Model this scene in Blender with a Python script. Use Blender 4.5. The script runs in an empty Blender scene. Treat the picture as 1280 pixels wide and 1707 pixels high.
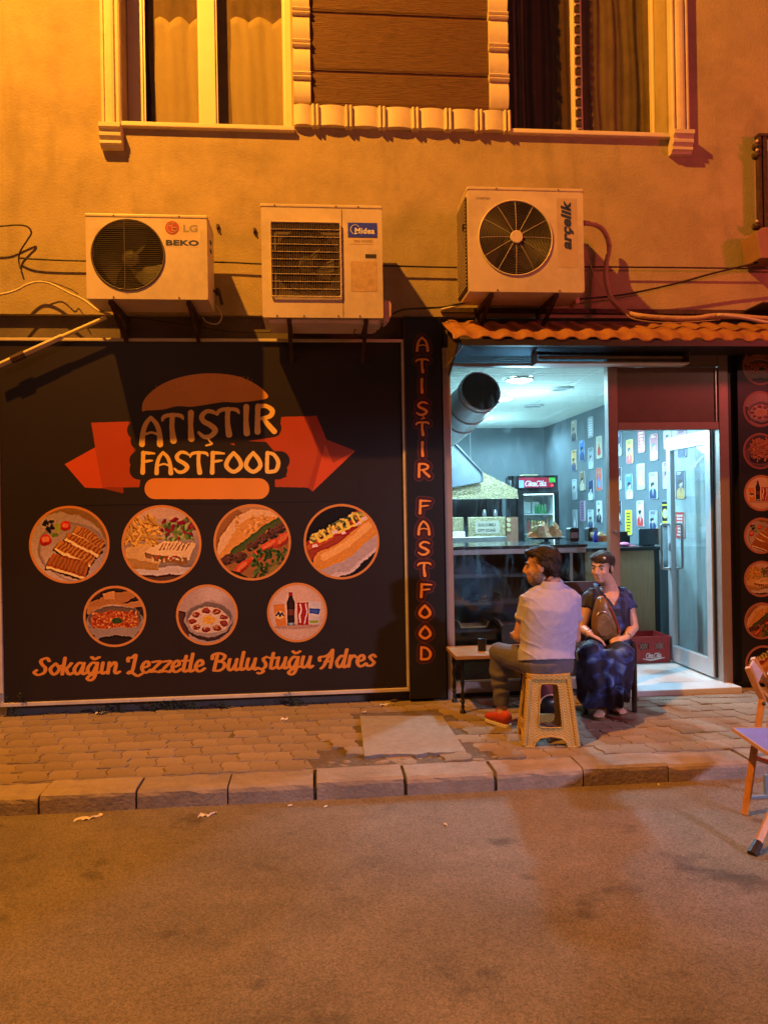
import bpy, bmesh, math, random
import numpy as np
from mathutils import Vector as V, Matrix, noise
from mathutils.geometry import tessellate_polygon
random.seed(7); RNG = np.random.default_rng(5)
C = bpy.context.scene.collection
SC = bpy.context.scene
R = math.radians
# ------------------------------------------------------------------ camera
F_, CAMH, CAMD = 1257.0, 1.45, 5.792
yw, pt, rl = R(5.2356), R(.0544), R(.979)
FW = V((math.sin(yw)*math.cos(pt), math.cos(yw)*math.cos(pt), math.sin(pt)))
RT = V((math.cos(yw), -math.sin(yw), 0)); UP = RT.cross(FW)
R2 = RT*math.cos(rl)-UP*math.sin(rl); U2 = RT*math.sin(rl)+UP*math.cos(rl)
EYE = V((0, -CAMD, CAMH))
cam = bpy.data.cameras.new('camera'); co = bpy.data.objects.new('camera', cam); C.objects.link(co)
m = Matrix((R2, U2, -FW)).transposed().to_4x4(); m.translation = EYE; co.matrix_world = m
cam.sensor_fit = 'VERTICAL'; cam.sensor_height = 36; cam.lens = 36*F_/1707; cam.clip_end = 200; cam.clip_start = .05
SC.camera = co
def ray(px, py): return FW*F_+R2*(px-640)-U2*(py-853.5)
def W(px, py, Y=0.):                       # point of the photograph at depth Y
    r = ray(px, py); return EYE+r*((Y-EYE.y)/r.y)
def G(px, py, z=0.):                       # point of the photograph on the ground
    r = ray(px, py); return EYE+r*((z-EYE.z)/r.z)
def XW(px, py, X):
    r = ray(px, py); return EYE+r*((X-EYE.x)/r.x)
# ------------------------------------------------------------------ world and light
wd = bpy.data.worlds.new('World'); SC.world = wd; wd.use_nodes = True
nt = wd.node_tree; bg = nt.nodes['Background']
sky = nt.nodes.new('ShaderNodeTexSky'); sky.sky_type = 'NISHITA'; sky.sun_disc = False
sky.sun_elevation = R(-3); sky.sun_rotation = R(200)
mixw = nt.nodes.new('ShaderNodeMixRGB'); mixw.blend_type = 'ADD'; mixw.inputs[0].default_value = 1
mixw.inputs[2].default_value = (.42, .15, .085, 1)      # city glow on the night haze
nt.links.new(sky.outputs[0], mixw.inputs[1]); nt.links.new(mixw.outputs[0], bg.inputs[0])
bg.inputs[1].default_value = .14
def lamp(name, kind, loc, power, col, size=.1, target=None, spot=None, sx=None):
    l = bpy.data.lights.new(name, kind); l.energy = power; l.color = col
    if kind == 'AREA':
        l.size = size
        if sx: l.shape = 'RECTANGLE'; l.size_y = sx
    else: l.shadow_soft_size = size
    if kind == 'SPOT': l.spot_size = R(spot); l.spot_blend = .6
    o = bpy.data.objects.new(name, l); C.objects.link(o); o.location = loc
    if target is not None: o.rotation_euler = (V(target)-V(loc)).to_track_quat('-Z', 'Y').to_euler()
    return o
lamp('street_lamp_light', 'POINT', (-2.7, -3.25, 8.4), 4300, (1, .37, .026), .07)
lamp('neighbour_neon_light', 'POINT', (5.0, -2.7, 3.7), 210, (1, .07, .09), .22)
lamp('across_street_shop_light', 'SPOT', (6.2, -7.6, 3.0), 1500, (.70, .66, 1), .15, (1.35, -1.5, .55), 27)
lamp('across_street_wall_fill', 'POINT', (8.2, -7.6, 4.2), 110, (1, .45, .36), .15)  # weak unseen fill added for the wall, not a sign
lamp('across_street_warm_fill', 'POINT', (-3.5, -10, 5.0), 130, (1, .40, .2), .3)  # unseen warm fill lamp added from across the street
SPOTS = [G(865, 634, 2.67), G(835, 665, 2.67)]
for s in SPOTS: lamp('ceiling_spot_and_fill_light', 'SPOT', (s.x, s.y, 2.635), 330, (.34, .72, 1), .06, (s.x, s.y, 0), 172)
for x_, y_ in ((1.5, 3.3), (1.7, 4.7), (2.95, 4.6)): lamp('ceiling_spot_and_fill_light', 'SPOT', (x_, y_, 2.655), 90, (.40, .76, 1), .06, (x_, y_, 0), 172)  # added lamps without fixtures, to brighten the back of the shop
for x_, y_ in ((2.2, 1.9), (2.2, 4.1)): lamp('added_ceiling_fill', 'POINT', (x_, y_, 2.2), 52, (.40, .78, 1), .2)  # added points hanging in mid-room, only to brighten the ceiling
lamp('ceiling_spot_and_fill_light', 'SPOT', (2.85, .62, 2.655), 50, (.48, .82, 1), .06, (2.85, .62, 0), 172)  # added lamp without a fixture, out of sight behind the transom
vs = SC.view_settings; vs.view_transform = 'Standard'; vs.look = 'None'; vs.gamma = 1; vs.use_curve_mapping = False; vs.exposure = 0
# ------------------------------------------------------------------ materials
def mat(name, col, rough=.6, metal=0, var=.12, scale=8, bump=0, bscale=40, emit=None, estr=0, spec=.5, rnd=0, col2=None, coat=0, dirt=0, stretch=None):
    m = bpy.data.materials.new(name); m.use_nodes = True; n = m.node_tree.nodes; l = m.node_tree.links
    b = n['Principled BSDF']; b.inputs['Roughness'].default_value = rough; b.inputs['Metallic'].default_value = metal
    b.inputs['Specular IOR Level'].default_value = spec; b.inputs['Coat Weight'].default_value = coat
    tc = n.new('ShaderNodeTexCoord'); src = tc.outputs['Object']
    if stretch:
        mp = n.new('ShaderNodeMapping'); mp.inputs['Scale'].default_value = stretch; l.new(src, mp.inputs[0]); src = mp.outputs[0]
    nz = n.new('ShaderNodeTexNoise'); nz.inputs['Scale'].default_value = scale; nz.inputs['Detail'].default_value = 6; nz.inputs['Roughness'].default_value = .65
    l.new(src, nz.inputs['Vector'])
    rp = n.new('ShaderNodeValToRGB'); rp.color_ramp.elements[0].position = .3; rp.color_ramp.elements[1].position = .7
    c2 = col2 or tuple(min(1, c*(1+var)) for c in col)
    c1 = tuple(c*(1-var) for c in col) if not col2 else col
    rp.color_ramp.elements[0].color = (*c1, 1); rp.color_ramp.elements[1].color = (*c2, 1)
    l.new(nz.outputs[0], rp.inputs[0]); out = rp.outputs[0]
    if dirt:
        n2 = n.new('ShaderNodeTexNoise'); n2.inputs['Scale'].default_value = 2.3; n2.inputs['Detail'].default_value = 8; n2.inputs['Roughness'].default_value = .7
        l.new(tc.outputs['Object'], n2.inputs['Vector'])
        mr = n.new('ShaderNodeMapRange'); mr.inputs[1].default_value = .45; mr.inputs[2].default_value = .75; mr.inputs[3].default_value = 1; mr.inputs[4].default_value = 1-dirt
        l.new(n2.outputs[0], mr.inputs[0])
        mx = n.new('ShaderNodeMixRGB'); mx.blend_type = 'MULTIPLY'; mx.inputs[0].default_value = 1
        l.new(out, mx.inputs[1]); l.new(mr.outputs[0], mx.inputs[2]); out = mx.outputs[0]
    if rnd:
        oi = n.new('ShaderNodeObjectInfo'); hs = n.new('ShaderNodeHueSaturation')
        mr = n.new('ShaderNodeMapRange'); mr.inputs[3].default_value = 1-rnd; mr.inputs[4].default_value = 1+rnd
        l.new(oi.outputs['Random'], mr.inputs[0]); l.new(mr.outputs[0], hs.inputs['Value']); l.new(out, hs.inputs['Color']); out = hs.outputs[0]
    l.new(out, b.inputs['Base Color'])
    if bump:
        nb = n.new('ShaderNodeTexNoise'); nb.inputs['Scale'].default_value = bscale; nb.inputs['Detail'].default_value = 5; l.new(src, nb.inputs['Vector'])
        bp = n.new('ShaderNodeBump'); bp.inputs['Strength'].default_value = bump; bp.inputs['Distance'].default_value = .01
        l.new(nb.outputs[0], bp.inputs['Height']); l.new(bp.outputs[0], b.inputs['Normal'])
    if emit: b.inputs['Emission Color'].default_value = (*emit, 1); b.inputs['Emission Strength'].default_value = estr
    return m
def glass_mat(name, tint=(1, 1, 1), refl=1., smear=0.):
    m = bpy.data.materials.new(name); m.use_nodes = True; n = m.node_tree.nodes; l = m.node_tree.links; n.clear()
    o = n.new('ShaderNodeOutputMaterial'); tr = n.new('ShaderNodeBsdfTransparent'); tr.inputs[0].default_value = (*tint, 1)
    gl = n.new('ShaderNodeBsdfGlossy'); gl.inputs['Roughness'].default_value = .02
    fr = n.new('ShaderNodeFresnel'); ge = n.new('ShaderNodeNewGeometry'); io = n.new('ShaderNodeMapRange'); io.inputs[3].default_value = 1.45; io.inputs[4].default_value = 1/1.45; l.new(ge.outputs['Backfacing'], io.inputs[0]); l.new(io.outputs[0], fr.inputs[0])
    mu = n.new('ShaderNodeMath'); mu.operation = 'MULTIPLY'; mu.inputs[1].default_value = refl; l.new(fr.outputs[0], mu.inputs[0])
    mx = n.new('ShaderNodeMixShader'); l.new(mu.outputs[0], mx.inputs[0]); l.new(tr.outputs[0], mx.inputs[1]); l.new(gl.outputs[0], mx.inputs[2])
    out = mx.outputs[0]
    if smear:                                  # wiped, dusty glass
        tc = n.new('ShaderNodeTexCoord'); mp = n.new('ShaderNodeMapping'); mp.inputs['Rotation'].default_value = (0, R(35), 0); mp.inputs['Scale'].default_value = (9, 1, 2.5)
        nz = n.new('ShaderNodeTexNoise'); nz.inputs['Scale'].default_value = 2.2; nz.inputs['Detail'].default_value = 6; nz.inputs['Distortion'].default_value = .6
        l.new(tc.outputs['Object'], mp.inputs[0]); l.new(mp.outputs[0], nz.inputs['Vector'])
        mr = n.new('ShaderNodeMapRange'); mr.inputs[1].default_value = .5; mr.inputs[2].default_value = .8; mr.inputs[4].default_value = smear
        l.new(nz.outputs[0], mr.inputs[0])
        df = n.new('ShaderNodeBsdfTranslucent'); df.inputs[0].default_value = (.8, .85, .9, 1)
        m2 = n.new('ShaderNodeMixShader'); l.new(mr.outputs[0], m2.inputs[0]); l.new(out, m2.inputs[1]); l.new(df.outputs[0], m2.inputs[2]); out = m2.outputs[0]
    l.new(out, o.inputs[0]); return m
def img_mat(name, img, rough=.4, spec=.4, wear=.15):
    m = bpy.data.materials.new(name); m.use_nodes = True; n = m.node_tree.nodes; l = m.node_tree.links
    b = n['Principled BSDF']; b.inputs['Roughness'].default_value = rough; b.inputs['Specular IOR Level'].default_value = spec
    t = n.new('ShaderNodeTexImage'); t.image = img
    tc = n.new('ShaderNodeTexCoord'); nz = n.new('ShaderNodeTexNoise'); nz.inputs['Scale'].default_value = 3; nz.inputs['Detail'].default_value = 8
    l.new(tc.outputs['Object'], nz.inputs['Vector'])
    mr = n.new('ShaderNodeMapRange'); mr.inputs[1].default_value = .35; mr.inputs[2].default_value = .7; mr.inputs[3].default_value = 1-wear; mr.inputs[4].default_value = 1
    l.new(nz.outputs[0], mr.inputs[0]); mx = n.new('ShaderNodeMixRGB'); mx.blend_type = 'MULTIPLY'; mx.inputs[0].default_value = 1
    l.new(t.outputs[0], mx.inputs[1]); l.new(mr.outputs[0], mx.inputs[2]); l.new(mx.outputs[0], b.inputs['Base Color'])
    return m
M = {}
M['stucco'] = mat('stucco', (.37, .29, .18), .95, var=.12, scale=2.2, bump=.42, bscale=60, dirt=.32)
_n = M['stucco'].node_tree.nodes; _l = M['stucco'].node_tree.links; _b = _n['Principled BSDF']; _s = _b.inputs['Base Color'].links[0].from_socket
_t = _n.new('ShaderNodeTexCoord'); _m = _n.new('ShaderNodeMapping'); _m.inputs['Scale'].default_value = (3.2, 3.2, .6); _z = _n.new('ShaderNodeTexNoise'); _z.inputs['Scale'].default_value = 1.4; _z.inputs['Detail'].default_value = 7
_r = _n.new('ShaderNodeMapRange'); _r.inputs[1].default_value = .56; _r.inputs[2].default_value = .85; _r.inputs[3].default_value = 1; _r.inputs[4].default_value = .68; _x = _n.new('ShaderNodeMixRGB'); _x.blend_type = 'MULTIPLY'; _x.inputs[0].default_value = 1
_l.new(_t.outputs['Object'], _m.inputs[0]); _l.new(_m.outputs[0], _z.inputs['Vector']); _l.new(_z.outputs[0], _r.inputs[0]); _l.new(_s, _x.inputs[1]); _l.new(_r.outputs[0], _x.inputs[2]); _l.new(_x.outputs[0], _b.inputs['Base Color'])
M['base'] = mat('smooth_render', (.13, .10, .085), .8, var=.2, scale=4, bump=.3, dirt=.4)
M['trim'] = mat('painted_trim', (.62, .52, .42), .65, var=.06, scale=12, bump=.12, bscale=60, dirt=.25)
M['upvc'] = mat('window_plastic', (.66, .57, .47), .35, var=.04)
M['plank'] = mat('fibre_plank', (.10, .042, .016), .6, var=.35, scale=6, bump=.9, bscale=9, stretch=(1.2, 1, 22))
M['dark'] = mat('dark_metal', (.02, .016, .015), .5, var=.3)
M['rust'] = mat('rusty_steel', (.06, .035, .025), .7, metal=.3, var=.5, scale=30, bump=.3)
M['ac'] = mat('cream_sheet_metal', (.62, .51, .40), .42, var=.07, scale=5, dirt=.36)
M['ac_in'] = mat('ac_inside', (.025, .02, .018), .7)
M['fan'] = mat('fan_plastic', (.05, .04, .028), .6)
M['wire'] = mat('grille_wire', (.12, .095, .07), .45)
M['wire_l'] = mat('pale_grille_wire', (.40, .34, .27), .45)
M['asphalt'] = mat('asphalt', (.19, .155, .13), .8, var=.22, scale=1.1, bump=.8, bscale=110, dirt=.35, spec=.35)
M['paver'] = mat('paver_stone', (.27, .20, .135), .85, var=.16, scale=14, bump=.5, bscale=60, rnd=.12, dirt=.45)
M['kerb'] = mat('kerb_concrete', (.30, .235, .19), .85, var=.16, scale=9, bump=.6, bscale=50, rnd=.12, dirt=.4)
M['slab'] = mat('concrete_slab', (.27, .23, .20), .9, var=.15, scale=18, bump=.5, bscale=70)
M['soil'] = mat('joint_soil', (.06, .045, .032), 1, var=.3, scale=30, bump=.5)
M['jointsand'] = mat('joint_sand', (.115, .085, .06), 1, var=.3, scale=30, bump=.5)
M['shelfwire'] = mat('dull_shelf_wire', (.10, .10, .10), .4, metal=.6)
M['alu'] = mat('anodised_frame', (.30, .24, .21), .38, metal=.35, var=.08)
M['door_alu'] = mat('door_frame_metal', (.55, .58, .60), .35, metal=.4, var=.05)
M['steel'] = mat('brushed_steel', (.5, .5, .5), .28, metal=.9, var=.08, stretch=(1, 1, 12), scale=20)
M['galv'] = mat('galvanised_duct', (.62, .62, .60), .42, metal=.35, var=.2, scale=12)
M['black'] = mat('black_plastic', (.012, .012, .013), .35)
M['blackmat'] = mat('duct_shade_black', (.006, .006, .006), .9)
M['glass'] = glass_mat('shop_glass', (.96, .985, .98), .8, .035)
M['glass2'] = glass_mat('clear_glass', (.95, .98, .98), 1.0)
M['wglass'] = glass_mat('window_glass', (.80, .78, .74), 1.1)
M['curtain'] = mat('white_curtain', (.72, .64, .42), .9, var=.05, scale=10, bump=.2)
M['curtain_d'] = mat('brown_curtain', (.13, .08, .05), .9, var=.2, scale=6)
M['curtain_g'] = mat('grey_sheer_curtain', (.30, .23, .15), .9, var=.2, scale=6)
M['iwall'] = mat('interior_wall', (.115, .145, .155), .7, var=.10, scale=2.2, bump=.2)
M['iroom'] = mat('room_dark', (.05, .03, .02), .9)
M['tile_w'] = mat('ceiling_tile', (.74, .78, .68), .8, var=.04, bump=.8, bscale=25, stretch=(1, 6, 1))
M['floor_t'] = mat('pale_floor_tile', (.62, .65, .66), .35, var=.10, scale=5, rnd=.08)
M['brass'] = mat('hammered_brass', (.36, .28, .15), .38, metal=.6, var=.5, scale=55, bump=1, bscale=70)
M['wood'] = mat('varnished_table_wood', (.38, .22, .07), .3, var=.35, scale=5, bump=.15, stretch=(1, 12, 12), coat=.4)
M['counter'] = mat('pale_wood_laminate', (.34, .24, .12), .45, var=.14, scale=5, stretch=(9, 9, .8))
M['chairwood'] = mat('orange_folding_wood', (.52, .22, .05), .4, var=.2, scale=8, stretch=(8, 8, 1))
M['darkwood'] = mat('dark_stained_wood', (.035, .018, .014), .4, var=.3)
M['iron'] = mat('cast_iron', (.02, .018, .017), .45, metal=.5, bump=.5, bscale=60)
M['redpl'] = mat('red_crate_plastic', (.42, .03, .03), .45)
M['white'] = mat('white_print', (.75, .74, .70), .5, var=.03)
M['navy'] = mat('navy_print', (.03, .045, .13), .5)
M['blue'] = mat('blue_badge', (.03, .05, .9), .45)
M['grey_p'] = mat('grey_print', (.30, .25, .20), .5)
M['red_p'] = mat('red_print', (.40, .05, .035), .5)
M['orange_tile'] = mat('terracotta_sheet', (.30, .13, .045), .7, var=.25, scale=9, bump=.3, dirt=.3)
M['cable'] = mat('black_cable', (.018, .012, .01), .5)
M['hose'] = mat('wrapped_hose', (.42, .27, .18), .8, var=.2, bump=.8, bscale=40)
M['pvc'] = mat('grey_white_pvc', (.55, .47, .38), .5, dirt=.3)
M['valve'] = mat('pinkish_cover', (.55, .35, .30), .45)
M['paper'] = mat('crumpled_paper', (.72, .64, .52), .8, var=.1)
M['leaf'] = mat('weed_leaf', (.07, .09, .03), .6, var=.4, scale=20)
M['skin'] = mat('skin', (.50, .27, .18), .5, var=.08, scale=20)
M['skin2'] = mat('skin_fair', (.56, .33, .24), .5, var=.06, scale=20)
M['hair'] = mat('dark_hair', (.030, .018, .013), .5, var=.5, scale=40, bump=.9, bscale=90)
M['beard'] = mat('greying_stubble', (.17, .115, .09), .8, var=.5, scale=90, bump=.4)
M['shirt'] = mat('pale_polo_knit', (.37, .36, .54), .85, var=.06, scale=30, bump=.35, bscale=160)
M['jeans'] = mat('grey_trousers', (.10, .092, .115), .85, var=.15, scale=12, bump=.3, bscale=120)
M['shoe'] = mat('red_suede', (.42, .045, .025), .7, var=.12)
M['sole'] = mat('white_sole', (.62, .55, .48), .6)
M['eye'] = mat('eye_white', (.22, .18, .16), .3); M['iris'] = mat('iris', (.02, .015, .01), .2)
M['bag'] = mat('tan_leather', (.17, .095, .03), .33, var=.35, scale=14, bump=.3)
M['bagtrim'] = mat('red_brown_zip', (.25, .03, .02), .4)
M['metal_s'] = mat('silver', (.7, .66, .6), .2, metal=1)
M['ltable'] = mat('bluish_table_laminate', (.20, .24, .75), .3)
M['ltrim'] = mat('pale_wood_edge', (.50, .26, .12), .5)
M['em'] = mat('lit_lens', (1, 1, 1), emit=(.62, .92, 1), estr=45)
M['lens'] = mat('unlit_lens', (.55, .58, .55), .4)
M['fridge_in'] = mat('fridge_lining', (.55, .62, .62), .4)
M['fridgeglow'] = mat('fridge_strip_light', (1, 1, 1), emit=(.6, .95, 1), estr=7)
M['green'] = mat('green_glass', (.02, .16, .04), .3); M['orangej'] = mat('orange_drink', (.62, .25, .05), .3)
M['yellow'] = mat('yellow_cap', (.65, .48, .05), .4); M['greenst'] = mat('green_sticker', (.08, .5, .06), .5)
M['bluest'] = mat('pale_blue_sticker', (.35, .5, .75), .5); M['parch'] = mat('yellow_paper', (.58, .48, .25), .7, var=.2, bump=.5)
M['pink'] = mat('pink_cloth', (.62, .16, .30), .8); M['bluepl'] = mat('blue_plastic', (.02, .03, .65), .3)
M['wick'] = mat('wicker', (.45, .33, .15), .7, var=.4, scale=60, bump=1); M['maroon'] = mat('maroon_fabric', (.10, .012, .02), .7)
M['plate'] = mat('white_plate', (.6, .6, .58), .3)
def rattan():
    m = mat('brown_rattan_plastic', (.46, .30, .07), .42); n = m.node_tree.nodes; l = m.node_tree.links
    tc = n.new('ShaderNodeTexCoord'); mp = n.new('ShaderNodeMapping'); mp.inputs['Scale'].default_value = (38, 38, 60)
    l.new(tc.outputs['Object'], mp.inputs[0]); sx = n.new('ShaderNodeSeparateXYZ'); l.new(mp.outputs[0], sx.inputs[0])
    def mth(op, a, b=None):
        k = n.new('ShaderNodeMath'); k.operation = op
        for i, s in enumerate((a, b)):
            if s is None: continue
            if isinstance(s, (int, float)): k.inputs[i].default_value = s
            else: l.new(s, k.inputs[i])
        return k.outputs[0]
    u = mth('ADD', sx.outputs[0], sx.outputs[1])
    a = mth('ABSOLUTE', mth('SINE', mth('MULTIPLY', u, 3.14))); zz = mth('ADD', sx.outputs[2], mth('MULTIPLY', a, .9))
    h = mth('ABSOLUTE', mth('SINE', mth('MULTIPLY', zz, 3.14)))
    bp = n.new('ShaderNodeBump'); bp.inputs['Strength'].default_value = .7; bp.inputs['Distance'].default_value = .003
    l.new(h, bp.inputs['Height']); l.new(bp.outputs[0], n['Principled BSDF'].inputs['Normal']); return m
M['rattan'] = rattan()
def dress_mat():
    m = mat('blue_tie_dye', (.008, .009, .03), .7, bump=.3, bscale=30); n = m.node_tree.nodes; l = m.node_tree.links
    tc = n.new('ShaderNodeTexCoord'); nz = n.new('ShaderNodeTexNoise'); nz.inputs['Scale'].default_value = 7; nz.inputs['Detail'].default_value = 2; nz.inputs['Distortion'].default_value = 1.2
    l.new(tc.outputs['Object'], nz.inputs['Vector']); rp = n.new('ShaderNodeValToRGB'); e = rp.color_ramp.elements
    e[0].position = .50; e[0].color = (.010, .010, .035, 1); e[1].position = .75; e[1].color = (.14, .28, .52, 1)
    k = e.new(.60); k.color = (.03, .06, .24, 1); l.new(nz.outputs[0], rp.inputs[0]); l.new(rp.outputs[0], n['Principled BSDF'].inputs['Base Color']); return m
M['dress'] = dress_mat()
# ------------------------------------------------------------------ mesh helpers
class MB:
    def __init__(s): s.v = []; s.f = []
    def add(s, vs, fs):
        b = len(s.v); s.v += [tuple(v) for v in vs]; s.f += [tuple(i+b for i in f) for f in fs]; return s
    def box(s, a, b):
        x0, x1 = sorted((a[0], b[0])); y0, y1 = sorted((a[1], b[1])); z0, z1 = sorted((a[2], b[2]))
        return s.add([(x0, y0, z0), (x1, y0, z0), (x1, y1, z0), (x0, y1, z0), (x0, y0, z1), (x1, y0, z1), (x1, y1, z1), (x0, y1, z1)],
                     [(0, 3, 2, 1), (4, 5, 6, 7), (0, 1, 5, 4), (1, 2, 6, 5), (2, 3, 7, 6), (3, 0, 4, 7)])
    def tube(s, pts, r, n=8, cap=True, closed=False):
        pts = [V(p) for p in pts]; N = len(pts); rs = r if isinstance(r, (list, tuple)) else [r]*N
        t0 = (pts[1]-pts[0]).normalized(); ref = V((0, 0, 1)) if abs(t0.z) < .9 else V((1, 0, 0)); u = t0.cross(ref).normalized()
        vs = []
        for i, p in enumerate(pts):
            if closed: t = (pts[(i+1) % N]-pts[i-1]).normalized()
            else: t = (pts[min(i+1, N-1)]-pts[max(i-1, 0)]).normalized()
            u = (u-t*u.dot(t)).normalized(); w = t.cross(u)
            for k in range(n):
                a = 2*math.pi*k/n; vs.append(p+(u*math.cos(a)+w*math.sin(a))*rs[i])
        fs = []
        for i in range(N if closed else N-1):
            j = (i+1) % N
            for k in range(n): fs.append((i*n+k, i*n+(k+1) % n, j*n+(k+1) % n, j*n+k))
        if cap and not closed: fs.append(tuple(range(n))[::-1]); fs.append(tuple((N-1)*n+k for k in range(n)))
        return s.add(vs, fs)
    def lathe(s, c, prof, n=16, axis='z'):      # prof = [(r, h)]
        vs = []
        for r, h in prof:
            for k in range(n):
                a = 2*math.pi*k/n
                d = (r*math.cos(a), r*math.sin(a), h) if axis == 'z' else (r*math.cos(a), h, r*math.sin(a))
                vs.append((c[0]+d[0], c[1]+d[1], c[2]+d[2]))
        fs = [(i*n+k, i*n+(k+1) % n, (i+1)*n+(k+1) % n, (i+1)*n+k) for i in range(len(prof)-1) for k in range(n)]
        fs += [tuple(range(n))[::-1], tuple((len(prof)-1)*n+k for k in range(n))]
        return s.add(vs, fs)
    def ell(s, c, r, ax=None, n=14, k=9):
        ax = ax or (V((1, 0, 0)), V((0, 1, 0)), V((0, 0, 1))); vs = []; c = V(c)
        for i in range(k+1):
            th = math.pi*i/k
            for j in range(n):
                ph = 2*math.pi*j/n
                vs.append(c+ax[0]*(r[0]*math.sin(th)*math.cos(ph))+ax[1]*(r[1]*math.sin(th)*math.sin(ph))+ax[2]*(r[2]*math.cos(th)))
        return s.add(vs, [(i*n+j, (i+1)*n+j, (i+1)*n+(j+1) % n, i*n+(j+1) % n) for i in range(k) for j in range(n)])
    def loft(s, pts, side, n=16):               # pts = [(point, ra, rb)], ra along 'side'
        P = [V(p[0]) for p in pts]; N = len(P); vs = []
        for i in range(N):
            t = (P[min(i+1, N-1)]-P[max(i-1, 0)]).normalized(); a = (V(side)-t*V(side).dot(t)).normalized(); b = t.cross(a)
            for k in range(n):
                th = 2*math.pi*k/n; vs.append(P[i]+a*(math.cos(th)*pts[i][1])+b*(math.sin(th)*pts[i][2]))
        fs = [(i*n+k, i*n+(k+1) % n, (i+1)*n+(k+1) % n, (i+1)*n+k) for i in range(N-1) for k in range(n)]
        fs += [tuple(range(n))[::-1], tuple((N-1)*n+k for k in range(n))]
        return s.add(vs, fs)
    def plate(s, loops, m0, m1):                # m0/m1 map (u, v) to the front and the back face
        flat = [p for lp in loops for p in lp]; n = len(flat)
        tris = tessellate_polygon([[V((p[0], p[1], 0)) for p in lp] for lp in loops])
        vs = [m0(*p) for p in flat]+[m1(*p) for p in flat]; fs = [tuple(t) for t in tris]+[tuple(i+n for i in t[::-1]) for t in tris]
        b = 0
        for lp in loops:
            k = len(lp)
            for i in range(k): fs.append((b+i, b+(i+1) % k, b+(i+1) % k+n, b+i+n))
            b += k
        return s.add(vs, fs)
    def xz(s, loops, y0, y1): return s.plate(loops, lambda u, v: (u, y0, v), lambda u, v: (u, y1, v))
    def prof(s, pts, z0, z1, axis='z'):         # extrude an (a, y) profile along z, or along x
        if axis == 'z': return s.plate([pts], lambda u, v: (u, v, z0), lambda u, v: (u, v, z1))
        return s.plate([pts], lambda u, v: (z0, v, u), lambda u, v: (z1, v, u))
def rect(x0, z0, x1, z1): return [(x0, z0), (x1, z0), (x1, z1), (x0, z1)]
def circ(cx, cz, r, n=48, ry=None): return [(cx+r*math.cos(2*math.pi*k/n), cz+(ry or r)*math.sin(2*math.pi*k/n)) for k in range(n)]
def rrect(x0, z0, x1, z1, r, n=5):
    o = []
    for cx, cz, a0 in ((x1-r, z1-r, 0), (x0+r, z1-r, 90), (x0+r, z0+r, 180), (x1-r, z0+r, 270)):
        for i in range(n+1): a = R(a0+90*i/n); o.append((cx+r*math.cos(a), cz+r*math.sin(a)))
    return o
def rootloc(p):
    l = V((0, 0, 0))
    while p: l += p.location; p = p.parent
    return l
def obj(name, mb, mt, parent=None, smooth=False, bevel=0, loc=None, label=None, cat=None, group=None, kind=None, recalc=True):
    me = bpy.data.meshes.new(name); o = bpy.data.objects.new(name, me)
    base = rootloc(parent) if parent else V((0, 0, 0))
    if loc is not None: o.location = V(loc)-base; base = V(loc)
    me.from_pydata([(v[0]-base.x, v[1]-base.y, v[2]-base.z) for v in mb.v], [], mb.f)
    if recalc:
        bm = bmesh.new(); bm.from_mesh(me); bmesh.ops.recalc_face_normals(bm, faces=bm.faces); bm.to_mesh(me); bm.free()
    if smooth:
        me.polygons.foreach_set('use_smooth', [True]*len(me.polygons)); me.update()
        if smooth != 'all':
            try: me.set_sharp_from_angle(angle=R(38))
            except Exception: pass
    me.materials.append(M[mt] if isinstance(mt, str) else mt)
    if parent: o.parent = parent
    C.objects.link(o)
    if bevel:
        b = o.modifiers.new('bevel', 'BEVEL'); b.width = bevel; b.segments = 2; b.limit_method = 'ANGLE'; b.angle_limit = R(50)
    if label: o['label'] = label
    if cat: o['category'] = cat
    if group: o['group'] = group
    if kind: o['kind'] = kind
    return o
def thing(name, label, cat, loc=(0, 0, 0), group=None):
    o = bpy.data.objects.new(name, None); C.objects.link(o); o.location = loc; o.empty_display_size = .1
    o['label'] = label; o['category'] = cat
    if group: o['group'] = group
    return o
def cr(pts, n=6, closed=False):                 # Catmull-Rom through points of any dimension
    P = [np.array(p, float) for p in pts]; N = len(P); out = []
    rng = range(N if closed else N-1)
    for i in rng:
        g = (lambda k: P[k % N]) if closed else (lambda k: P[min(max(k, 0), N-1)])
        a, b, c, d = g(i-1), g(i), g(i+1), g(i+2)
        for j in range(n):
            t = j/n; out.append(.5*((2*b)+(c-a)*t+(2*a-5*b+4*c-d)*t*t+(3*b-a-3*c+d)*t**3))
    if not closed: out.append(P[-1])
    return out
def uvplane(o, f):
    me = o.data; base = rootloc(o); uv = me.uv_layers.new(name='UVMap')
    for lp in me.loops:
        v = me.vertices[lp.vertex_index].co+base; uv.data[lp.index].uv = f(v)
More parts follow.
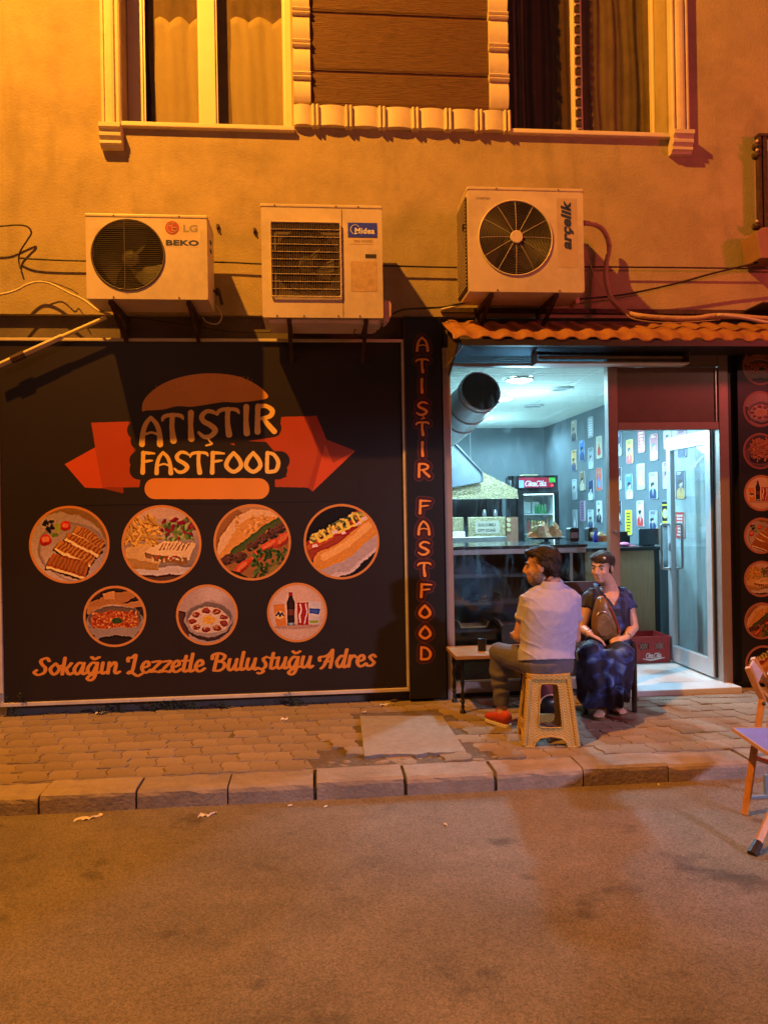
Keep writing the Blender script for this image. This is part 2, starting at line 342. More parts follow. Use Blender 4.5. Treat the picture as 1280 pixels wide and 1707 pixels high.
def text_mb(s, fit, height=None, bold=0, shear=0, mapf=None, center=True):
    cu = bpy.data.curves.new('t', 'FONT'); cu.body = s; cu.offset = bold; cu.shear = shear; cu.resolution_u = 3; cu.space_character = 1.05
    o = bpy.data.objects.new('t', cu); C.objects.link(o); dg = bpy.context.evaluated_depsgraph_get(); me = o.evaluated_get(dg).to_mesh()
    vs = [tuple(v.co) for v in me.vertices]; fs = [tuple(p.vertices) for p in me.polygons]
    o.evaluated_get(dg).to_mesh_clear(); bpy.data.objects.remove(o); bpy.data.curves.remove(cu)
    x0 = min(v[0] for v in vs); x1 = max(v[0] for v in vs); y0 = min(v[1] for v in vs); y1 = max(v[1] for v in vs)
    kx = fit/(x1-x0); ky = kx if height is None else height/(y1-y0)
    mb = MB(); mb.v = [mapf((v[0]-(x0+x1)/2)*kx, (v[1]-(y0+y1)/2)*ky) for v in vs]; mb.f = fs; return mb
# ------------------------------------------------------------------ painting (flat print only)
def fbm(h, w, cells, octv=4, seed=0):
    r = np.random.default_rng(seed); out = np.zeros((h, w)); amp = 1; tot = 0
    for o in range(octv):
        c = int(cells*2**o)+2; g = r.random((c, c)); yy = np.linspace(0, c-1.001, h); xx = np.linspace(0, c-1.001, w)
        yi = yy.astype(int); xi = xx.astype(int); fy = (yy-yi)[:, None]; fx = (xx-xi)[None, :]; fy = fy*fy*(3-2*fy); fx = fx*fx*(3-2*fx)
        out += amp*((g[yi][:, xi]*(1-fx)+g[yi][:, xi+1]*fx)*(1-fy)+(g[yi+1][:, xi]*(1-fx)+g[yi+1][:, xi+1]*fx)*fy); tot += amp; amp *= .55
    return out/tot
class Cv:                                        # canvas, origin bottom left, in its own units
    def __init__(s, w, h, x0, y0, x1, y1, col):
        s.w, s.h = w, h; s.r = (x0, y0, x1, y1); s.k = w/(x1-x0); s.a = np.empty((h, w, 3), np.float32); s.a[:] = col
    def box(s, x0, y0, x1, y1):
        ky = s.h/(s.r[3]-s.r[1])
        i0 = max(0, int((x0-s.r[0])*s.k)-1); i1 = min(s.w, int((x1-s.r[0])*s.k)+2); j0 = max(0, int((y0-s.r[1])*ky)-1); j1 = min(s.h, int((y1-s.r[1])*ky)+2)
        if i1 <= i0 or j1 <= j0: return None
        X = s.r[0]+(np.arange(i0, i1)+.5)/s.k; Y = s.r[1]+(np.arange(j0, j1)+.5)/ky
        return (slice(j0, j1), slice(i0, i1)), *np.meshgrid(X, Y)
    def put(s, sl, al, col):
        al = np.clip(al, 0, 1)[..., None]; s.a[sl] = s.a[sl]*(1-al)+np.asarray(col, np.float32)*al
    def poly(s, pts, col, a=1.):
        P = np.array([(p[0], p[1]) for p in pts]); b = s.box(*P.min(0), *P.max(0))
        if b is None: return
        sl, X, Y = b; ins = np.zeros(X.shape, bool); n = len(P)
        for i in range(n):
            x0, y0 = P[i]; x1, y1 = P[(i+1) % n]
            if y0 == y1: continue
            c = ((y0 > Y) != (y1 > Y)) & (X < (x1-x0)*(Y-y0)/(y1-y0)+x0); ins ^= c
        s.put(sl, ins*a, col)
    def ell(s, cx, cy, rx, ry, ang, col, a=1., soft=.06, shade=0.):
        m_ = max(rx, ry)*1.1; b = s.box(cx-m_, cy-m_, cx+m_, cy+m_)
        if b is None: return
        sl, X, Y = b; ca, sa = math.cos(R(ang)), math.sin(R(ang)); dx = X-cx; dy = Y-cy; u = (dx*ca+dy*sa)/rx; v = (-dx*sa+dy*ca)/ry; d = np.sqrt(u*u+v*v)
        c = np.asarray(col, np.float32)
        if shade: c = c*(1+shade*(v-.3*d))[..., None]
        s.put(sl, (1-d)/soft*a if soft else (d < 1)*a, np.clip(c, 0, 1))
    def stroke(s, pts, col, r=None, nib=None, grow=0.):      # pts (x, y[, r]); nib = (rx, ry)
        P = np.array([p[:2] for p in pts], float); rr = [p[2] if len(p) > 2 else r for p in pts]
        q = nib[1]/nib[0] if nib else 1.
        if nib: rr = [nib[1]]*len(pts)
        mg = (max(rr)/min(q, 1))+grow; b = s.box(*(P.min(0)-mg), *(P.max(0)+mg))
        if b is None: return
        sl, X, Y = b; best = np.full(X.shape, 1e9)
        for i in range(len(P)-1):
            ax, ay = P[i]; bx, by = P[i+1]; ax *= q; bx *= q; xx = X*q; L = (bx-ax)**2+(by-ay)**2+1e-12
            t = np.clip(((xx-ax)*(bx-ax)+(Y-ay)*(by-ay))/L, 0, 1)
            d = np.hypot(xx-ax-t*(bx-ax), Y-ay-t*(by-ay))-(rr[i]+(rr[i+1]-rr[i])*t); best = np.minimum(best, d)
        s.put(sl, (best < grow)*1., col)
    def image(s, name):
        im = bpy.data.images.new(name, s.w, s.h, float_buffer=False); im.colorspace_settings.name = 'sRGB'
        a = np.clip(s.a, 0, 1); a = np.where(a <= .0031308, a*12.92, 1.055*np.power(a, 1/2.4)-.055)
        px = np.ones((s.h, s.w, 4), np.float32); px[..., :3] = a; im.pixels.foreach_set(px.ravel()); im.pack(); return im
# art-nouveau block capitals: strokes (x, y, radius) in a unit box
BL = {'A': [[(.10, 0, .12), (.13, .4, .105), (.25, .72, .10), (.46, .95, .08)], [(.46, .95, .08), (.72, .72, .10), (.86, .4, .105), (.90, 0, .13)], [(.25, .36, .055), (.5, .42, .05), (.75, .36, .055)]],
 'T': [[(.02, .74, .045), (.08, .86, .085), (.3, .93, .085), (.7, .94, .08), (.92, .90, .085), (1, .8, .045)], [(.5, .93, .11), (.48, .5, .105), (.55, .03, .14)]],
 'I': [[(.5, .97, .13), (.47, .5, .11), (.54, .03, .14)]],
 'S': [[(.90, .84, .05), (.72, .93, .085), (.42, .95, .09), (.2, .78, .11), (.28, .6, .11), (.6, .46, .115), (.82, .28, .12), (.62, .08, .10), (.3, .05, .09), (.06, .2, .06)]],
 'ş': [[(.5, -.03, .035), (.58, -.13, .04), (.66, -.2, .045), (.4, -.26, .04)]],
 'R': [[(.17, .93, .12), (.15, .5, .11), (.15, .03, .13)], [(.17, .93, .10), (.55, .94, .09), (.83, .78, .11), (.72, .58, .10), (.3, .5, .07)], [(.42, .5, .08), (.62, .3, .11), (.92, .04, .12)]],
 'F': [[(.22, .93, .12), (.2, .5, .11), (.18, .03, .13)], [(.22, .93, .09), (.6, .92, .085), (.98, .9, .05)], [(.25, .52, .07), (.6, .56, .075), (.84, .58, .04)]],
 'O': [[(.5, .93, .10), (.2, .62, .12), (.12, .3, .12), (.5, .06, .11), (.88, .3, .12), (.8, .62, .12), (.5, .93, .10)]],
 'D': [[(.2, .93, .11), (.18, .5, .11), (.18, .07, .11)], [(.2, .93, .09), (.6, .85, .10), (.88, .5, .12), (.72, .12, .11), (.2, .06, .10)]]}
def block(cv, ch, x, y, w, h, col, toc, grow=0., shear=0.):     # x, y = top left in picture px
    for st in BL[ch]:
        pts = [tuple(p) for p in (cr(st, 5) if len(st) > 2 else st)]
        o = []
        for u, v, r in pts:
            q = toc(x+u*w+shear*v*h, y+(1-v)*h); o.append((q[0], q[1], r*h*.82*toc.k))
        cv.stroke(o, col, grow=grow*toc.k)
SC_ = {'s': (.72, [[(.62, .82), (.42, 1), (.22, .8), (.38, .55), (.58, .3), (.4, .02), (.12, .03), (.03, .2)]]),
 'o': (.74, [[(.36, 1), (.06, .5), (.34, 0), (.64, .5), (.36, 1)], [(.6, .75), (.8, .82)]]),
 'k': (.80, [[(.16, 1.5), (.12, 0)], [(.14, .4), (.4, .6), (.6, 1.0)], [(.3, .55), (.48, .1), (.62, 0), (.78, .14)]]),
 'a': (.84, [[(.55, .92), (.28, 1), (.04, .45), (.22, 0), (.42, .15), (.56, .7)], [(.6, 1), (.56, .2), (.68, 0), (.84, .16)]]),
 'ğ': (.84, [[(.55, .92), (.28, 1), (.04, .45), (.22, 0), (.42, .15), (.56, .7)], [(.6, 1), (.56, -.2), (.34, -.58), (.1, -.42), (.3, -.12), (.84, .16)], [(.2, 1.5), (.4, 1.32), (.66, 1.5)]]),
 'ı': (.42, [[(.12, 1), (.10, .2), (.22, 0), (.4, .16)]]),
 'n': (.84, [[(.1, 1), (.1, 0)], [(.12, .55), (.4, 1), (.54, .8), (.52, .2), (.64, 0), (.82, .16)]]),
 'L': (.86, [[(-.1, 1.02), (-.12, 1.35), (.12, 1.36), (.36, 1.62), (.34, .9), (.26, .1), (.02, -.04), (.14, .12), (.45, -.12), (.7, -.28), (.95, -.1)]]),
 'e': (.70, [[(.1, .42), (.5, .62), (.42, .98), (.2, .92), (.05, .45), (.24, .02), (.48, .04), (.68, .26)]]),
 'z': (.70, [[(.06, .92), (.34, .98), (.6, .95), (.3, .5), (.04, .05)], [(.04, .05), (.34, .08), (.62, .02), (.68, .16)]]),
 't': (.50, [[(.22, 1.42), (.16, .2), (.3, 0), (.5, .16)], [(0, .98), (.42, .98)]]),
 'l': (.42, [[(.16, 1.6), (.10, .2), (.22, 0), (.4, .16)]]),
 'B': (.98, [[(.22, 1.5), (.12, .02)], [(-.1, 1.05), (-.08, 1.42), (.3, 1.58), (.72, 1.36), (.62, .98), (.28, .84), (.7, .74), (.78, .34), (.5, .02), (.12, .03)]]),
 'u': (.84, [[(.12, 1), (.08, .3), (.22, 0), (.42, .15), (.56, .6)], [(.6, 1), (.56, .2), (.68, 0), (.84, .16)]]),
 'ş': (.72, [[(.5, 1.1), (.3, .9), (.5, .5), (.5, .2), (.3, 0), (.06, .08)], [(.3, 0), (.42, -.2), (.22, -.38), (.06, -.34)]]),
 'S': (.86, [[(.78, 1.25), (.6, 1.52), (.26, 1.3), (.36, .95), (.6, .62), (.56, .2), (.2, 0), (-.06, .2), (.06, .42)]]),
 'A': (1.0, [[(-.2, .62), (-.22, .95), (.1, 1.02), (.4, 1.2), (.62, 1.62)], [(.62, 1.6), (.36, .9), (.16, .2), (-.02, -.06)], [(.62, 1.6), (.66, .8), (.62, .0)], [(.2, .55), (.64, .6)]]),
 'd': (.84, [[(.55, .92), (.28, 1), (.04, .45), (.22, 0), (.42, .15), (.56, .7)], [(.64, 1.6), (.56, .2), (.68, 0), (.84, .16)]]),
 'r': (.62, [[(.12, 1), (.1, 0)], [(.12, .55), (.32, 1), (.52, .86)]]),
 'C': (.95, [[(.72, 1.3), (.6, 1.55), (.2, 1.3), (.04, .6), (.3, 0), (.75, .2)], [(.7, 1.3), (1.2, 1.5), (1.7, 1.15)]]),
 'c': (.62, [[(.5, .8), (.34, 1), (.06, .5), (.26, .02), (.62, .2)]]), '-': (.5, [[(.05, .5), (.4, .55)]])}
def script(cv, word, xa, ya, xb, yb, xh, col, to, k=1., nib=(.115, .062), slant=.14):
    tot = sum(SC_[c][0] for c in word); adv = (xb-xa)/(tot)
    u = 0
    for c in word:
        w, sts = SC_[c]
        for st in sts:
            pts = []
            for p in cr(st, 5):
                X = xa+(u+p[0])*adv+slant*p[1]*xh; Y = ya+(yb-ya)*(u/tot)-p[1]*xh; q = to(X, Y); pts.append((q[0], q[1]))
            cv.stroke(pts, col, nib=(nib[0]*xh*k, nib[1]*xh*k))
        u += w
def food(kind, n=240):
    c = Cv(n, n, -1, -1, 1, 1, (.1, .05, .03)); rg = random.Random(kind*3+1)
    def blobs(N, x0, x1, y0, y1, cols, r0, r1, ang=None):
        for _ in range(N): c.ell(rg.uniform(x0, x1), rg.uniform(y0, y1), rg.uniform(r0, r1), rg.uniform(r0, r1)*.6, rg.uniform(0, 180) if ang is None else ang+rg.uniform(-12, 12), rg.choice(cols), .9, .3, .35)
    def rot(pts, a, cx, cy): return [(cx+x*math.cos(R(a))-y*math.sin(R(a)), cy+x*math.sin(R(a))+y*math.cos(R(a))) for x, y in pts]
    def toast(cx, cy, L, Hh, a, col=(.55, .25, .06)):
        c.poly(rot([(-L-.03, -Hh-.06), (L, -Hh-.07), (L+.05, Hh*.4), (-L, Hh*.3)], a, cx, cy), (.16, .06, .02))
        c.poly(rot([(-L, -Hh-.02), (L, -Hh-.02), (L, -Hh+.08), (-L, -Hh+.08)], a, cx, cy), (.78, .6, .3))
        c.poly(rot([(-L, -Hh+.05), (L, -Hh+.05), (L*.96, Hh), (-L*.97, Hh*.9)], a, cx, cy), col)
        for i in range(9):
            t = -L+.08+i*(2*L-.12)/9; c.poly(rot([(t, -Hh+.07), (t+.045, -Hh+.07), (t+.10, Hh*.93), (t+.05, Hh*.93)], a, cx, cy), (.33, .12, .025))
        blobs(30, cx-L*.8, cx+L*.8, cy-L*.6, cy+L*.6, [(.6, .3, .1), (.45, .2, .06)], .01, .03) if False else None
    if kind == 0:
        c.ell(0, 0, 2, 2, 0, (.30, .17, .06)); c.ell(-.12, -.15, 1.15, 1.0, -20, (.50, .38, .34), 1, .05, -.2); c.ell(.12, -.2, .98, .78, -20, (.34, .24, .21), 1, .03); c.ell(.14, -.24, .94, .74, -20, (.44, .33, .29), 1, .1, -.3)
        toast(.5, .18, .42, .15, -32); toast(.35, .0, .5, .13, -30, (.5, .22, .05)); toast(.12, -.22, .52, .16, -28); toast(-.05, -.55, .5, .22, -18, (.45, .16, .04))
        c.ell(-.1, .5, .15, .13, 0, (.55, .05, .03), 1, .08, .3); c.ell(-.1, .52, .09, .06, 0, (.7, .2, .1)); c.ell(-.62, .12, .16, .15, 0, (.55, .06, .03), 1, .08, .3); c.ell(-.62, .14, .1, .08, 0, (.7, .25, .12))
        blobs(12, -.66, -.42, .33, .6, [(.02, .02, .03), (.04, .04, .05)], .06, .1); c.ell(-.3, .45, .08, .12, 0, (.35, .38, .06)); c.ell(-.38, .28, .1, .05, 0, (.2, .25, .05))
    elif kind == 1:
        c.ell(0, 0, 2, 2, 0, (.30, .16, .08)); c.poly([(-1, 1), (1, 1), (1, .55), (-1, .5)], (.62, .42, .30)); c.ell(0, -.1, 1.15, .78, 0, (.42, .30, .22), 1, .03, .3); c.ell(0, -.72, 1.2, .12, 0, (.62, .5, .42)); c.poly([(-1, -1), (1, -1), (1, -.82), (-1, -.8)], (.14, .07, .04))
        for _ in range(70):
            x = rg.uniform(-.95, -.15); y = rg.uniform(.0, .62)-.15*(x+.5); a = rg.choice([60, 110, 140, 165, 20])+rg.uniform(-15, 15); L = rg.uniform(.15, .3); dx, dy = L*math.cos(R(a)), L*math.sin(R(a))
            k = rg.uniform(.7, 1.1); c.stroke([(x-dx-.012, y-dy-.012), (x+dx-.012, y+dy-.012)], (.35, .17, .03), .034); c.stroke([(x-dx, y-dy), (x+dx, y+dy)], (.72*k, .44*k, .10*k), .028)
        blobs(110, .05, .85, .1, .62, [(.10, .16, .03), (.35, .06, .05), (.2, .25, .06), (.28, .03, .05), (.4, .4, .15)], .05, .13)
        c.poly([(-.95, -.1), (-.35, .0), (-.05, -.35), (-.1, -.62), (-.9, -.5)], (.66, .42, .16)); c.poly([(-.95, -.35), (-.1, -.5), (-.1, -.68), (-.85, -.62)], (.48, .27, .08))
        c.poly([(-.45, -.2), (.05, .1), (.85, -.02), (.72, -.42), (.5, -.5), (-.42, -.3)], (.74, .52, .26)); c.poly([(-.45, -.24), (.62, -.38), (.66, -.52), (.5, -.58), (-.43, -.36)], (.33, .17, .06))
        for i in range(8): x = -.1+i*.1; c.poly([(x, -.16), (x+.03, -.16), (x+.16, .04), (x+.13, .04)], (.35, .17, .05))
        blobs(26, -.3, .6, -.46, -.34, [(.45, .08, .04), (.7, .55, .3), (.15, .2, .05)], .03, .06)
    elif kind == 2:
        c.ell(0, 0, 2, 2, 0, (.35, .16, .05)); c.ell(.4, 1, .8, .4, 0, (.5, .28, .12))
        c.poly([(-.95, -.45), (-.88, .1), (-.5, .65), (0, .92), (.6, .82), (.8, .62), (.1, .25), (-.3, -.1), (-.6, -.35)], (.72, .46, .22)); c.poly([(-.9, -.42), (-.35, .5), (.0, .7), (.7, .66), (.1, .25), (-.5, -.3)], (.66, .33, .08)); blobs(40, -.5, .6, .2, .7, [(.72, .4, .12), (.6, .28, .06)], .04, .1)
        c.stroke([(-.5, -.28), (-.1, .0), (.35, .35), (.85, .62)], (.11, .13, .03), .09)
        for x, y in ((-.65, -.45), (-.35, -.42), (.0, -.12), (.25, .08), (.55, .22), (.75, .35)): c.ell(x, y, .2, .15, 35, (.14, .06, .035), 1, .2, .5); blobs(12, x-.14, x+.14, y-.1, y+.1, [(.22, .1, .06), (.08, .03, .02)], .02, .05)
        for x, y in ((-.3, -.68), (.1, -.4), (.42, -.12), (.8, .05)): c.ell(x, y, .3, .13, 38, (.55, .09, .03), 1, .1, .4); c.ell(x+.02, y+.03, .2, .06, 38, (.68, .2, .07))
        blobs(120, .0, 1.0, -.95, -.2, [(.08, .13, .02), (.16, .2, .05), (.05, .08, .015)], .05, .1); c.ell(.6, -.75, .3, .2, 30, (.32, .22, .05), .8, .4)
        c.poly([(-1, -1), (-.9, -.6), (-.4, -.8), (-.1, -1)], (.03, .04, .01))
    elif kind == 3:
        c.ell(0, 0, 2, 2, 0, (.012, .01, .01)); c.stroke([(-.5, -.75), (.1, -.6), (.95, .1)], (.62, .50, .47), .3); c.stroke([(-.5, -.8), (.1, -.68), (.95, -.0)], (.5, .39, .36), .14)
        c.stroke([(-.9, -.22), (-.2, .12), (.7, .7)], (.38, .07, .02), .25); c.stroke([(-.85, -.12), (-.2, .22), (.65, .78)], (.55, .14, .03), .09)
        for i in range(130):
            t = rg.random(); c.ell(-.85+1.6*t, .02+.75*t+rg.uniform(-.05, .16), rg.uniform(.03, .08), rg.uniform(.03, .06), rg.uniform(0, 180), rg.choice([(.28, .28, .05), (.6, .45, .08), (.14, .16, .04), (.7, .55, .15)]), 1, .2, .3)
        for i in range(9): t = i/8; c.stroke([(-.7+1.3*t, .2+.6*t), (-.6+1.3*t, .02+.6*t), (-.45+1.3*t, .1+.6*t)], (.75, .58, .1), .035)
        for x, y in ((-.72, -.1), (-.15, .25), (.05, .25), (.45, .5), (.6, .62)): c.poly(rot([(-.07, -.05), (.07, -.05), (.07, .05), (-.07, .05)], 20, x, y), (.75, .55, .5))
        c.stroke([(-.52, -.5), (.1, -.22), (.75, .35)], (.68, .32, .06), .25); c.stroke([(-.5, -.42), (.1, -.12), (.72, .42)], (.78, .45, .14), .10)
    elif kind == 4:
        c.ell(0, 0, 2, 2, 0, (.06, .03, .02)); c.ell(-.1, .55, .9, .2, 15, (.45, .2, .06)); c.poly([(-.35, .55), (.0, .6), (.0, .85), (-.4, .8)], (.6, .3, .1)); c.poly([(-.9, .35), (.9, .5), (.95, .3), (-.9, .1)], (.5, .24, .08))
        c.ell(0, -.22, .98, .62, 0, (.42, .33, .27), 1, .05, .5); c.ell(0, -.08, .92, .45, 0, (.2, .12, .08)); c.ell(0, -.18, .84, .38, 0, (.45, .12, .03))
        blobs(260, -.75, .75, -.48, .14, [(.62, .22, .05), (.5, .1, .03), (.7, .35, .12), (.38, .06, .02)], .03, .08); c.ell(.05, -.15, .2, .13, 10, (.06, .1, .03), 1, .3); c.poly([(-.85, -.4), (.85, -.4), (.6, -.8), (-.6, -.8)], (.38, .28, .22)); c.ell(0, -.8, .6, .16, 0, (.04, .02, .02))
    elif kind == 5:
        c.ell(0, 0, 2, 2, 0, (.48, .34, .29)); c.ell(.4, .8, 1, .5, 20, (.60, .45, .38), .8, .5); c.poly([(-1, .2), (-.7, .1), (-.6, -.8), (-1, -.8)], (.12, .05, .04)); c.ell(.05, -.22, .85, .68, 0, (.10, .06, .05)); c.ell(.05, -.15, .84, .62, 0, (.42, .32, .27), 1, .05); c.ell(.05, -.08, .78, .5, 0, (.24, .17, .14)); c.ell(.05, -.2, .72, .46, 0, (.66, .5, .36))
        for i in range(9): a = i*40+20; c.ell(.05+.55*math.cos(R(a)), -.2+.33*math.sin(R(a)), .15, .1, 0, (.34, .08, .05), 1, .15, .3)
        c.ell(.05, -.18, .24, .17, 0, (.72, .4, .06), 1, .3); blobs(60, -.5, .6, -.5, .1, [(.7, .5, .3), (.6, .36, .15)], .02, .05)
    elif kind == 6:
        c.ell(0, 0, 2, 2, 0, (.66, .45, .34)); c.ell(0, -.5, .85, .12, 0, (.42, .26, .18), .8, .6); c.poly([(-.82, .28), (-.45, .32), (-.38, -.45), (-.72, -.48)], (.66, .26, .06)); c.ell(-.6, -.08, .17, .15, 0, (.75, .5, .2)); script(c, 'co', -.73, -.15, -.47, -.12, .1, (.05, .04, .1), lambda x, y: (x, -y*-1) if False else (x, y), 1) if False else None
        c.stroke([(-.72, -.08), (-.64, .02), (-.6, -.12), (-.53, .0), (-.48, -.1)], (.03, .04, .12), .03)
        c.poly([(-.36, .35), (-.30, .5), (-.28, .6), (-.16, .6), (-.14, .5), (-.08, .35), (-.1, -.45), (-.34, -.45)], (.05, .02, .02)); c.poly([(-.29, .58), (-.15, .58), (-.16, .72), (-.28, .72)], (.35, .03, .02)); c.poly([(-.35, -.1), (-.09, -.1), (-.09, .12), (-.35, .12)], (.2, .06, .04)); c.ell(-.22, -.4, .1, .05, 0, (.3, .4, .5))
        c.poly([(0, .34), (.38, .34), (.38, -.45), (.02, -.45)], (.42, .04, .035)); c.stroke([(.1, -.35), (.08, -.1), (.14, .1), (.1, .28)], (.75, .55, .5), .03); c.stroke([(.3, .3), (.34, 0), (.24, -.4)], (.7, .6, .6), .02)
        c.poly([(.4, .4), (.85, .34), (.72, -.45), (.4, -.42)], (.62, .55, .52)); c.poly([(.42, .14), (.8, .1), (.74, -.1), (.42, -.04)], (.08, .14, .4)); c.poly([(.42, -.3), (.72, -.3), (.7, -.4), (.42, -.4)], (.35, .45, .1)); c.poly([(-.8, -.47), (.75, -.45), (.7, -.53), (-.75, -.54)], (.5, .3, .22))
    else:
        c.ell(0, 0, 2, 2, 0, (.12, .06, .05)); c.ell(0, -.2, 1, .7, 0, (.25, .14, .1)); c.ell(0, -.4, .7, .35, 0, (.04, .02, .02))
        for _ in range(90):
            x = rg.uniform(-.45, .7); y = rg.uniform(-.35, .6); a = rg.uniform(0, 180); L = rg.uniform(.15, .28); dx, dy = L*math.cos(R(a)), L*math.sin(R(a)); k = rg.uniform(.65, 1.1)
            c.stroke([(x-dx, y-dy-.02), (x+dx, y+dy-.02)], (.3, .12, .03), .055); c.stroke([(x-dx, y-dy), (x+dx, y+dy)], (.70*k, .36*k, .08*k), .045)
    am = .006 if kind == 6 else .027                  # irregular, organic outlines
    jj, ii = np.mgrid[0:n, 0:n]
    wx = (fbm(n, n, 9, 3, kind+20)-.5)*2*am*n+(fbm(n, n, 34, 2, kind+30)-.5)*am*.5*n; wy = (fbm(n, n, 9, 3, kind+40)-.5)*2*am*n+(fbm(n, n, 34, 2, kind+50)-.5)*am*.5*n
    a = c.a[np.clip(jj+wy, 0, n-1).astype(int), np.clip(ii+wx, 0, n-1).astype(int)]
    bl = (a+np.roll(a, 1, 0)+np.roll(a, -1, 0)+np.roll(a, 1, 1)+np.roll(a, -1, 1))/5; a = .35*a+.65*bl
    low = sum(np.roll(np.roll(a, dx, 1), dy, 0) for dx in (-6, 0, 6) for dy in (-6, 0, 6))/9; a = a+(a-low)*.55   # printed photo sharpening
    fine = fbm(n, n, 60, 2, kind+5)[..., None]; vg = (1.06-.28*np.hypot(ii/n-.45, .35-jj/n+.2)**1.5)[..., None]
    return np.clip(a*(.82+.36*fine)*vg, 0, 1)**1.22*1.05
FOOD = [food(k) for k in range(8)]
def paste(cv, k, cx, cy, r, ring, rw):           # cx, cy, r in canvas units
    b = cv.box(cx-r-rw, cy-r-rw, cx+r+rw, cy+r+rw)
    if b is None: return
    sl, X, Y = b; u = (X-cx)/r; v = (Y-cy)/r; d = np.hypot(u, v); n = FOOD[k].shape[0]
    ii = np.clip(((u+1)/2*n).astype(int), 0, n-1); jj = np.clip(((v+1)/2*n).astype(int), 0, n-1)
    cv.a[sl] = np.where((d < 1)[..., None], FOOD[k][jj, ii], cv.a[sl]); cv.put(sl, (np.abs(np.hypot(X-cx, Y-cy)-r) < rw)*1., ring)
# ================================================================== GROUND
road = obj('road', MB().add([(-14, -16, -.1), (14, -16, -.1), (14, -1.62, -.1), (-14, -1.62, -.1)], [(0, 1, 2, 3)]), 'asphalt', kind='structure')
# large worn and stained areas in the asphalt, speckle of small stones
n = M['asphalt'].node_tree.nodes; l = M['asphalt'].node_tree.links; b = n['Principled BSDF']; src = b.inputs['Base Color'].links[0].from_socket
tc = n.new('ShaderNodeTexCoord')
vo = n.new('ShaderNodeTexVoronoi'); vo.inputs['Scale'].default_value = 160; l.new(tc.outputs['Object'], vo.inputs['Vector'])
rp = n.new('ShaderNodeValToRGB'); rp.color_ramp.elements[0].position = .0; rp.color_ramp.elements[0].color = (.55, .55, .55, 1); rp.color_ramp.elements[1].color = (1.5, 1.5, 1.5, 1)
l.new(vo.outputs['Color'], rp.inputs[0]); mx = n.new('ShaderNodeMixRGB'); mx.blend_type = 'MULTIPLY'; mx.inputs[0].default_value = .85
l.new(src, mx.inputs[1]); l.new(rp.outputs[0], mx.inputs[2])
n3 = n.new('ShaderNodeTexNoise'); n3.inputs['Scale'].default_value = 4.2; n3.inputs['Detail'].default_value = 4; l.new(tc.outputs['Object'], n3.inputs['Vector'])
r3 = n.new('ShaderNodeValToRGB'); r3.color_ramp.elements[0].position = .29; r3.color_ramp.elements[0].color = (.4, .4, .4, 1); r3.color_ramp.elements[1].position = .40; r3.color_ramp.elements[1].color = (1, 1, 1, 1)
l.new(n3.outputs[0], r3.inputs[0]); m3 = n.new('ShaderNodeMixRGB'); m3.blend_type = 'MULTIPLY'; m3.inputs[0].default_value = .8; l.new(mx.outputs[0], m3.inputs[1]); l.new(r3.outputs[0], m3.inputs[2]); l.new(m3.outputs[0], b.inputs['Base Color'])

side = obj('sidewalk', MB().box((-7, -1.46, -.3), (9, .3, -.0055)), 'jointsand', kind='structure')
kerb = obj('kerb', MB().box((-7, -1.68, -.3), (9, -1.46, -.04)), 'soil', kind='structure')
def paver_mesh(w, d, seed):
    r = random.Random(seed); o = []; n = 6; A = .009
    for i in range(n): t = i/n; o.append((-w/2+w*t, -d/2+A*math.sin(2*math.pi*t)))
    for i in range(n): t = i/n; o.append((w/2+A*math.sin(2*math.pi*t)*1.4, -d/2+d*t))
    for i in range(n): t = i/n; o.append((w/2-w*t, d/2-A*math.sin(2*math.pi*t)))
    for i in range(n): t = i/n; o.append((-w/2+A*1.4*math.sin(2*math.pi*(1-t)), d/2-d*t))
    o = [(x*.984+r.uniform(-.0015, .0015), y*.986+r.uniform(-.0015, .0015)) for x, y in o]; k = len(o)
    vs = [(x, y, -.05) for x, y in o]+[(x, y, -.004) for x, y in o]+[(x*.965, y*.965, 0) for x, y in o]
    fs = [tuple(range(2*k, 3*k))]
    for j in (0, 1):
        for i in range(k): fs.append((j*k+i, j*k+(i+1) % k, (j+1)*k+(i+1) % k, (j+1)*k+i))
    me = bpy.data.meshes.new('paver'); me.from_pydata(vs, [], fs); me.materials.append(M['paver']); return me
PW, PD = .160, .165
PM = [paver_mesh(PW, PD, s) for s in range(5)]
SL = [G(600, 1197), G(737, 1197), G(777, 1257), G(607, 1265)]          # the cast patch
cells = []
for j in range(10):
    y = -.0-PD*(j+.5)+.02
    for i in range(-18, 30):
        x = i*PW+(.5*PW if j % 2 else 0)
        if y < -1.44 or (-2.30 > x): continue
        inside = SL[0].x-.02 < x < SL[2].x+.02 and SL[2].y-.03 < y < SL[0].y+.07
        if inside: continue
        if y < SL[3].y-.0 and SL[0].x-.25 < x < SL[2].x+.1 and random.random() < .45: continue
        cells.append((x, y))
cells.sort(key=lambda c: -(1/(c[1]+6)) if abs((c[0]-.08*(c[1]+6))/(c[1]+6)) < .56 else 99)
rest = []
for q, (x, y) in enumerate(cells):
    near = math.hypot(x-SL[0].x, y-SL[3].y) < .35 or (SL[0].x < x < SL[2].x+.3 and y < SL[3].y+.05)
    dz = random.uniform(-.004, .004)+(random.uniform(-.025, .012) if near else 0)
    loc = (x+random.uniform(-.002, .002), y, dz); rot = (random.gauss(0, .008 if not near else .07), random.gauss(0, .008 if not near else .06), random.gauss(0, .008 if not near else .08)+(math.pi if random.random() < .5 else 0)*0)
    if q < 300:
        o = bpy.data.objects.new('paver', random.choice(PM)); o.location = loc; o.rotation_euler = rot; o.parent = side; C.objects.link(o)
    else: rest.append((loc, rot))
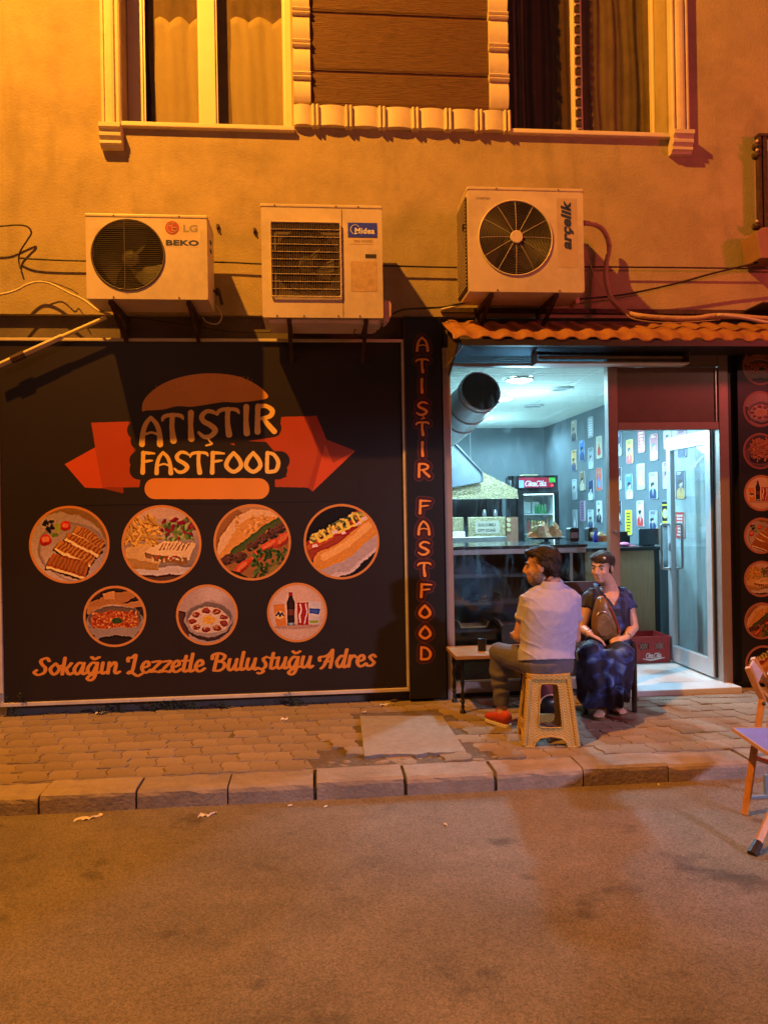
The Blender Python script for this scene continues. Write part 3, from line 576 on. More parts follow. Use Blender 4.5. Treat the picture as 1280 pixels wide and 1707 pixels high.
if rest:
    mb = MB()
    for loc, rot in rest:
        me = PM[0]; mb.add([(v.co.x+loc[0], v.co.y+loc[1], v.co.z+loc[2]) for v in me.vertices], [tuple(p.vertices) for p in me.polygons])
    obj('distant_pavers', mb, 'paver', side, kind='stuff')
# kerb stones: real joints of the photograph
jx = [-3.4, -2.9, -2.39, -1.90]+[G(p, 1345-.05*p, -.05).x for p in (66, 228, 380, 527, 678, 828, 972, 1114)]
while jx[-1] < 4.6: jx.append(jx[-1]+.5)
jx = sorted(set(round(x, 3) for x in jx if x > -1.75 or x < -1.8))
for a, b_ in zip(jx[:-1], jx[1:]):
    if b_-a < .2: continue
    L = b_-a-random.choice([.008, .012, .02]); mb = MB(); rr = random.Random(int(a*100))
    pr = [(-.21, 0), (-.025, .0), (-.006, -.012), (0, -.03), (.004, -.26), (-.21, -.26)]
    vs = []; N = 7
    for i in range(N+1):
        for (yy, zz) in pr:
            k = 1 if 0 < i < N else .6
            vs.append((a+.004+L*i/N, -1.69-yy*1.0+rr.uniform(-.003, .003)*1 if False else -1.69-(yy)+rr.uniform(-.004, .004)*(yy > -.2), zz+rr.uniform(-.003, .003)))
    P_ = len(pr); fs = [(i*P_+j, i*P_+(j+1) % P_, (i+1)*P_+(j+1) % P_, (i+1)*P_+j) for i in range(N) for j in range(P_)]
    fs += [tuple(range(P_)), tuple(N*P_+j for j in range(P_))]
    o = obj('kerb_stone', mb.add(vs, fs), 'kerb', kerb); o.rotation_euler = (0, 0, 0); o.location.z = rr.uniform(-.008, .004)
for o in list(kerb.children):                     # the dark inner groove strip
    pass
obj('edging_strip', MB().box((-3, -1.475, -.1), (5, -1.445, -.006)), 'kerb', kerb)
# cast concrete patch with a broken front edge
top = [(SL[0].x, SL[0].y), (SL[1].x, SL[1].y)]; N = 16
fe = [(SL[2].x+(SL[3].x-SL[2].x)*i/N, SL[2].y+(SL[3].y-SL[2].y)*i/N+random.uniform(-.02, .022)) for i in range(N+1)]
lp = [(SL[0].x, SL[0].y)]+[(SL[0].x+(SL[1].x-SL[0].x)*i/6, SL[0].y+(SL[1].y-SL[0].y)*i/6+random.uniform(-.01, .01)) for i in range(1, 7)]+fe
obj('concrete_patch', MB().plate([lp], lambda u, v: (u, v, .018), lambda u, v: (u+.002, v+.015, -.05)), 'slab', label='pale cast concrete patch with a broken front edge set in the pavers', cat='slab', bevel=.004)
for i in range(26):
    x = random.uniform(SL[0].x-.25, SL[2].x+.2); y = SL[3].y-random.uniform(.01, .11); s = random.uniform(.01, .035)
    mbb = MB() if i == 0 else mbb
    mbb.ell((x, y, -.01), (s, s*random.uniform(.5, 1), s*.5), n=6, k=4)
obj('broken_rubble', mbb, 'paver', label='crumbled concrete bits along the broken edge of the patch', cat='rubble', kind='stuff')

# ================================================================== BUILDING
bld = thing('building', 'orange lit stuccoed apartment building above the fast food shop', 'building', (.6, 0, 0))
XL0, XL1, ZW = W(204, 210).x, W(487, 213).x, W(300, 209).z
XR0, XR1 = W(846, 217).x, W(1111, 222).x; ZR = W(950, 221).z
ZS = 2.965; ZT = 6.6
obj('wall', MB().xz([rect(-3.2, ZS, 6, ZT), rect(XL0, ZW, XL1, 6.0)[::-1], rect(XR0, ZR, XR1, 6.0)[::-1]], 0, .30), 'stucco', bld)
obj('lower_wall', MB().xz([rect(-3.2, -.1, 1.0, ZS), ], .055, .30), 'base', bld)
obj('lower_wall', MB().xz([rect(3.34, -.1, 6, ZS), ], .055, .14), 'base', bld)
obj('lintel_wall', MB().xz([rect(1.0, 2.72, 3.34, ZS), ], .055, .30), 'base', bld)
obj('neighbour_pier', MB().box((-3.6, -.34, -.1), (-2.80, .2, 6.6)), 'stucco', bld)
# cladding planks between the windows
xa, xb = W(519, 100).x, W(812, 100).x; zb = [W(660, y).z for y in (183, 126, 29)]+[W(660, 29).z+.49*i for i in range(1, 4)]
for i in range(len(zb)-1):
    mb = MB(); N = 12
    mb.prof([(zb[i]+.012, -.0), (zb[i]+.012, -.014), (zb[i]+.03, -.022), (zb[i+1]-.02, -.022), (zb[i+1]-.004, -.012), (zb[i+1]-.004, 0)], xa, xb, 'x')
    obj('plank', mb, 'plank', bld)
# convex trim blocks with double ribs
def trimblock(a0, a1, c0, c1, axis):
    mb = MB(); N = 8; prof = [(a0, -.001)]
    for i in range(N+1): t = i/N; prof.append((a0+(a1-a0)*t, -.035-.022*math.sin(math.pi*t)**.7))
    prof.append((a1, -.001)); mb.prof(prof, c0, c1, 'z' if axis == 'h' else 'x'); return mb
def rib(a, c0, c1, axis):
    return MB().prof([(a-.014, -.001), (a-.014, -.045), (a-.009, -.062), (a, -.068), (a+.009, -.062), (a+.014, -.045), (a+.014, -.001)], c0, c1, 'z' if axis == 'h' else 'x')
z0, z1 = W(660, 217).z, W(660, 184).z
pts = [W(x, 200).x for x in (490, 526, 581, 636, 691, 745, 796, 845)]
for i in range(len(pts)-1):
    a, b_ = pts[i], pts[i+1]; obj('trim_block', trimblock(a+.03 if i else a, b_-.03, z0, z1-.002, 'h'), 'trim', bld, smooth=True)
    if i < len(pts)-1:
        for d in (-.016, .016): obj('trim_rib', rib(b_+d-(.012 if i == len(pts)-2 else 0), z0-.012, z1-.003, 'h'), 'trim', bld, smooth=True)
for (x0, x1, ys) in ((W(489, 100).x, W(517, 100).x, (180, 139, 86, 34)), (W(813, 100).x, W(844, 100).x, (180, 131, 80, 27))):
    zz = [W(660, y).z+.008 for y in ys]; zz += [zz[-1]+.245*i for i in range(1, 5)]
    for i in range(len(zz)-1):
        obj('trim_block', trimblock(zz[i]+(.03 if i else 0), zz[i+1]-.03, x0, x1, 'v'), 'trim', bld, smooth=True)
        for d in (-.016, .016): obj('trim_rib', rib(zz[i+1]+d, x0-.004, x1+.004, 'v'), 'trim', bld, smooth=True)
# fluted pilasters with corbels
def pilaster(x0, x1, ztop, zc0, zc1):
    w = x1-x0; pr = [(x0, -.001), (x0, -.05)]
    for t, y in ((.08, -.06), (.16, -.06), (.2, -.045), (.26, -.045), (.3, -.065), (.42, -.07), (.58, -.07), (.7, -.065), (.74, -.045), (.8, -.045), (.84, -.06), (.92, -.06)): pr.append((x0+w*t, y))
    pr += [(x1, -.05), (x1, -.001)]
    p = obj('pilaster', MB().prof(pr, zc1, ztop, 'z'), 'trim', bld)
    h = zc1-zc0; sec = [(zc1-.001, -.001), (zc1-.001, -.115), (zc1-.2*h, -.115), (zc1-.25*h, -.095), (zc1-.36*h, -.085), (zc1-.42*h, -.098), (zc1-.55*h, -.095), (zc1-.7*h, -.07), (zc1-.74*h, -.08), (zc1-.86*h, -.08), (zc1-.9*h, -.06), (zc0, -.05), (zc0, -.001)]
    obj('corbel', MB().prof(sec, x0-.008, x1+.008, 'x'), 'trim', p, bevel=.003)
pilaster(W(171, 100).x, W(203, 100).x, 6.4, W(188, 252).z, W(188, 216).z)
pilaster(W(1112, 100).x, W(1143, 150).x, 6.4, W(1132, 262).z, W(1132, 227).z)
obj('window_sill', MB().box((XL0-.03, -.045, ZW-.035), (XL1+.02, .14, ZW)), 'upvc', bld, bevel=.006)
obj('window_sill', MB().box((XR0+.006, -.045, ZR-.035), (XR1+.02, .14, ZR)), 'upvc', bld, bevel=.006)
YW = .19
def winframe(x0, x1, xm0, xm1, zb_, nm='window', fw=.055, lw=None):
    lw = lw or fw
    f = obj(nm, MB().xz([rect(x0, zb_, x1, 6.0), rect(x0+lw, zb_+.035, xm0, 5.94)[::-1], rect(xm1, zb_+.035, x1-fw, 5.94)[::-1]], YW, YW+.06), 'upvc', bld, bevel=.004)
    for a, b_ in ((x0+lw, xm0), (xm1, x1-fw)):
        obj('sash_bead', MB().xz([rect(a, zb_+.035, b_, 5.94), rect(a+.014, zb_+.049, b_-.014, 5.926)[::-1]], YW+.015, YW+.03), 'upvc', f)
        obj('pane', MB().box((a+.01, YW+.031, zb_+.045), (b_-.01, YW+.035, 5.93)), 'wglass', f)
    return f
wl = winframe(XL0+.002, XL1-.002, W(333, 100, YW).x, W(359, 100, YW).x, ZW+.001, lw=W(238, 100, YW).x-XL0)
wr = winframe(XR0+.002, XR1-.002, W(955, 100, YW).x, W(968, 100, YW).x, ZR+.001, fw=.02, lw=.02)
for i in range(18):                               # ladder-like perforated strip on the meeting stile
    z = ZR+.06+i*.085; x0 = W(956, 100, YW).x; x1 = W(967, 100, YW).x
    obj('stile_slot', MB().box((x0+.008, YW-.012, z), (x1-.004, YW-.002, z+.05)).box((x0+.02, YW-.018, z+.05), (x1-.004, YW-.002, z+.06)), 'rust', wr)
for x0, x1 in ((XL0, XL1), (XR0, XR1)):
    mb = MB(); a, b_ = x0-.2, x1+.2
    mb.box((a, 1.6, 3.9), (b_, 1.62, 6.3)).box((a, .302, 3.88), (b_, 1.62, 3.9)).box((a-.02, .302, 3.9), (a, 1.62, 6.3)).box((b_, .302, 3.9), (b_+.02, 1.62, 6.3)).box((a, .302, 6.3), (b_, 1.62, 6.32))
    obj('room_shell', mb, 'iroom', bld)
def curtain(x0, x1, z0, z1, y, folds, amp, mt, label, scallop=0.):
    mb = MB(); NX, NZ = 60, 14; vs = []
    for j in range(NZ+1):
        for i in range(NX+1):
            u = i/NX; t = j/NZ; x = x0+(x1-x0)*(u+.012*math.sin(9*t+u*7)); sc = scallop*(abs(math.sin(u*math.pi*2.5+.5))-.5)*t
            vs.append((x, y+amp*math.sin(u*folds*6.28+.7*math.sin(t*3))+amp*.4*math.sin(u*folds*17+2*t), z0+(z1-z0)*t+sc))
    mb.add(vs, [(j*(NX+1)+i, j*(NX+1)+i+1, (j+1)*(NX+1)+i+1, (j+1)*(NX+1)+i) for j in range(NZ) for i in range(NX)])
    o = obj('curtain', mb, mt, smooth='all', label=label, cat='curtain', recalc=False)
    s = o.modifiers.new('t', 'SOLIDIFY'); s.thickness = .003
yc = .285
curtain(W(258, 50, yc).x, W(336, 50, yc).x, ZW+.02, W(300, 34, yc).z, yc, 1.6, .006, 'curtain', 'white cloth half curtain hanging in the left pane of the left window', .05)
curtain(W(384, 50, yc).x, W(478, 50, yc).x, ZW+.02, W(430, 34, yc).z, yc, 1.8, .006, 'curtain', 'white cloth half curtain hanging in the right pane of the left window', .05)
curtain(W(846, 50, yc).x, W(872, 50, yc).x, ZR+.01, 6.1, yc, 2, .02, 'curtain_g', 'narrow grey curtain strip at the left edge of the right window')
curtain(W(868, 50, yc+.06).x, W(960, 50, yc).x, ZR+.01, 6.1, yc+.06, 3, .015, 'curtain_d', 'dark brown pleated curtain in the left pane of the right window')
curtain(W(962, 50, yc).x, W(1095, 50, yc).x, ZR+.01, 6.1, yc, 4, .012, 'curtain_g', 'greyish sheer pleated curtain in the right pane of the right window')
curtain(W(232, 50, yc+.1).x, W(262, 50, yc+.1).x, ZW+.02, 6.1, yc+.1, 1.5, .02, 'curtain_d', 'dark curtain strip behind the white one at the left window edge')
curtain(W(255, 50, yc+.2).x, W(480, 50, yc+.2).x, ZW+.02, 6.1, yc+.03, 4, .008, 'curtain_g', 'dim brownish sheer curtain behind both white half curtains')
# wall plugs
for (px, py, lab) in ((364, 379, 'small rusty wall plug beside the left air conditioner'), (425, 385, 'small rusty wall plug left of the middle air conditioner')):
    p = W(px, py); obj('wall_plug', MB().box((p.x-.011, -.02, p.z-.018), (p.x+.009, .002, p.z+.018)).tube([(p.x, -.018, p.z+.01), (p.x, -.03, p.z-.012)], .006, 6), 'rust', label=lab, cat='plug')

# ================================================================== LARGE SIGN
S0, S1, T0, T1 = W(1, 800, -.03).x, W(672, 800, -.03).x, W(340, 1159, -.03).z, W(340, 570, -.03).z
YS = -.03
class TO:
    def __init__(s, Y): s.Y = Y; s.k = 1/ (F_/(CAMD+Y))
    def __call__(s, x, y): p = W(x, y, s.Y); return (p.x, p.z)
to = TO(YS); DK = (.018, .0115, .0115)
cv = Cv(1600, int(1600*(T1-T0)/(S1-S0)), S0, T0, S1, T1, DK)
def Q(pts): return [to(100+x/2.56, 600+y/2.56) for x, y in pts]
OR, RD, YL = (.66, .30, .045), (.42, .058, .012), (.85, .54, .13)
cv.poly(Q([(152, 373), (22, 445), (108, 545), (183, 548), (160, 420)]), (.58, .075, .015)); cv.poly(Q([(135, 268), (293, 263), (318, 380), (312, 503), (345, 508), (340, 543), (205, 545), (183, 548), (152, 373)]), RD)
cv.poly(Q([(293, 263), (304, 265), (326, 385), (320, 395)]), (.22, .03, .01)); cv.poly(Q([(183, 548), (205, 543), (272, 543), (272, 570)]), (.25, .035, .01))
cv.poly(Q([(945, 243), (1060, 240), (1128, 350), (1100, 480), (1060, 545), (918, 542), (918, 505), (968, 500), (940, 420), (880, 350), (760, 345), (690, 344), (880, 330), (935, 322)]), RD)
cv.poly(Q([(1138, 340), (1260, 388), (1078, 562), (1060, 540)]), (.56, .07, .014)); cv.poly(Q([(1060, 240), (1095, 238), (1138, 340), (1078, 562), (1058, 545), (1100, 400)]), (.34, .04, .012)); cv.poly(Q([(1128, 350), (1138, 340), (1260, 388), (1165, 440)]), (.30, .04, .012))
cv.poly(Q([(700, 344), (745, 352), (745, 366), (700, 348)]), RD)
for st in ([(330, 300), (640, 260), (900, 240)], [(345, 345), (640, 330), (905, 290)], [(340, 430), (640, 430), (940, 430)], [(340, 470), (640, 470), (930, 470)]):      # dark blob behind the words
    o = Q(st); cv.stroke([(p[0], p[1]) for p in o], DK, 40/2.56*to.k)
bun = cr([(352, 218), (358, 175), (400, 128), (470, 88), (560, 64), (660, 57), (760, 70), (830, 100), (875, 135), (888, 160), (850, 172), (760, 182), (700, 180), (620, 192), (560, 200), (500, 198), (440, 212), (370, 216)], 4, True)
cv.poly(Q(bun), DK); cv.poly(Q(bun), OR)
rg = random.Random(4)
for _ in range(230):
    x = rg.uniform(400, 820); t = (x-400)/420; y = 165-95*math.sin(math.pi*min(1, t*.5+.18))+rg.uniform(0, 48)-10*t
    q = Q([(x, y)])[0]; cv.ell(q[0], q[1], 1.5/2.56*to.k*1.3, 1.2/2.56*to.k, 0, (.85, .42, .10), 1, .2)
cv.poly([to(100+x/2.56, 600+y/2.56) for x, y in rrect(362, 505, 894, 594, 44)], (.72, .26, .04))
TK = lambda x, y: to(x, y)
class TK2:
    def __call__(s, x, y): return to(x, y)
    k = to.k
tk = TK2()
for ch, x0, y0, x1, y1, sh in (('A', 342, 240, 438, 360, .02), ('T', 436, 228, 526, 348, 0), ('I', 536, 222, 584, 340, 0), ('S', 588, 214, 680, 334, 0), ('ş', 588, 214, 680, 334, 0), ('T', 671, 203, 764, 322, 0), ('I', 772, 197, 820, 316, 0), ('R', 830, 190, 922, 310, 0)):
    block(cv, ch, 100+x0/2.56, 600+y0/2.56, (x1-x0)/2.56, (y1-y0)/2.56, YL, tk, shear=sh)
for ch, x0, x1 in (('F', 343, 406), ('A', 406, 482), ('S', 486, 557), ('T', 555, 632), ('F', 639, 703), ('O', 702, 782), ('O', 786, 864), ('D', 872, 940)):
    block(cv, ch, 100+x0/2.56, 600+390/2.56, (x1-x0)/2.56, 93/2.56, YL, tk)
CIR = [(116.5, 908, 65, 0), (270, 907, 64.5, 1), (421, 904, 62.5, 2), (569.5, 903, 61, 3), (192, 1027.5, 50.5, 4), (345.5, 1025, 49.5, 5), (495.5, 1021, 48, 6)]
discs = []
for x, y, r, k in CIR:
    q = to(x, y); rr_ = (to(x+r, y)[0]-to(x-r, y)[0])/2; discs.append((q[0], q[1], rr_, k)); paste(cv, k, q[0], q[1], rr_, (.62, .23, .05), .009)
for wd_, xa_, ya_, xb_, yb_ in (('Sokağın', 59, 1125, 200, 1122, ), ('Lezzetle', 214, 1121.5, 341, 1118.5), ('Buluştuğu', 354, 1118, 521, 1112), ('Adres', 536, 1113, 626, 1109)):
    script(cv, wd_, xa_, ya_, xb_, yb_, 18.5, (.66, .24, .035), to, to.k, nib=(.165, .095))
sign_img = cv.image('sign_print'); M['sign'] = img_mat('printed_banner', sign_img, .42, .35, .10)
sg = thing('signboard', 'huge dark fast food banner with a burger logo and seven food photos', 'signboard', ((S0+S1)/2, YS, T0))
uvs = lambda v: ((v.x-S0)/(S1-S0), (v.z-T0)/(T1-T0))
p = obj('panel', MB().box((S0, YS, T0), (S1, YS+.02, T1)), 'sign', sg); uvplane(p, uvs)
for cx, cz, r, k in discs:
    d = obj('food_picture', MB().xz([circ(cx, cz, r+.009, 56)], YS-.0025, YS-.0005), 'sign', sg); uvplane(d, uvs)
a = [to(x, y) for x, y in ((100, 616), (600, 835))]
d = obj('burger_emblem', MB().xz([rect(a[0][0], a[1][1], a[1][0], a[0][1])], YS-.0025, YS-.0005), 'sign', sg); uvplane(d, uvs)
a = [to(x, y) for x, y in ((48, 1089), (640, 1142))]
d = obj('slogan_lettering', MB().xz([rect(a[0][0], a[1][1], a[1][0], a[0][1])], YS-.0025, YS-.0005), 'sign', sg); uvplane(d, uvs)
fr_ = [((S0-.02, T1), (S1+.03, T1+.022)), ((S0-.02, T0-.026), (S1+.03, T0)), ((S1, T0), (S1+.03, T1)), ((S0-.02, T0), (S0+.002, T1))]
for (x0, z0), (x1, z1) in fr_: obj('frame_bar', MB().box((x0, YS-.022, z0), (x1, YS+.03, z1)), 'pvc', sg, bevel=.003)
obj('batten', MB().box((S0+.1, YS+.021, T0+.2), (S0+.14, .054, T1-.2)), 'rust', sg)
# narrow lettered panel
NX0, NX1 = W(680, 900, -.06).x, W(740, 900, -.06).x; NZ0, NZ1 = .02, W(705, 528, -.06).z; YN = -.06
to2 = TO(YN); cv = Cv(220, int(220*(NZ1-NZ0)/(NX1-NX0)), NX0, NZ0, NX1, NZ1, (.011, .009, .010))
LET = [('A', 704, 573), ('T', 703.5, 609), ('I', 703, 643), ('S', 704, 681), ('ş', 704, 681), ('T', 704, 714), ('I', 704, 748.5), ('R', 706, 783.5), ('F', 707, 844.5), ('A', 706.5, 879), ('S', 707, 914), ('T', 707, 948.5), ('F', 709, 984), ('O', 708, 1019.5), ('O', 708.5, 1054), ('D', 709, 1089)]
for g_, c_ in ((6.2, (.10, .035, .035)), (5.0, (.045, .006, .006)), (0, (.78, .30, .045))):
    for ch, x, y in LET:
        w_ = 10 if ch == 'I' else 22; h_ = 23
        block(cv, ch, x-w_/2, y-h_/2, w_, h_, c_, to2, grow=g_*.95)
img = cv.image('narrow_sign_print'); M['sign2'] = img_mat('printed_narrow_banner', img, .35, .4, .1)
s2 = thing('narrow_sign', 'tall black panel with orange capital letters stacked beside the shop window', 'sign', (NX0, YN, NZ0))
p = obj('panel', MB().box((NX0, YN, NZ0), (NX1, .05, NZ1)), 'sign2', s2); uvplane(p, lambda v: ((v.x-NX0)/(NX1-NX0), (v.z-NZ0)/(NZ1-NZ0)))
obj('edge_trim', MB().box((NX0-.008, YN-.004, NZ0), (NX0-.001, .05, NZ1)), 'rust', s2)
# right panel with the round food pictures
RX0, RX1, RZ0, RZ1, YR = W(1233, 900, -.05).x, 4.35, .02, 2.72, -.05
to3 = TO(YR); cv = Cv(500, int(500*(RZ1-RZ0)/(RX1-RX0)), RX0, RZ0, RX1, RZ1, (.012, .011, .013)); dd = []
for (x, y, r, k) in ((1266, 611, 28, 4), (1266, 682, 27, 5), (1266, 752, 27, 7), (1268, 822, 27, 6), (1268, 893, 27, 0), (1268, 965, 27, 1), (1269, 1035, 27.5, 2), (1271, 1107, 28, 3)):
    q = to3(x, y); rr_ = (to3(x+r, y)[0]-to3(x-r, y)[0])/2; paste(cv, k, q[0], q[1], rr_, (.45, .16, .10), .009); dd.append((q[0], q[1], rr_))
    if False: pass
cv.a *= .8; img = cv.image('right_sign_print'); M['sign3'] = img_mat('printed_right_banner', img, .35, .4, .1)
s3 = thing('menu_sign', 'black panel with a column of eight round food photos right of the door', 'sign', (RX0, YR, RZ0))
uv3 = lambda v: ((v.x-RX0)/(RX1-RX0), (v.z-RZ0)/(RZ1-RZ0))
p = obj('panel', MB().box((RX0, YR, RZ0), (RX1, .05, RZ1)), 'sign3', s3); uvplane(p, uv3)
for cx, cz, r in dd:
    d = obj('food_picture', MB().xz([circ(cx, cz, r+.009, 48)], YR-.0025, YR-.0005), 'sign3', s3); uvplane(d, uv3)

# ================================================================== AIR CONDITIONERS
def ac_unit(x0, x1, z0, z1, yf, yb, label, holes, depth=.05, round_=.012):
    t = thing('air_conditioner', label, 'air conditioner', ((x0+x1)/2, (yf+yb)/2, z0), 'air conditioner units bolted to the wall')
    obj('front_panel', MB().xz([rrect(x0, z0, x1, z1-.022, round_)]+[h[::-1] for h in holes], yf, yf+.006), 'ac', t, bevel=.0015)
    m_ = MB()
    m_.box((x0, yf+.0065, z0+.002), (x0+.004, yb, z1-.022)).box((x1-.004, yf+.0065, z0+.002), (x1, yb, z1-.022)).box((x0+.004, yf+.0065, z0+.002), (x1-.004, yb, z0+.006)).box((x0+.004, yb-.004, z0+.006), (x1-.004, yb, z1-.022))
    obj('casing', m_, 'ac', t)
    obj('top_cover', MB().box((x0-.004, yf-.004, z1-.024), (x1+.004, yb, z1)), 'ac', t, bevel=.006)
    obj('inner_shroud', MB().box((x0+.006, yf+.19, z0+.008), (x1-.006, yf+.2, z1-.03)), 'ac_in', t)
    return t
def fan(t, cx, cz, r, yf, n=3):
    hub = obj('fan', MB().lathe((cx, yf, cz), [(r*.05, 0), (r*.25, .01), (r*.27, .06)], 20, 'y'), 'fan', t, smooth=True)
    for k in range(n):
        a0 = 2*math.pi*k/n+.5; vs = []; N = 8
        for i in range(N+1):
            for j in range(5):
                rr = r*(.24+.68*j/4); a = a0+(i/N)*(1.05 if j else .8)+.12*j; vs.append((cx+rr*math.cos(a), yf+.012+.05*i/N, cz+rr*math.sin(a)))
        b_ = obj('blade', MB().add(vs, [(i*5+j, i*5+j+1, (i+1)*5+j+1, (i+1)*5+j) for i in range(N) for j in range(4)]), 'fan', hub, smooth='all', recalc=False)
def brackets(t, xs, zt, yf, mt='rust', zdrop=.17, slant=0):
    for x in xs:
        m_ = MB(); m_.box((x-.016, yf+.02, zt-.03), (x+.016, .03, zt-.002)); m_.box((x-.016, -.004, zt-.34), (x+.016, .004, zt-.03))
        m_.plate([[(yf+.05, zt-.03), (yf+.09, zt-.03), (-.004, zt-zdrop-.04), (-.004, zt-zdrop-.0)]], lambda u, v: (x-.014, u, v), lambda u, v: (x+.014, u, v))
        obj('bracket', m_, mt, t, bevel=.002)
def screws(t, pts, yf):
    for x, z in pts: obj('screw', MB().lathe((x, yf-.003, z), [(.005, 0), (.006, .003)], 8, 'y'), 'rust', t)
# left unit
yf = -.5; p0, p1 = W(145, 498, yf), W(345, 359, yf); x0, x1, z0, z1 = p0.x, p1.x, p0.z, p1.z; c_ = W(214, 425, yf); r_ = .238
LGH = circ(c_.x, c_.z, r_, 56)
t = ac_unit(x0, x1, z0, z1, yf, -.16, 'smaller cream air conditioner with a round fan grille, leftmost of the three', [LGH])
fan(t, c_.x, c_.z, r_*.95, yf+.06)
m_ = MB(); N = 34
for i in range(N):
    z = c_.z-r_+2*r_*(i+.5)/N; h = math.sqrt(max(0, r_*r_-(z-c_.z)**2))
    if h > .02: m_.tube([(c_.x-h, yf-.0, z), (c_.x-h*.9, yf-.012, z), (c_.x+h*.9, yf-.012, z), (c_.x+h, yf, z)], .0019, 4)
obj('wire_grille', m_, 'wire', t)
obj('grille_ring', MB().tube([(q[0], yf-.004, q[1]) for q in circ(c_.x, c_.z, r_+.004, 48)], .006, 6, closed=True), 'wire', t, smooth=True)
obj('grille_stay', MB().tube([(c_.x-.02, yf-.015, c_.z+r_), (c_.x-.02, yf-.015, c_.z-r_)], .003, 5), 'wire', t)
def wtext(t, s, px, py, wpx, hpx, yf, mt, bold=0, rot=0, shear=0, name='lettering', th=.0015):
    c = W(px, py, yf); k = (CAMD+yf)/F_
    ca, sa = math.cos(R(rot)), math.sin(R(rot))
    mb = text_mb(s, wpx*k, hpx*k, bold, shear, lambda u, v: (c.x+u*ca-v*sa, yf-th, c.z+u*sa+v*ca))
    return obj(name, mb, mt, t, recalc=False)
lab = W(304, 393, yf)
obj('badge', MB().xz([rect(W(272, 393, yf).x, W(304, 412, yf).z, W(334, 393, yf).x, W(304, 366, yf).z)], yf-.0006, yf-.0001), mat('yellowed_label', (.60, .46, .32), .5), t)
wtext(t, 'LG', 318, 381, 23, 12, yf, 'grey_p', .035); wtext(t, 'BEKO', 304.5, 405, 53, 9.5, yf, 'navy', .05)
q = W(287.5, 380, yf); obj('round_logo', MB().xz([circ(q.x, q.z, .047, 32)], yf-.0012, yf-.0007), 'red_p', t)
m_ = MB(); 
for a_, b__ in (((0, .03), (0, -.022)), ((0, -.022), (.018, -.022)), ((.006, .0), (.034, .0))): m_.tube([(q.x+a_[0], yf-.0015, q.z+a_[1]), (q.x+b__[0], yf-.0015, q.z+b__[1])], .0022, 5)
m_.tube([(q.x+.034*math.cos(R(a)), yf-.0015, q.z+.034*math.sin(R(a))) for a in range(60, 361, 15)], .002, 5); m_.ell((q.x-.016, yf-.0015, q.z+.014), (.005, .001, .005), n=8, k=4)
obj('logo_lines', m_, 'ac', t)
screws(t, [(W(190, 361, yf).x, z1-.012), (W(299, 363, yf).x, z1-.012), (W(190, 494, yf).x, z0+.012), (W(299, 496, yf).x, z0+.012)], yf-.003)
brackets(t, [W(190, 510, -.4).x, W(318, 510, -.4).x], z0-.001, yf)
obj('side_louvre', MB().box((x1, -.36, z1-.14), (x1+.004, -.30, z1-.12)).box((x1, -.36, z1-.20), (x1+.004, -.30, z1-.18)), 'ac_in', t)
obj('valve', MB().lathe((x1+.03, -.2, z0+.12), [(.018, 0), (.02, .03), (.012, .05)], 10, 'z').tube([(x1, -.2, z0+.15), (x1+.04, -.2, z0+.14), (x1+.06, -.2, z0+.05)], .012, 8), 'rust', t, smooth=True)
# middle unit
p0, p1 = W(438, 529, yf), W(636, 343, yf); x0, x1, z0, z1 = p0.x, p1.x, p0.z, p1.z
g0, g1 = W(453, 495, yf), W(567, 373, yf); GR = rrect(g0.x, g0.z, g1.x, g1.z, .015)
t = ac_unit(x0, x1, z0, z1, yf, -.15, 'large square cream air conditioner with a rectangular wire grille, middle of the three', [GR])
c_ = ((g0.x+g1.x)/2, (g0.z+g1.z)/2); r_ = (g1.x-g0.x)*.47
obj('fan_ring', MB().xz([rect(g0.x-.02, g0.z-.02, g1.x+.02, g1.z+.02), circ(c_[0], c_[1], r_, 40)[::-1]], yf+.03, yf+.034), mat('dull_ring', (.17, .13, .09), .6), t)
fan(t, c_[0], c_[1], r_*.95, yf+.07, 4)
m_ = MB(); N = 40
for i in range(N+1): x = g0.x+(g1.x-g0.x)*i/N; m_.tube([(x, yf-.012, g0.z), (x, yf-.012, g1.z)], .0028, 4)
obj('grille_wire_vertical', m_, 'wire', t)
for i in range(11): z = g0.z+(g1.z-g0.z)*i/10; obj('grille_wire', MB().tube([(g0.x, yf-.017, z), (g1.x, yf-.017, z)], .003, 5), 'wire_l', t)
obj('grille_frame', MB().tube([(q[0], yf-.014, q[1]) for q in GR], .0055, 6, closed=True), 'ac', t, smooth=True)
sx = W(571, 440, yf).x; obj('panel_seam', MB().box((sx-.002, yf-.0012, z0+.004), (sx+.002, yf-.0002, z1-.03)), 'rust', t)
b0, b1 = W(580, 395, yf), W(628, 372, yf); obj('badge', MB().box((b0.x, yf-.004, b0.z), (b1.x, yf-.0002, b1.z)), 'blue', t, bevel=.001)
wtext(t, 'Midea', 608, 385, 33, 10, yf-.004, 'white', .03)
q = W(592, 383, yf); obj('badge_ring', MB().tube([(q.x+.032*math.cos(R(a)), yf-.0055, q.z+.032*math.sin(R(a))) for a in range(40, 331, 15)], .0026, 5), 'white', t)
b0, b1 = W(609, 430, yf), W(627, 424, yf); obj('slot_handle', MB().box((b0.x, yf-.002, b0.z), (b1.x, yf-.0002, b1.z)), 'ac_in', t)
b0, b1 = W(585, 486, yf), W(628, 436, yf); obj('aged_sticker', MB().xz([rrect(b0.x, b0.z, b1.x, b1.z, .012)], yf-.0012, yf-.0002), mat('aged_label', (.46, .32, .19), .6, var=.2, scale=30), t)
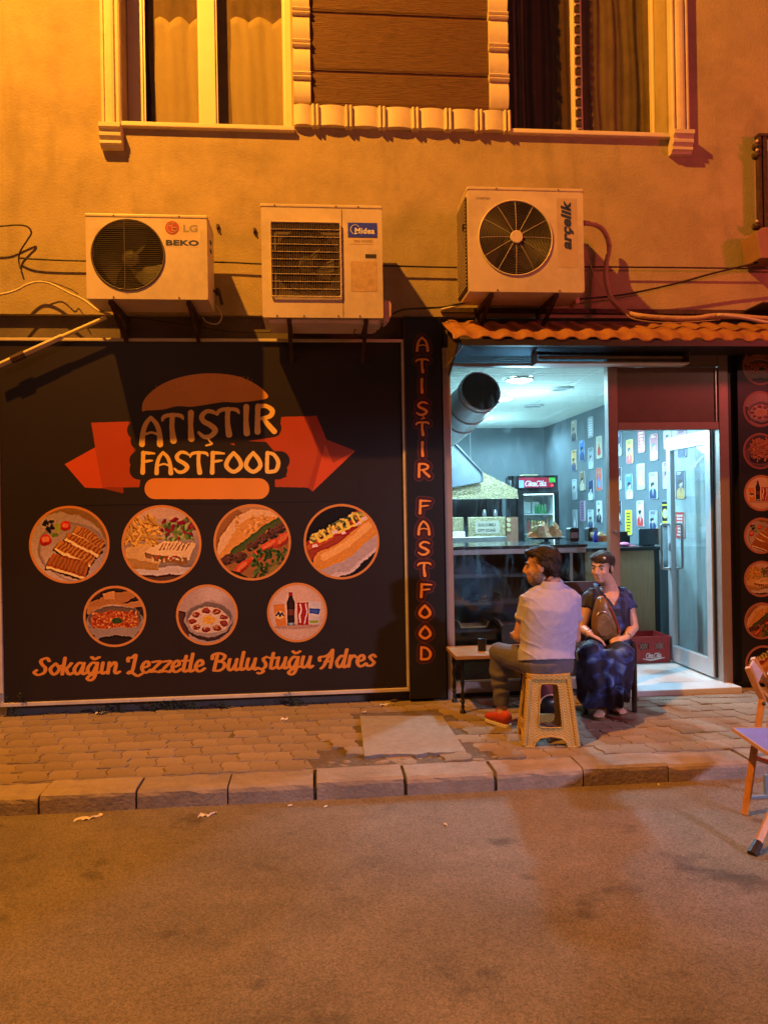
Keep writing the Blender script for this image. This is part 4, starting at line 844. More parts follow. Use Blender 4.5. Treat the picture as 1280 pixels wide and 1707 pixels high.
b0, b1 = W(584, 407, yf), W(622, 398, yf); obj('paper_label', MB().xz([rect(b0.x, b0.z, b1.x, b1.z)], yf-.0012, yf-.0002), mat('faded_label', (.58, .44, .3), .6), t); wtext(t, 'ooo ooooo', 605, 402, 30, 4, yf-.0012, 'grey_p')
screws(t, [(W(x, 344, yf).x, z1-.012) for x in (458, 560, 597)]+[(W(x, 526, yf).x, z0+.012) for x in (462, 507, 564, 600)], yf-.003)
brackets(t, [W(483, 540, -.4).x, W(609, 540, -.4).x], z0-.001, yf, zdrop=.2)
obj('base_tray', MB().box((x0+.04, yf+.03, z0-.03), (x1-.03, -.16, z0-.001)), 'ac', t)
v0 = W(637, 530, -.45); obj('valve_cover', MB().xz([[(x1+.001, z0-.01), (x1+.001, z0+.14), (x1+.05, z0+.135), (x1+.062, z0+.11), (x1+.06, z0+.03), (x1+.03, z0-.005)]], -.46, -.28), 'valve', t, bevel=.006)
# right unit
p0, p1 = W(782, 486, yf), W(971, 315, yf); x0, x1, z0, z1 = p0.x, p1.x, p0.z, p1.z; c_ = W(859, 397, yf); r_ = .262
t = ac_unit(x0, x1, z0, z1, yf, -.14, 'cream air conditioner with a concentric ring fan guard and vertical lettering, rightmost of the three', [circ(c_.x, c_.z, r_, 56)], round_=.02)
fan(t, c_.x, c_.z, r_*.95, yf+.07, 3)
for i in range(19):
    rr = .05+(r_-.05)*(i+1)/19; nm = 'guard_ring'
    obj(nm, MB().tube([(c_.x+rr*math.cos(a*math.pi/22), yf-.02+.018*(rr/r_)**4, c_.z+rr*math.sin(a*math.pi/22)) for a in range(44)], .0022, 4, closed=True), 'wire', t)
for k in range(12):
    a = R(30*k+(0 if k % 3 else 0)); obj('guard_spoke', MB().tube([(c_.x+rr*math.cos(a), yf-.023+.02*(rr/r_)**4, c_.z+rr*math.sin(a)) for rr in (.04, .13, .21, r_+.012)], .0024, 4), 'wire_l', t)
obj('guard_hub', MB().lathe((c_.x, yf-.034, c_.z), [(.042, 0), (.046, .004), (.046, .012)], 28, 'y'), 'ac', t, smooth=True)
obj('guard_rim', MB().tube([(q[0], yf-.004, q[1]) for q in circ(c_.x, c_.z, r_+.006, 48)], .006, 6, closed=True), 'ac', t, smooth=True)
b0, b1 = W(929, 446, yf), W(961, 331, yf); obj('label_strip', MB().xz([rect(b0.x, b0.z, b1.x, b1.z)], yf-.0009, yf-.0002), mat('old_label_strip', (.50, .38, .27), .5), t)
wtext(t, 'arçelik', 945, 375, 84, 22, yf-.001, 'navy', .045, rot=90, shear=.25)
wtext(t, 'inverter', 805, 330, 24, 5, yf, 'grey_p', .01)
b0, b1 = W(793, 334, yf), W(818, 322, yf)
screws(t, [(W(x, 318, yf).x, z1-.012) for x in (827, 930)]+[(W(x, 482, yf).x, z0+.012) for x in (829, 932)], yf-.003)
brackets(t, [W(815, 505, -.4).x, W(922, 505, -.4).x], z0-.001, yf)
obj('side_fin_pack', MB().box((x0-.012, yf+.04, z0+.03), (x0-.001, -.15, z1-.06)), 'rust', t)
for i in range(26): z = z0+.05+i*.025; obj('side_fin', MB().box((x0-.018, yf+.03, z), (x0-.0125, -.15, z+.006)), 'ac', t)
obj('side_tab', MB().box((x0-.03, yf+.05, z0+.46), (x0-.001, yf+.08, z0+.50)), 'black', t)
obj('valve_cover', MB().box((x1+.0045, -.3, z0-.02), (x1+.035, -.16, z0+.16)), 'valve', t, bevel=.004)

# ================================================================== CABLES, HOSES, TUBES
def cable(pts, r, mt, label, name='cable', cat='cable', n=6, sm=5):
    P_ = [tuple(W(x, y, Y)) for x, y, Y in pts]; return obj(name, MB().tube([V(p) for p in cr(P_, sm)], r, n), mt, smooth='all', label=label, cat=cat)
cable([(32, 430, -.03), (60, 432, -.05), (145, 435, -.05), (360, 437, -.05), (438, 440, -.05), (560, 441, -.05), (640, 443, -.05), (780, 446, -.05), (1000, 445, -.06), (1280, 448, -.06), (1400, 450, -.06)], .0065, 'cable', 'long thin black cable strung along the wall behind the air conditioners')
cable([(880, 503, -.12), (970, 498, -.1), (1040, 491, -.08), (1120, 474, -.1), (1190, 455, -.12), (1262, 438, -.14)], .008, 'cable', 'sagging black cable rising to the box at the right edge')
cable([(972, 372, -.3), (990, 374, -.2), (1006, 385, -.13), (1015, 410, -.1), (1010, 440, -.09), (1010, 470, -.1), (1020, 500, -.14), (1042, 520, -.2), (1080, 528, -.28), (1150, 531, -.32), (1200, 526, -.34), (1290, 532, -.34), (1400, 534, -.34)], .019, 'hose', 'thick wrapped pipe curving down from the right air conditioner onto the awning', 'insulated_pipe', 'pipe', 10)
cable([(1195, 525, -.36), (1240, 530, -.36), (1290, 539, -.36), (1400, 544, -.36)], .013, 'pvc', 'thin pale pipe lying on the awning at the right', 'drain_pipe', 'pipe', 8)
cable([(972, 412, -.4), (985, 445, -.3), (1005, 485, -.2), (1040, 520, -.25), (1060, 533, -.3), (1120, 538, -.33), (1200, 533, -.34)], .0035, 'hose', 'thin drooping wire beside the thick wrapped pipe', 'wire', 'wire', 5)
cable([(655, 523, -.2), (672, 516, -.16), (700, 514, -.14), (735, 512, -.14), (770, 505, -.2), (830, 497, -.25), (900, 500, -.2)], .008, 'cable', 'dark bundled cable running from the middle unit to the right unit')
cable([(735, 516, -.15), (765, 509, -.18), (800, 501, -.22)], .008, 'pvc', 'short pale cable taped to the dark bundle left of the right unit')
cable([(-40, 378, -.12), (0, 377, -.12), (30, 375, -.1), (46, 378, -.08), (53, 388, -.06), (45, 402, -.05), (34, 420, -.04), (32, 435, -.03), (35, 448, -.04)], .006, 'cable', 'black cable hooked round the upper left wall corner')
cable([(-40, 494, -.2), (0, 491, -.16), (25, 485, -.12), (45, 475, -.1), (64, 470, -.09), (85, 473, -.1), (115, 488, -.12), (140, 500, -.14), (165, 518, -.18), (184, 524, -.2)], .0085, 'pvc', 'twisted pale wire bundle arching below the left unit', 'twisted_wire', 'wire')
cable([(72, 468, -.09), (95, 473, -.07), (112, 480, -.09), (122, 484, -.07), (130, 490, -.1)], .004, 'cable', 'frayed dark wire ends on the pale twisted bundle', 'wire_end', 'wire', 5)
cable([(210, 528, -.06), (260, 534, -.06), (330, 545, -.06), (400, 554, -.06), (470, 553, -.06)], .005, 'cable', 'thin slack cable hanging between the left and middle units')
cable([(352, 505, -.2), (362, 512, -.2), (370, 528, -.2), (362, 540, -.2), (345, 537, -.2), (338, 528, -.2)], .004, 'pvc', 'loose looped wire under the left unit', 'wire', 'wire', 5)
cable([(640, 535, -.4), (630, 552, -.35), (605, 562, -.3), (590, 555, -.3), (596, 545, -.3)], .004, 'cable', 'loose looped wire under the middle unit', 'wire', 'wire', 5)
tb = thing('lamp_arm', 'broken pale tube lamp arm jutting diagonally over the sign corner', 'lamp arm', W(90, 570, -.3))
a_, b__, c__ = W(-4, 610, -.14), W(104, 561, -.14), W(177, 529, -.14)
obj('arm_channel', MB().tube([a_, b__], .022, 4), 'pvc', tb, bevel=.003); obj('arm_tube', MB().tube([b__-(c__-b__)*.1, c__], .014, 10), mat('yellow_tube', (.66, .55, .30), .4), tb, smooth=True)
obj('arm_clamp', MB().tube([W(20, 600, -.14), W(42, 590, -.14)], .030, 8), 'rust', tb)
# rail, insulators and box at the right edge
pole = thing('service_rail', 'rusty vertical steel rail with insulators and a box at the right edge', 'rail', W(1270, 300, -.08))
r0, r1 = W(1264, 385, -.1), W(1279, 229, -.1)
obj('rail', MB().box((r0.x, -.12, r0.z), (r0.x+.022, -.07, r1.z)).box((r0.x+.04, -.12, r0.z), (r0.x+.07, -.07, r1.z)), 'rust', pole)
obj('rail_cap', MB().box((r0.x-.004, -.125, r1.z), (r0.x+.12, -.065, r1.z+.02)), 'rust', pole)
for py in (243, 258, 376):
    q = W(1259, py, -.1); obj('insulator', MB().lathe((q.x+.01, -.13, q.z), [(.012, 0), (.03, .02), (.018, .05), (.03, .06), (.012, .08)], 12, 'y'), 'rust', pole, smooth=True); obj('insulator_cap', MB().ell((q.x-.008, -.13, q.z+.022), (.012, .012, .012)), 'pvc', pole, smooth=True)
bx = [W(x, y, -.16) for x, y in ((1250, 392), (1262, 385), (1300, 385), (1300, 436), (1257, 436))]
obj('box', MB().xz([[(q.x, q.z) for q in bx]], -.24, -.02), mat('brown_box', (.25, .14, .09), .6), pole, bevel=.006)

# ================================================================== AWNING
aw = thing('awning', 'terracotta corrugated awning over the shop front', 'awning', (2.6, -.25, 2.7))
AX0, AX1 = 1.0, 4.6; ZA0, ZA1 = W(900, 522, 0).z, W(900, 565, -.5).z+.035
mb = MB(); NX = 288; NY = 28; vs = []; P_ = .158
for j in range(NY+1):
    t = j/NY; y = -.02-.50*t
    for i in range(NX+1):
        drop = max(0, (t-.86)/.14); x = AX0+.0+(AX1-AX0)*i/NX; wv = math.cos(2*math.pi*x/P_+1.0); wv = max(-.75, min(.85, wv*1.15)); vs.append((x, y+.03*drop+.004*math.sin(17*x), ZA0-.085+(ZA1+.018-ZA0+.085)*min(t, .86)/.86-.052*drop+.013*wv+.004*math.sin(2.1*x+5*t)+.003*math.sin(7*x)))
mb.add(vs, [(j*(NX+1)+i, j*(NX+1)+i+1, (j+1)*(NX+1)+i+1, (j+1)*(NX+1)+i) for j in range(NY) for i in range(NX)])
o = obj('corrugated_sheet', mb, 'orange_tile', aw, smooth='all', recalc=False); s_ = o.modifiers.new('t', 'SOLIDIFY'); s_.thickness = .006
zf = W(900, 577, -.47).z
obj('fascia_beam', MB().box((AX0+.06, -.49, zf), (AX1, -.45, ZA1-.035)), 'dark', aw)
obj('soffit', MB().box((AX0+.06, -.45, zf+.03), (AX1, .0, zf+.045)), 'dark', aw)
obj('end_brace', MB().tube([(1.02, -.03, 2.55), (1.085, -.46, zf+.02)], .008, 6), 'alu', aw)
obj('end_plate', MB().plate([[(-.45, zf+.04), (-.45, ZA1-.03), (-.02, ZA0-.06), (-.02, 2.5)]], lambda u, v: (AX0+.045, u, v), lambda u, v: (AX0+.058, u, v)), 'rust', aw)
obj('wall_flashing', MB().box((AX0-.0, -.03, ZA0-.005), (AX1, .0, ZA0+.03)), 'rust', aw)
obj('upper_sheet', MB().box((3.45, -.3, ZA0+.012), (AX1, -.02, ZA0+.022)), 'dark', aw)

# ================================================================== SHOP FRONT
sf = thing('shop_front', 'metal framed shop window and doorway glowing blue white', 'shop front', (2.2, 0, 0))
JL0, JL1 = W(741, 900, 0).x, W(754, 900, 0).x; ML0, ML1 = W(1012, 750, 0).x, W(1028, 750, 0).x; JR0, JR1 = W(1198, 900, 0).x, W(1214, 900, 0).x
ZTOP = W(900, 611, 0).z; ZTR0, ZTR1 = W(1110, 717, 0).z, W(1110, 704, 0).z; ZH = 2.72
obj('jamb', MB().box((JL0, -.03, 0), (JL1, .05, ZH)), 'alu', sf, bevel=.004)
obj('mullion', MB().box((ML0, -.03, 0), (ML1, .05, ZTOP)), 'alu', sf, bevel=.004)
obj('jamb', MB().box((JR0, -.03, 0), (JR1, .05, ZH)), 'alu', sf, bevel=.004)
obj('jamb_return', MB().box((JR1+.001, .0, 0), (RX0-.001, .12, ZH)), 'black', sf)
hd = obj('head_box', MB().box((ML0+.001, -.02, ZTOP), (JR0-.001, .05, ZH)), 'alu', sf, bevel=.003)
M['tint'] = glass_mat('tinted_glass', (.42, .52, .60), 1.0, .05)
obj('top_glass', MB().box((JL1, .008, ZTOP+.02), (ML0, .014, ZH)), 'tint', sf)
obj('top_bar', MB().box((JL1+.001, -.02, ZTOP), (ML0-.001, .04, ZTOP+.02)), 'door_alu', sf)
obj('transom_panel', MB().box((ML1+.001, -.012, ZTR1), (JR0-.001, .03, ZTOP-.012)), mat('brown_transom', (.17, .11, .085), .3, var=.12), sf)
obj('transom_bar', MB().box((ML1+.001, -.028, ZTR0), (JR0-.001, .048, ZTR1-.001)), 'alu', sf, bevel=.003)
obj('transom_bead', MB().box((ML1+.001, -.026, ZTOP-.011), (JR0-.02, -.001, ZTOP-.001)).box((JR0-.022, -.026, ZTR1), (JR0-.014, -.013, ZTOP-.012)), 'steel', sf)
zb0, zb1 = W(880, 1150, 0).z, W(880, 1132, 0).z
obj('bottom_rail', MB().box((JL1+.001, -.028, max(.012, zb0)), (ML0-.001, .048, zb1)), 'alu', sf, bevel=.003)
obj('glass', MB().box((JL1, .008, zb1), (ML0, .014, ZTOP)), 'glass', sf)
obj('lock', MB().lathe(((ML0+ML1)/2, -.045, W(1018, 886).z), [(.012, 0), (.014, .014)], 12, 'y').box(((ML0+ML1)/2-.02, -.036, W(1018, 886).z-.006), ((ML0+ML1)/2+.02, -.03, W(1018, 886).z+.006)), 'steel', sf)
q0, q1 = W(891, 606, -.12), W(1141, 589, -.12)
ft = thing('tube_fixture', 'long unlit tube light housing under the awning above the window', 'light fixture', ((q0.x+q1.x)/2, -.1, q0.z))
obj('housing', MB().box((q0.x, -.10, q1.z-.01), (q1.x, -.04, q1.z+.06)), 'dark', ft, bevel=.004)
obj('tray', MB().box((q0.x, -.19, q0.z-.014), (q1.x, -.06, q0.z)), 'white', ft, bevel=.003)
obj('end_cap', MB().box((q0.x-.006, -.19, q0.z-.012), (q0.x-.001, -.04, q1.z)), 'alu', ft); obj('end_cap', MB().box((q1.x+.001, -.19, q0.z-.012), (q1.x+.006, -.04, q1.z)), 'alu', ft)
obj('tube', MB().tube([(q0.x+.03, -.13, q1.z-.035), (q1.x-.03, -.13, q1.z-.035)], .013, 10), 'pvc', ft, smooth=True)
# doorway step and open door
obj('doorstep', MB().box((ML1-.01, -.19, -.02), (JR1-.02, .05, .045)), 'floor_t', label='pale stone doorstep under the open glass door', cat='doorstep', bevel=.006)
DX = 3.225; dy0, dy1, dz0, dz1 = .075, .84, .065, 2.085
dr = thing('door', 'glass door in a pale metal frame swung open into the shop', 'door', (DX, dy0, dz0))
YZ = lambda X: (lambda u, v: (X, u, v))
obj('door_frame', MB().plate([rect(dy0, dz0, dy1, dz1), rect(dy0+.085, dz0+.14, dy1-.075, dz1-.12)[::-1]], YZ(DX-.022), YZ(DX+.022)), 'door_alu', dr, bevel=.004)
obj('glass', MB().box((DX-.004, dy0+.08, dz0+.13), (DX+.004, dy1-.07, dz1-.115)), 'glass2', dr)
for s in (-1, 1):
    X = DX+s*.022; h = obj('handle', MB().tube([V(p) for p in cr([(X, dy1-.04, 1.30), (X+s*.06, dy1-.04, 1.30), (X+s*.075, dy1-.04, 1.28), (X+s*.075, dy1-.04, 1.1), (X+s*.075, dy1-.04, .93), (X+s*.06, dy1-.04, .90), (X, dy1-.04, .90)], 4)], .013, 10), 'steel', dr, smooth='all')
obj('hinge_seal', MB().box((DX-.01, .055, dz0), (JR0-.003, .072, dz1)), 'black', dr); obj('lock_plate', MB().box((DX-.027, dy1-.055, 1.06), (DX-.0225, dy1-.03, 1.13)), 'steel', dr)

# ================================================================== INTERIOR
RX, RY, RZ, FZ = 3.45, 5.32, 2.69, .04
shell = obj('shop_walls', MB().box((RX, .14, 0), (RX+.05, RY, RZ+.1)).box((.93, RY, 0), (RX+.05, RY+.05, RZ+.1)).box((.88, .31, 0), (.93, RY, RZ+.1)), 'iwall', kind='structure')
ceil = obj('shop_ceiling', MB().box((.88, .06, RZ+.012), (RX+.05, RY+.05, RZ+.1)), 'iwall', kind='structure')
cm = None
for i in range(5):
    for j in range(10):
        x = .935+i*.54; y = .075+j*.54
        if x > RX-.05 or y > RY-.05: continue
        mb = MB().box((x, y, RZ), (min(RX-.002, x+.53), min(RY-.01, y+.53), RZ+.010))
        if j < 8:
            for k in range(6): mb.box((x+.015, y+.02+k*.085, RZ-.004), (min(RX-.01, x+.515), y+.06+k*.085, RZ))
        obj('ceiling_tile', mb, 'tile_w', ceil)
M['marble'] = mat('brushed_grey_cladding', (.30, .34, .33), .3, scale=2.6, col2=(.52, .57, .56), stretch=(1, 2.2, .8))
obj('wall_cladding', MB().box((RX-.0009, .145, FZ+.01), (RX+.001, 1.25, 2.66)), 'marble', shell)
flr = obj('shop_floor', MB().box((.88, .05, -.05), (RX+.05, RY+.05, FZ-.008)), 'soil', kind='structure')
for i in range(7):
    for j in range(9):
        x = .95+i*.36; y = .055+j*.6+(.3 if i % 2 else 0)
        obj('floor_tile', MB().box((x, max(.055, y-.3 if j == 0 and i % 2 else y), FZ-.007), (min(x+.356, RX-.001), min(y+.596, RY-.001), FZ+.004)), 'floor_t', flr)
for i, s in enumerate(SPOTS):
    t = thing('ceiling_spot', ('bright lit round ceiling spot nearest the shop window', 'bright lit round ceiling spot half hidden by the duct mouth')[i], 'ceiling light', (s.x, s.y, RZ-.01))
    obj('lens', MB().ell((s.x, s.y, RZ-.008), (.12, .12, .036), n=24), 'em', t, smooth='all'); obj('trim_ring', MB().tube([(s.x+.128*math.cos(a*.262), s.y+.128*math.sin(a*.262), RZ-.014) for a in range(24)], .011, 6, closed=True), 'lens', t, smooth=True)
for px, py, lb in ((937, 648, 'unlit round ceiling spot nearer the red mullion'), (889, 677, 'unlit round ceiling spot farther back in the shop')):
    s = G(px, py, RZ-.01); t = thing('ceiling_spot', lb, 'ceiling light', tuple(s)); obj('lens', MB().lathe((s.x, s.y, RZ-.012), [(.1, 0), (.1, .008)], 28), mat('dim_lens', (.25, .27, .26), .4), t); obj('trim_ring', MB().tube([(s.x+.105*math.cos(a*.262), s.y+.105*math.sin(a*.262), RZ-.012) for a in range(24)], .01, 6, closed=True), 'lens', t, smooth=True)
# duct
d0, d1, d2 = W(801, 652, .30), W(768, 692, .75), W(735, 722, 1.4)
t = thing('exhaust_duct', 'round metal exhaust duct with a black open mouth behind the glass', 'duct', tuple(d1))
obj('duct_pipe', MB().tube([d0, d1, d2], [.168, .17, .17], 28, cap=False), 'galv', t, smooth='all')
ax_ = (d1-d0).normalized(); obj('mouth_shade_plug', MB().tube([d0+ax_*.002, d0+ax_*.03], [.165, .165], 28), 'blackmat', t, smooth=True)  # black plug just inside the mouth stands in for the shade there
for k, (f_, rr) in enumerate(((0, .171), (.12, .172), (.6, .173), (1.0, .174))):
    c = d0+(d1-d0)*f_; u_ = ax_.cross(V((0, 0, 1))).normalized(); v_ = ax_.cross(u_)
    obj('seam_ring', MB().tube([c+u_*(rr*math.cos(a*.2244))+v_*(rr*math.sin(a*.2244)) for a in range(28)], .006, 6, closed=True), 'steel', t, smooth='all')
# hood
t = thing('extractor_hood', 'hammered brass extractor hood with a grey sloping side panel over the grill', 'hood', (1.9, 3.1, 1.6))
L_ = lambda pts, Y: [(W(x, y, Y).x, W(x, y, Y).z) for x, y in pts]
obj('brass_front', MB().xz([L_([(735, 816), (804, 804), (804, 787), (862, 816), (862, 829), (735, 829)], 3.0)], 3.0, 3.5), 'brass', t)
obj('brass_rim', MB().xz([L_([(735, 826), (863, 825), (863, 831), (735, 832)], 2.98)], 2.97, 2.995), 'brass', t)
obj('side_panel', MB().xz([L_([(735, 716), (753, 733), (803, 787), (803, 803), (735, 815)], 2.9)], 2.9, 2.96), mat('grey_hood_metal', (.16, .18, .21), .35, metal=.3), t)
obj('edge_trim', MB().tube([W(750, 731, 2.88), W(804, 788, 2.88), W(804, 804, 2.88)], .012, 6), 'steel', t)
obj('hanger', MB().tube([W(784, 765, 2.95), W(783, 690, 2.95)], .006, 6), 'steel', t)
# grill
t = thing('grill_range', 'steel grill range with a brass nameplate and control knobs', 'range', (1.9, 3.2, FZ))
g0, g1 = W(742, 903, 3.0), W(843, 900, 3.0)
obj('cabinet', MB().box((g0.x-.2, 3.0, FZ), (g1.x, 3.6, g0.z-.04)), 'steel', t, bevel=.01)
obj('control_panel', MB().box((g0.x-.2, 2.97, g0.z-.03), (g1.x, 3.0, g0.z+.05)), 'steel', t, bevel=.004)
for px, cl in ((758, 'black'), (771, 'black'), (796, 'red_p'), (812, 'black'), (835, 'black')):
    q = W(px, 907, 2.97); obj('knob', MB().lathe((q.x, 2.945, q.z), [(.018, 0), (.02, .02)], 14, 'y'), cl, t)
a_, b__ = W(780, 898, 3.02), W(842, 861, 3.02)
pl = obj('nameplate', MB().box((a_.x, 3.01, a_.z), (b__.x, 3.06, b__.z)), 'brass', t, bevel=.01)
a2, b2 = W(792, 890, 3.0), W(832, 868, 3.0); obj('plate_field', MB().box((a2.x, 3.003, a2.z), (b2.x, 3.009, b2.z)), mat('tan_plate', (.38, .31, .22), .5), pl)
for s_, py in (('GULCUBELI', 875), ('CITY OCAGI', 884)):
    c = W(811, py, 3.002); k = (CAMD+3)/F_; obj('lettering', text_mb(s_, 30*k, 5*k, .03, 0, lambda u, v: (c.x+u, 3.002, c.z+v)), 'black', pl, recalc=False)
obj('splash_back', MB().box((g0.x-.2, 3.55, g0.z), (g1.x+.1, 3.6, 1.6)), mat('sooty_back', (.08, .08, .09), .5), t)
a_, b__ = W(735, 895, 3.1), W(773, 862, 3.1); obj('ornate_box', MB().box((a_.x, 3.1, a_.z), (b__.x, 3.3, b__.z)), 'brass', t, bevel=.01)
a_, b__ = W(753, 896, 3.0), W(775, 886, 3.0); obj('white_tub', MB().box((a_.x, 3.0, a_.z), (b__.x, 3.08, b__.z)), 'white', t, bevel=.006)
for px in (807, 825):
    q = W(px, 861, 3.1); tt = thing('shaker', 'silver shaker standing %s on the brass grill sign' % ('left' if px < 815 else 'right'), 'shaker', (q.x, 3.1, q.z)); obj('body', MB().lathe((q.x, 3.1, q.z), [(.024, 0), (.03, .02), (.024, .07), (.016, .085)], 14), 'steel', tt, smooth=True); obj('cap', MB().lathe((q.x, 3.1, q.z+.086), [(.02, 0), (.02, .02), (.006, .03)], 14), 'black', tt, smooth=True)
a_, b__ = W(844, 900, 3.05), W(852, 862, 3.05); t2 = thing('copper_panel', 'brown wall strip with three round dials beside the grill', 'panel', (a_.x, 3.05, a_.z)); obj('board', MB().box((a_.x, 3.05, .5), (b__.x+.08, 3.1, b__.z)), mat('copper_brown', (.22, .09, .05), .5), t2)
for py in (867, 875, 883): q = W(847, py, 3.05); obj('dial', MB().lathe((q.x, 3.03, q.z), [(.024, 0), (.026, .019)], 16, 'y'), 'wick', t2)
# drinks fridge
a_, b__ = W(862, 793, 3.6), W(930, 793, 3.6); fx0, fx1, fz1 = a_.x, b__.x, a_.z
fr = thing('drinks_fridge', 'black drinks fridge with a red header sign at the back of the shop', 'fridge', ((fx0+fx1)/2, 3.9, FZ))
mb = MB().box((fx0, 3.62, FZ), (fx0+.03, 4.2, fz1)).box((fx1-.03, 3.62, FZ), (fx1, 4.2, fz1)).box((fx0+.03, 3.62, fz1-.23), (fx1-.03, 4.2, fz1)).box((fx0+.03, 3.62, FZ), (fx1-.03, 4.2, FZ+.2)).box((fx0+.03, 4.17, FZ+.2), (fx1-.03, 4.2, fz1-.23))
obj('cabinet', mb, 'black', fr)
obj('lining', MB().box((fx0+.031, 4.15, FZ+.2), (fx1-.031, 4.168, fz1-.231)).box((fx0+.031, 3.68, FZ+.2), (fx0+.036, 4.149, fz1-.231)).box((fx1-.036, 3.68, FZ+.2), (fx1-.031, 4.149, fz1-.231)), 'fridge_in', fr)
dl = W(872, 830, 3.6).x; dr_ = W(923, 830, 3.6).x; dzt = W(895, 823, 3.6).z
df = obj('door_frame', MB().xz([rect(fx0, FZ+.12, fx1, fz1-.20), rect(dl, FZ+.2, dr_, dzt)[::-1]], 3.585, 3.618), 'black', fr, bevel=.004)
obj('glass', MB().box((dl, 3.6, FZ+.2), (dr_, 3.605, dzt)), 'glass2', df)
obj('strip_light', MB().box((fx0+.05, 3.66, fz1-.245), (fx1-.05, 3.68, fz1-.235)).box((fx1-.045, 3.66, FZ+.3), (fx1-.037, 3.675, fz1-.25)), 'fridgeglow', fr)
for py in (857, 890, 925, 960): z = W(895, py, 3.7).z; obj('shelf', MB().box((fx0+.037, 3.68, z-.008), (fx1-.037, 4.14, z)), 'white', fr)
h0, h1 = W(864, 814, 3.6), W(927, 796, 3.6)
cvh = Cv(360, 110, h0.x, h0.z, h1.x, h1.z, (.03, .012, .03)); cvh.poly(rect(h0.x, h0.z+.01, h1.x-.06, h1.z), (.50, .02, .05)); cvh.poly(rect(h0.x, h0.z+.005, h0.x+.065, h1.z-.03), (.3, .45, .7))
toh = TO(3.6); cvh.k = cvh.w/(h1.x-h0.x)
script(cvh, 'Coca', 874, 810.5, 891, 810, 5.6, (.85, .8, .8), toh, toh.k, nib=(.12, .09)); script(cvh, 'Cola', 892, 810.5, 909, 809.5, 5.6, (.85, .8, .8), toh, toh.k, nib=(.12, .09)); cvh.stroke([toh(888, 807), toh(893, 806.6)], (.85, .8, .8), .008)
M['fh'] = img_mat('fridge_header_print', cvh.image('fridge_header'), .35, .4, .05); M['fh'].node_tree.nodes['Principled BSDF'].inputs['Emission Strength'].default_value = 0
hh = obj('header_sign', MB().box((h0.x, 3.575, h0.z), (h1.x, 3.584, h1.z)), 'fh', fr); uvplane(hh, lambda v: ((v.x-h0.x)/(h1.x-h0.x), (v.z-h0.z)/(h1.z-h0.z)))
g_ = W(920, 800, 3.57); obj('green_sticker', MB().box((g_.x-.04, 3.57, g_.z-.03), (g_.x+.04, 3.574, g_.z+.03)), 'greenst', fr)
g_ = W(920, 809, 3.57); obj('red_light', MB().ell((g_.x, 3.57, g_.z), (.02, .006, .014)), mat('red_indicator', (.6, .02, .02), emit=(1, .05, .05), estr=2), fr)
for i, px in enumerate((881, 888, 893, 898, 903, 907)):
    q = W(px, 889, 3.72); c_b = ('red_p', 'orangej', 'orangej', 'orangej', 'parch', 'parch')[i]
    bt = thing('bottle', '%s on the lower fridge shelf, %s from the left' % (('dark red drink bottle', 'orange drink bottle with yellow cap', 'orange drink bottle with yellow cap', 'orange drink bottle with yellow cap', 'pale juice bottle with yellow cap', 'pale juice bottle with yellow cap')[i], ('first', 'second', 'third', 'fourth', 'fifth', 'sixth')[i]), 'bottle', (q.x, 3.75, q.z+.002), 'bottles in the drinks fridge')
    obj('body', MB().lathe((q.x, 3.75, q.z+.002), [(.017, 0), (.018, .08), (.008, .12), (.008, .14)], 12), c_b, bt, smooth=True); obj('cap', MB().lathe((q.x, 3.75, q.z+.142), [(.01, 0), (.01, .02)], 10), 'yellow' if i else 'red_p', bt)
for i in range(4):
    q = W(895+i*5, 856, 3.75); obj('bottle', MB().lathe((q.x, 3.8, q.z+.002), [(.02, 0), (.021, .085), (.01, .11), (.01, .125)], 10), 'green', smooth=True, label='green mineral water bottle on the upper fridge shelf, %s from the left' % ('first', 'second', 'third', 'fourth')[i], cat='bottle', group='green bottles in the fridge')
for x in (873, 887):
    q = W(x, 843, 3.9); obj('carton', MB().box((q.x, 3.9, W(x, 856, 3.75).z+.002), (q.x+.09, 3.98, q.z+.05)), 'fridge_in', label='pale carton on the top fridge shelf, %s one' % ('left' if x == 873 else 'right'), cat='carton', bevel=.003)
q = W(888, 793, 3.7); obj('papers', MB().box((q.x-.14, 3.65, fz1+.001), (q.x+.05, 3.85, fz1+.018)), 'parch', label='yellow papers lying on top of the drinks fridge', cat='papers')
q = W(851, 800, 3.7); obj('jug', MB().lathe((q.x, 3.7, fz1-.25), [(.05, 0), (.055, .12), (.03, .2), (.05, .25)], 14).box((q.x-.06, 3.66, fz1-.9), (q.x+.05, 3.74, fz1-.251)), 'black', smooth=True, label='dark bin with an open jug left of the fridge top', cat='jug')
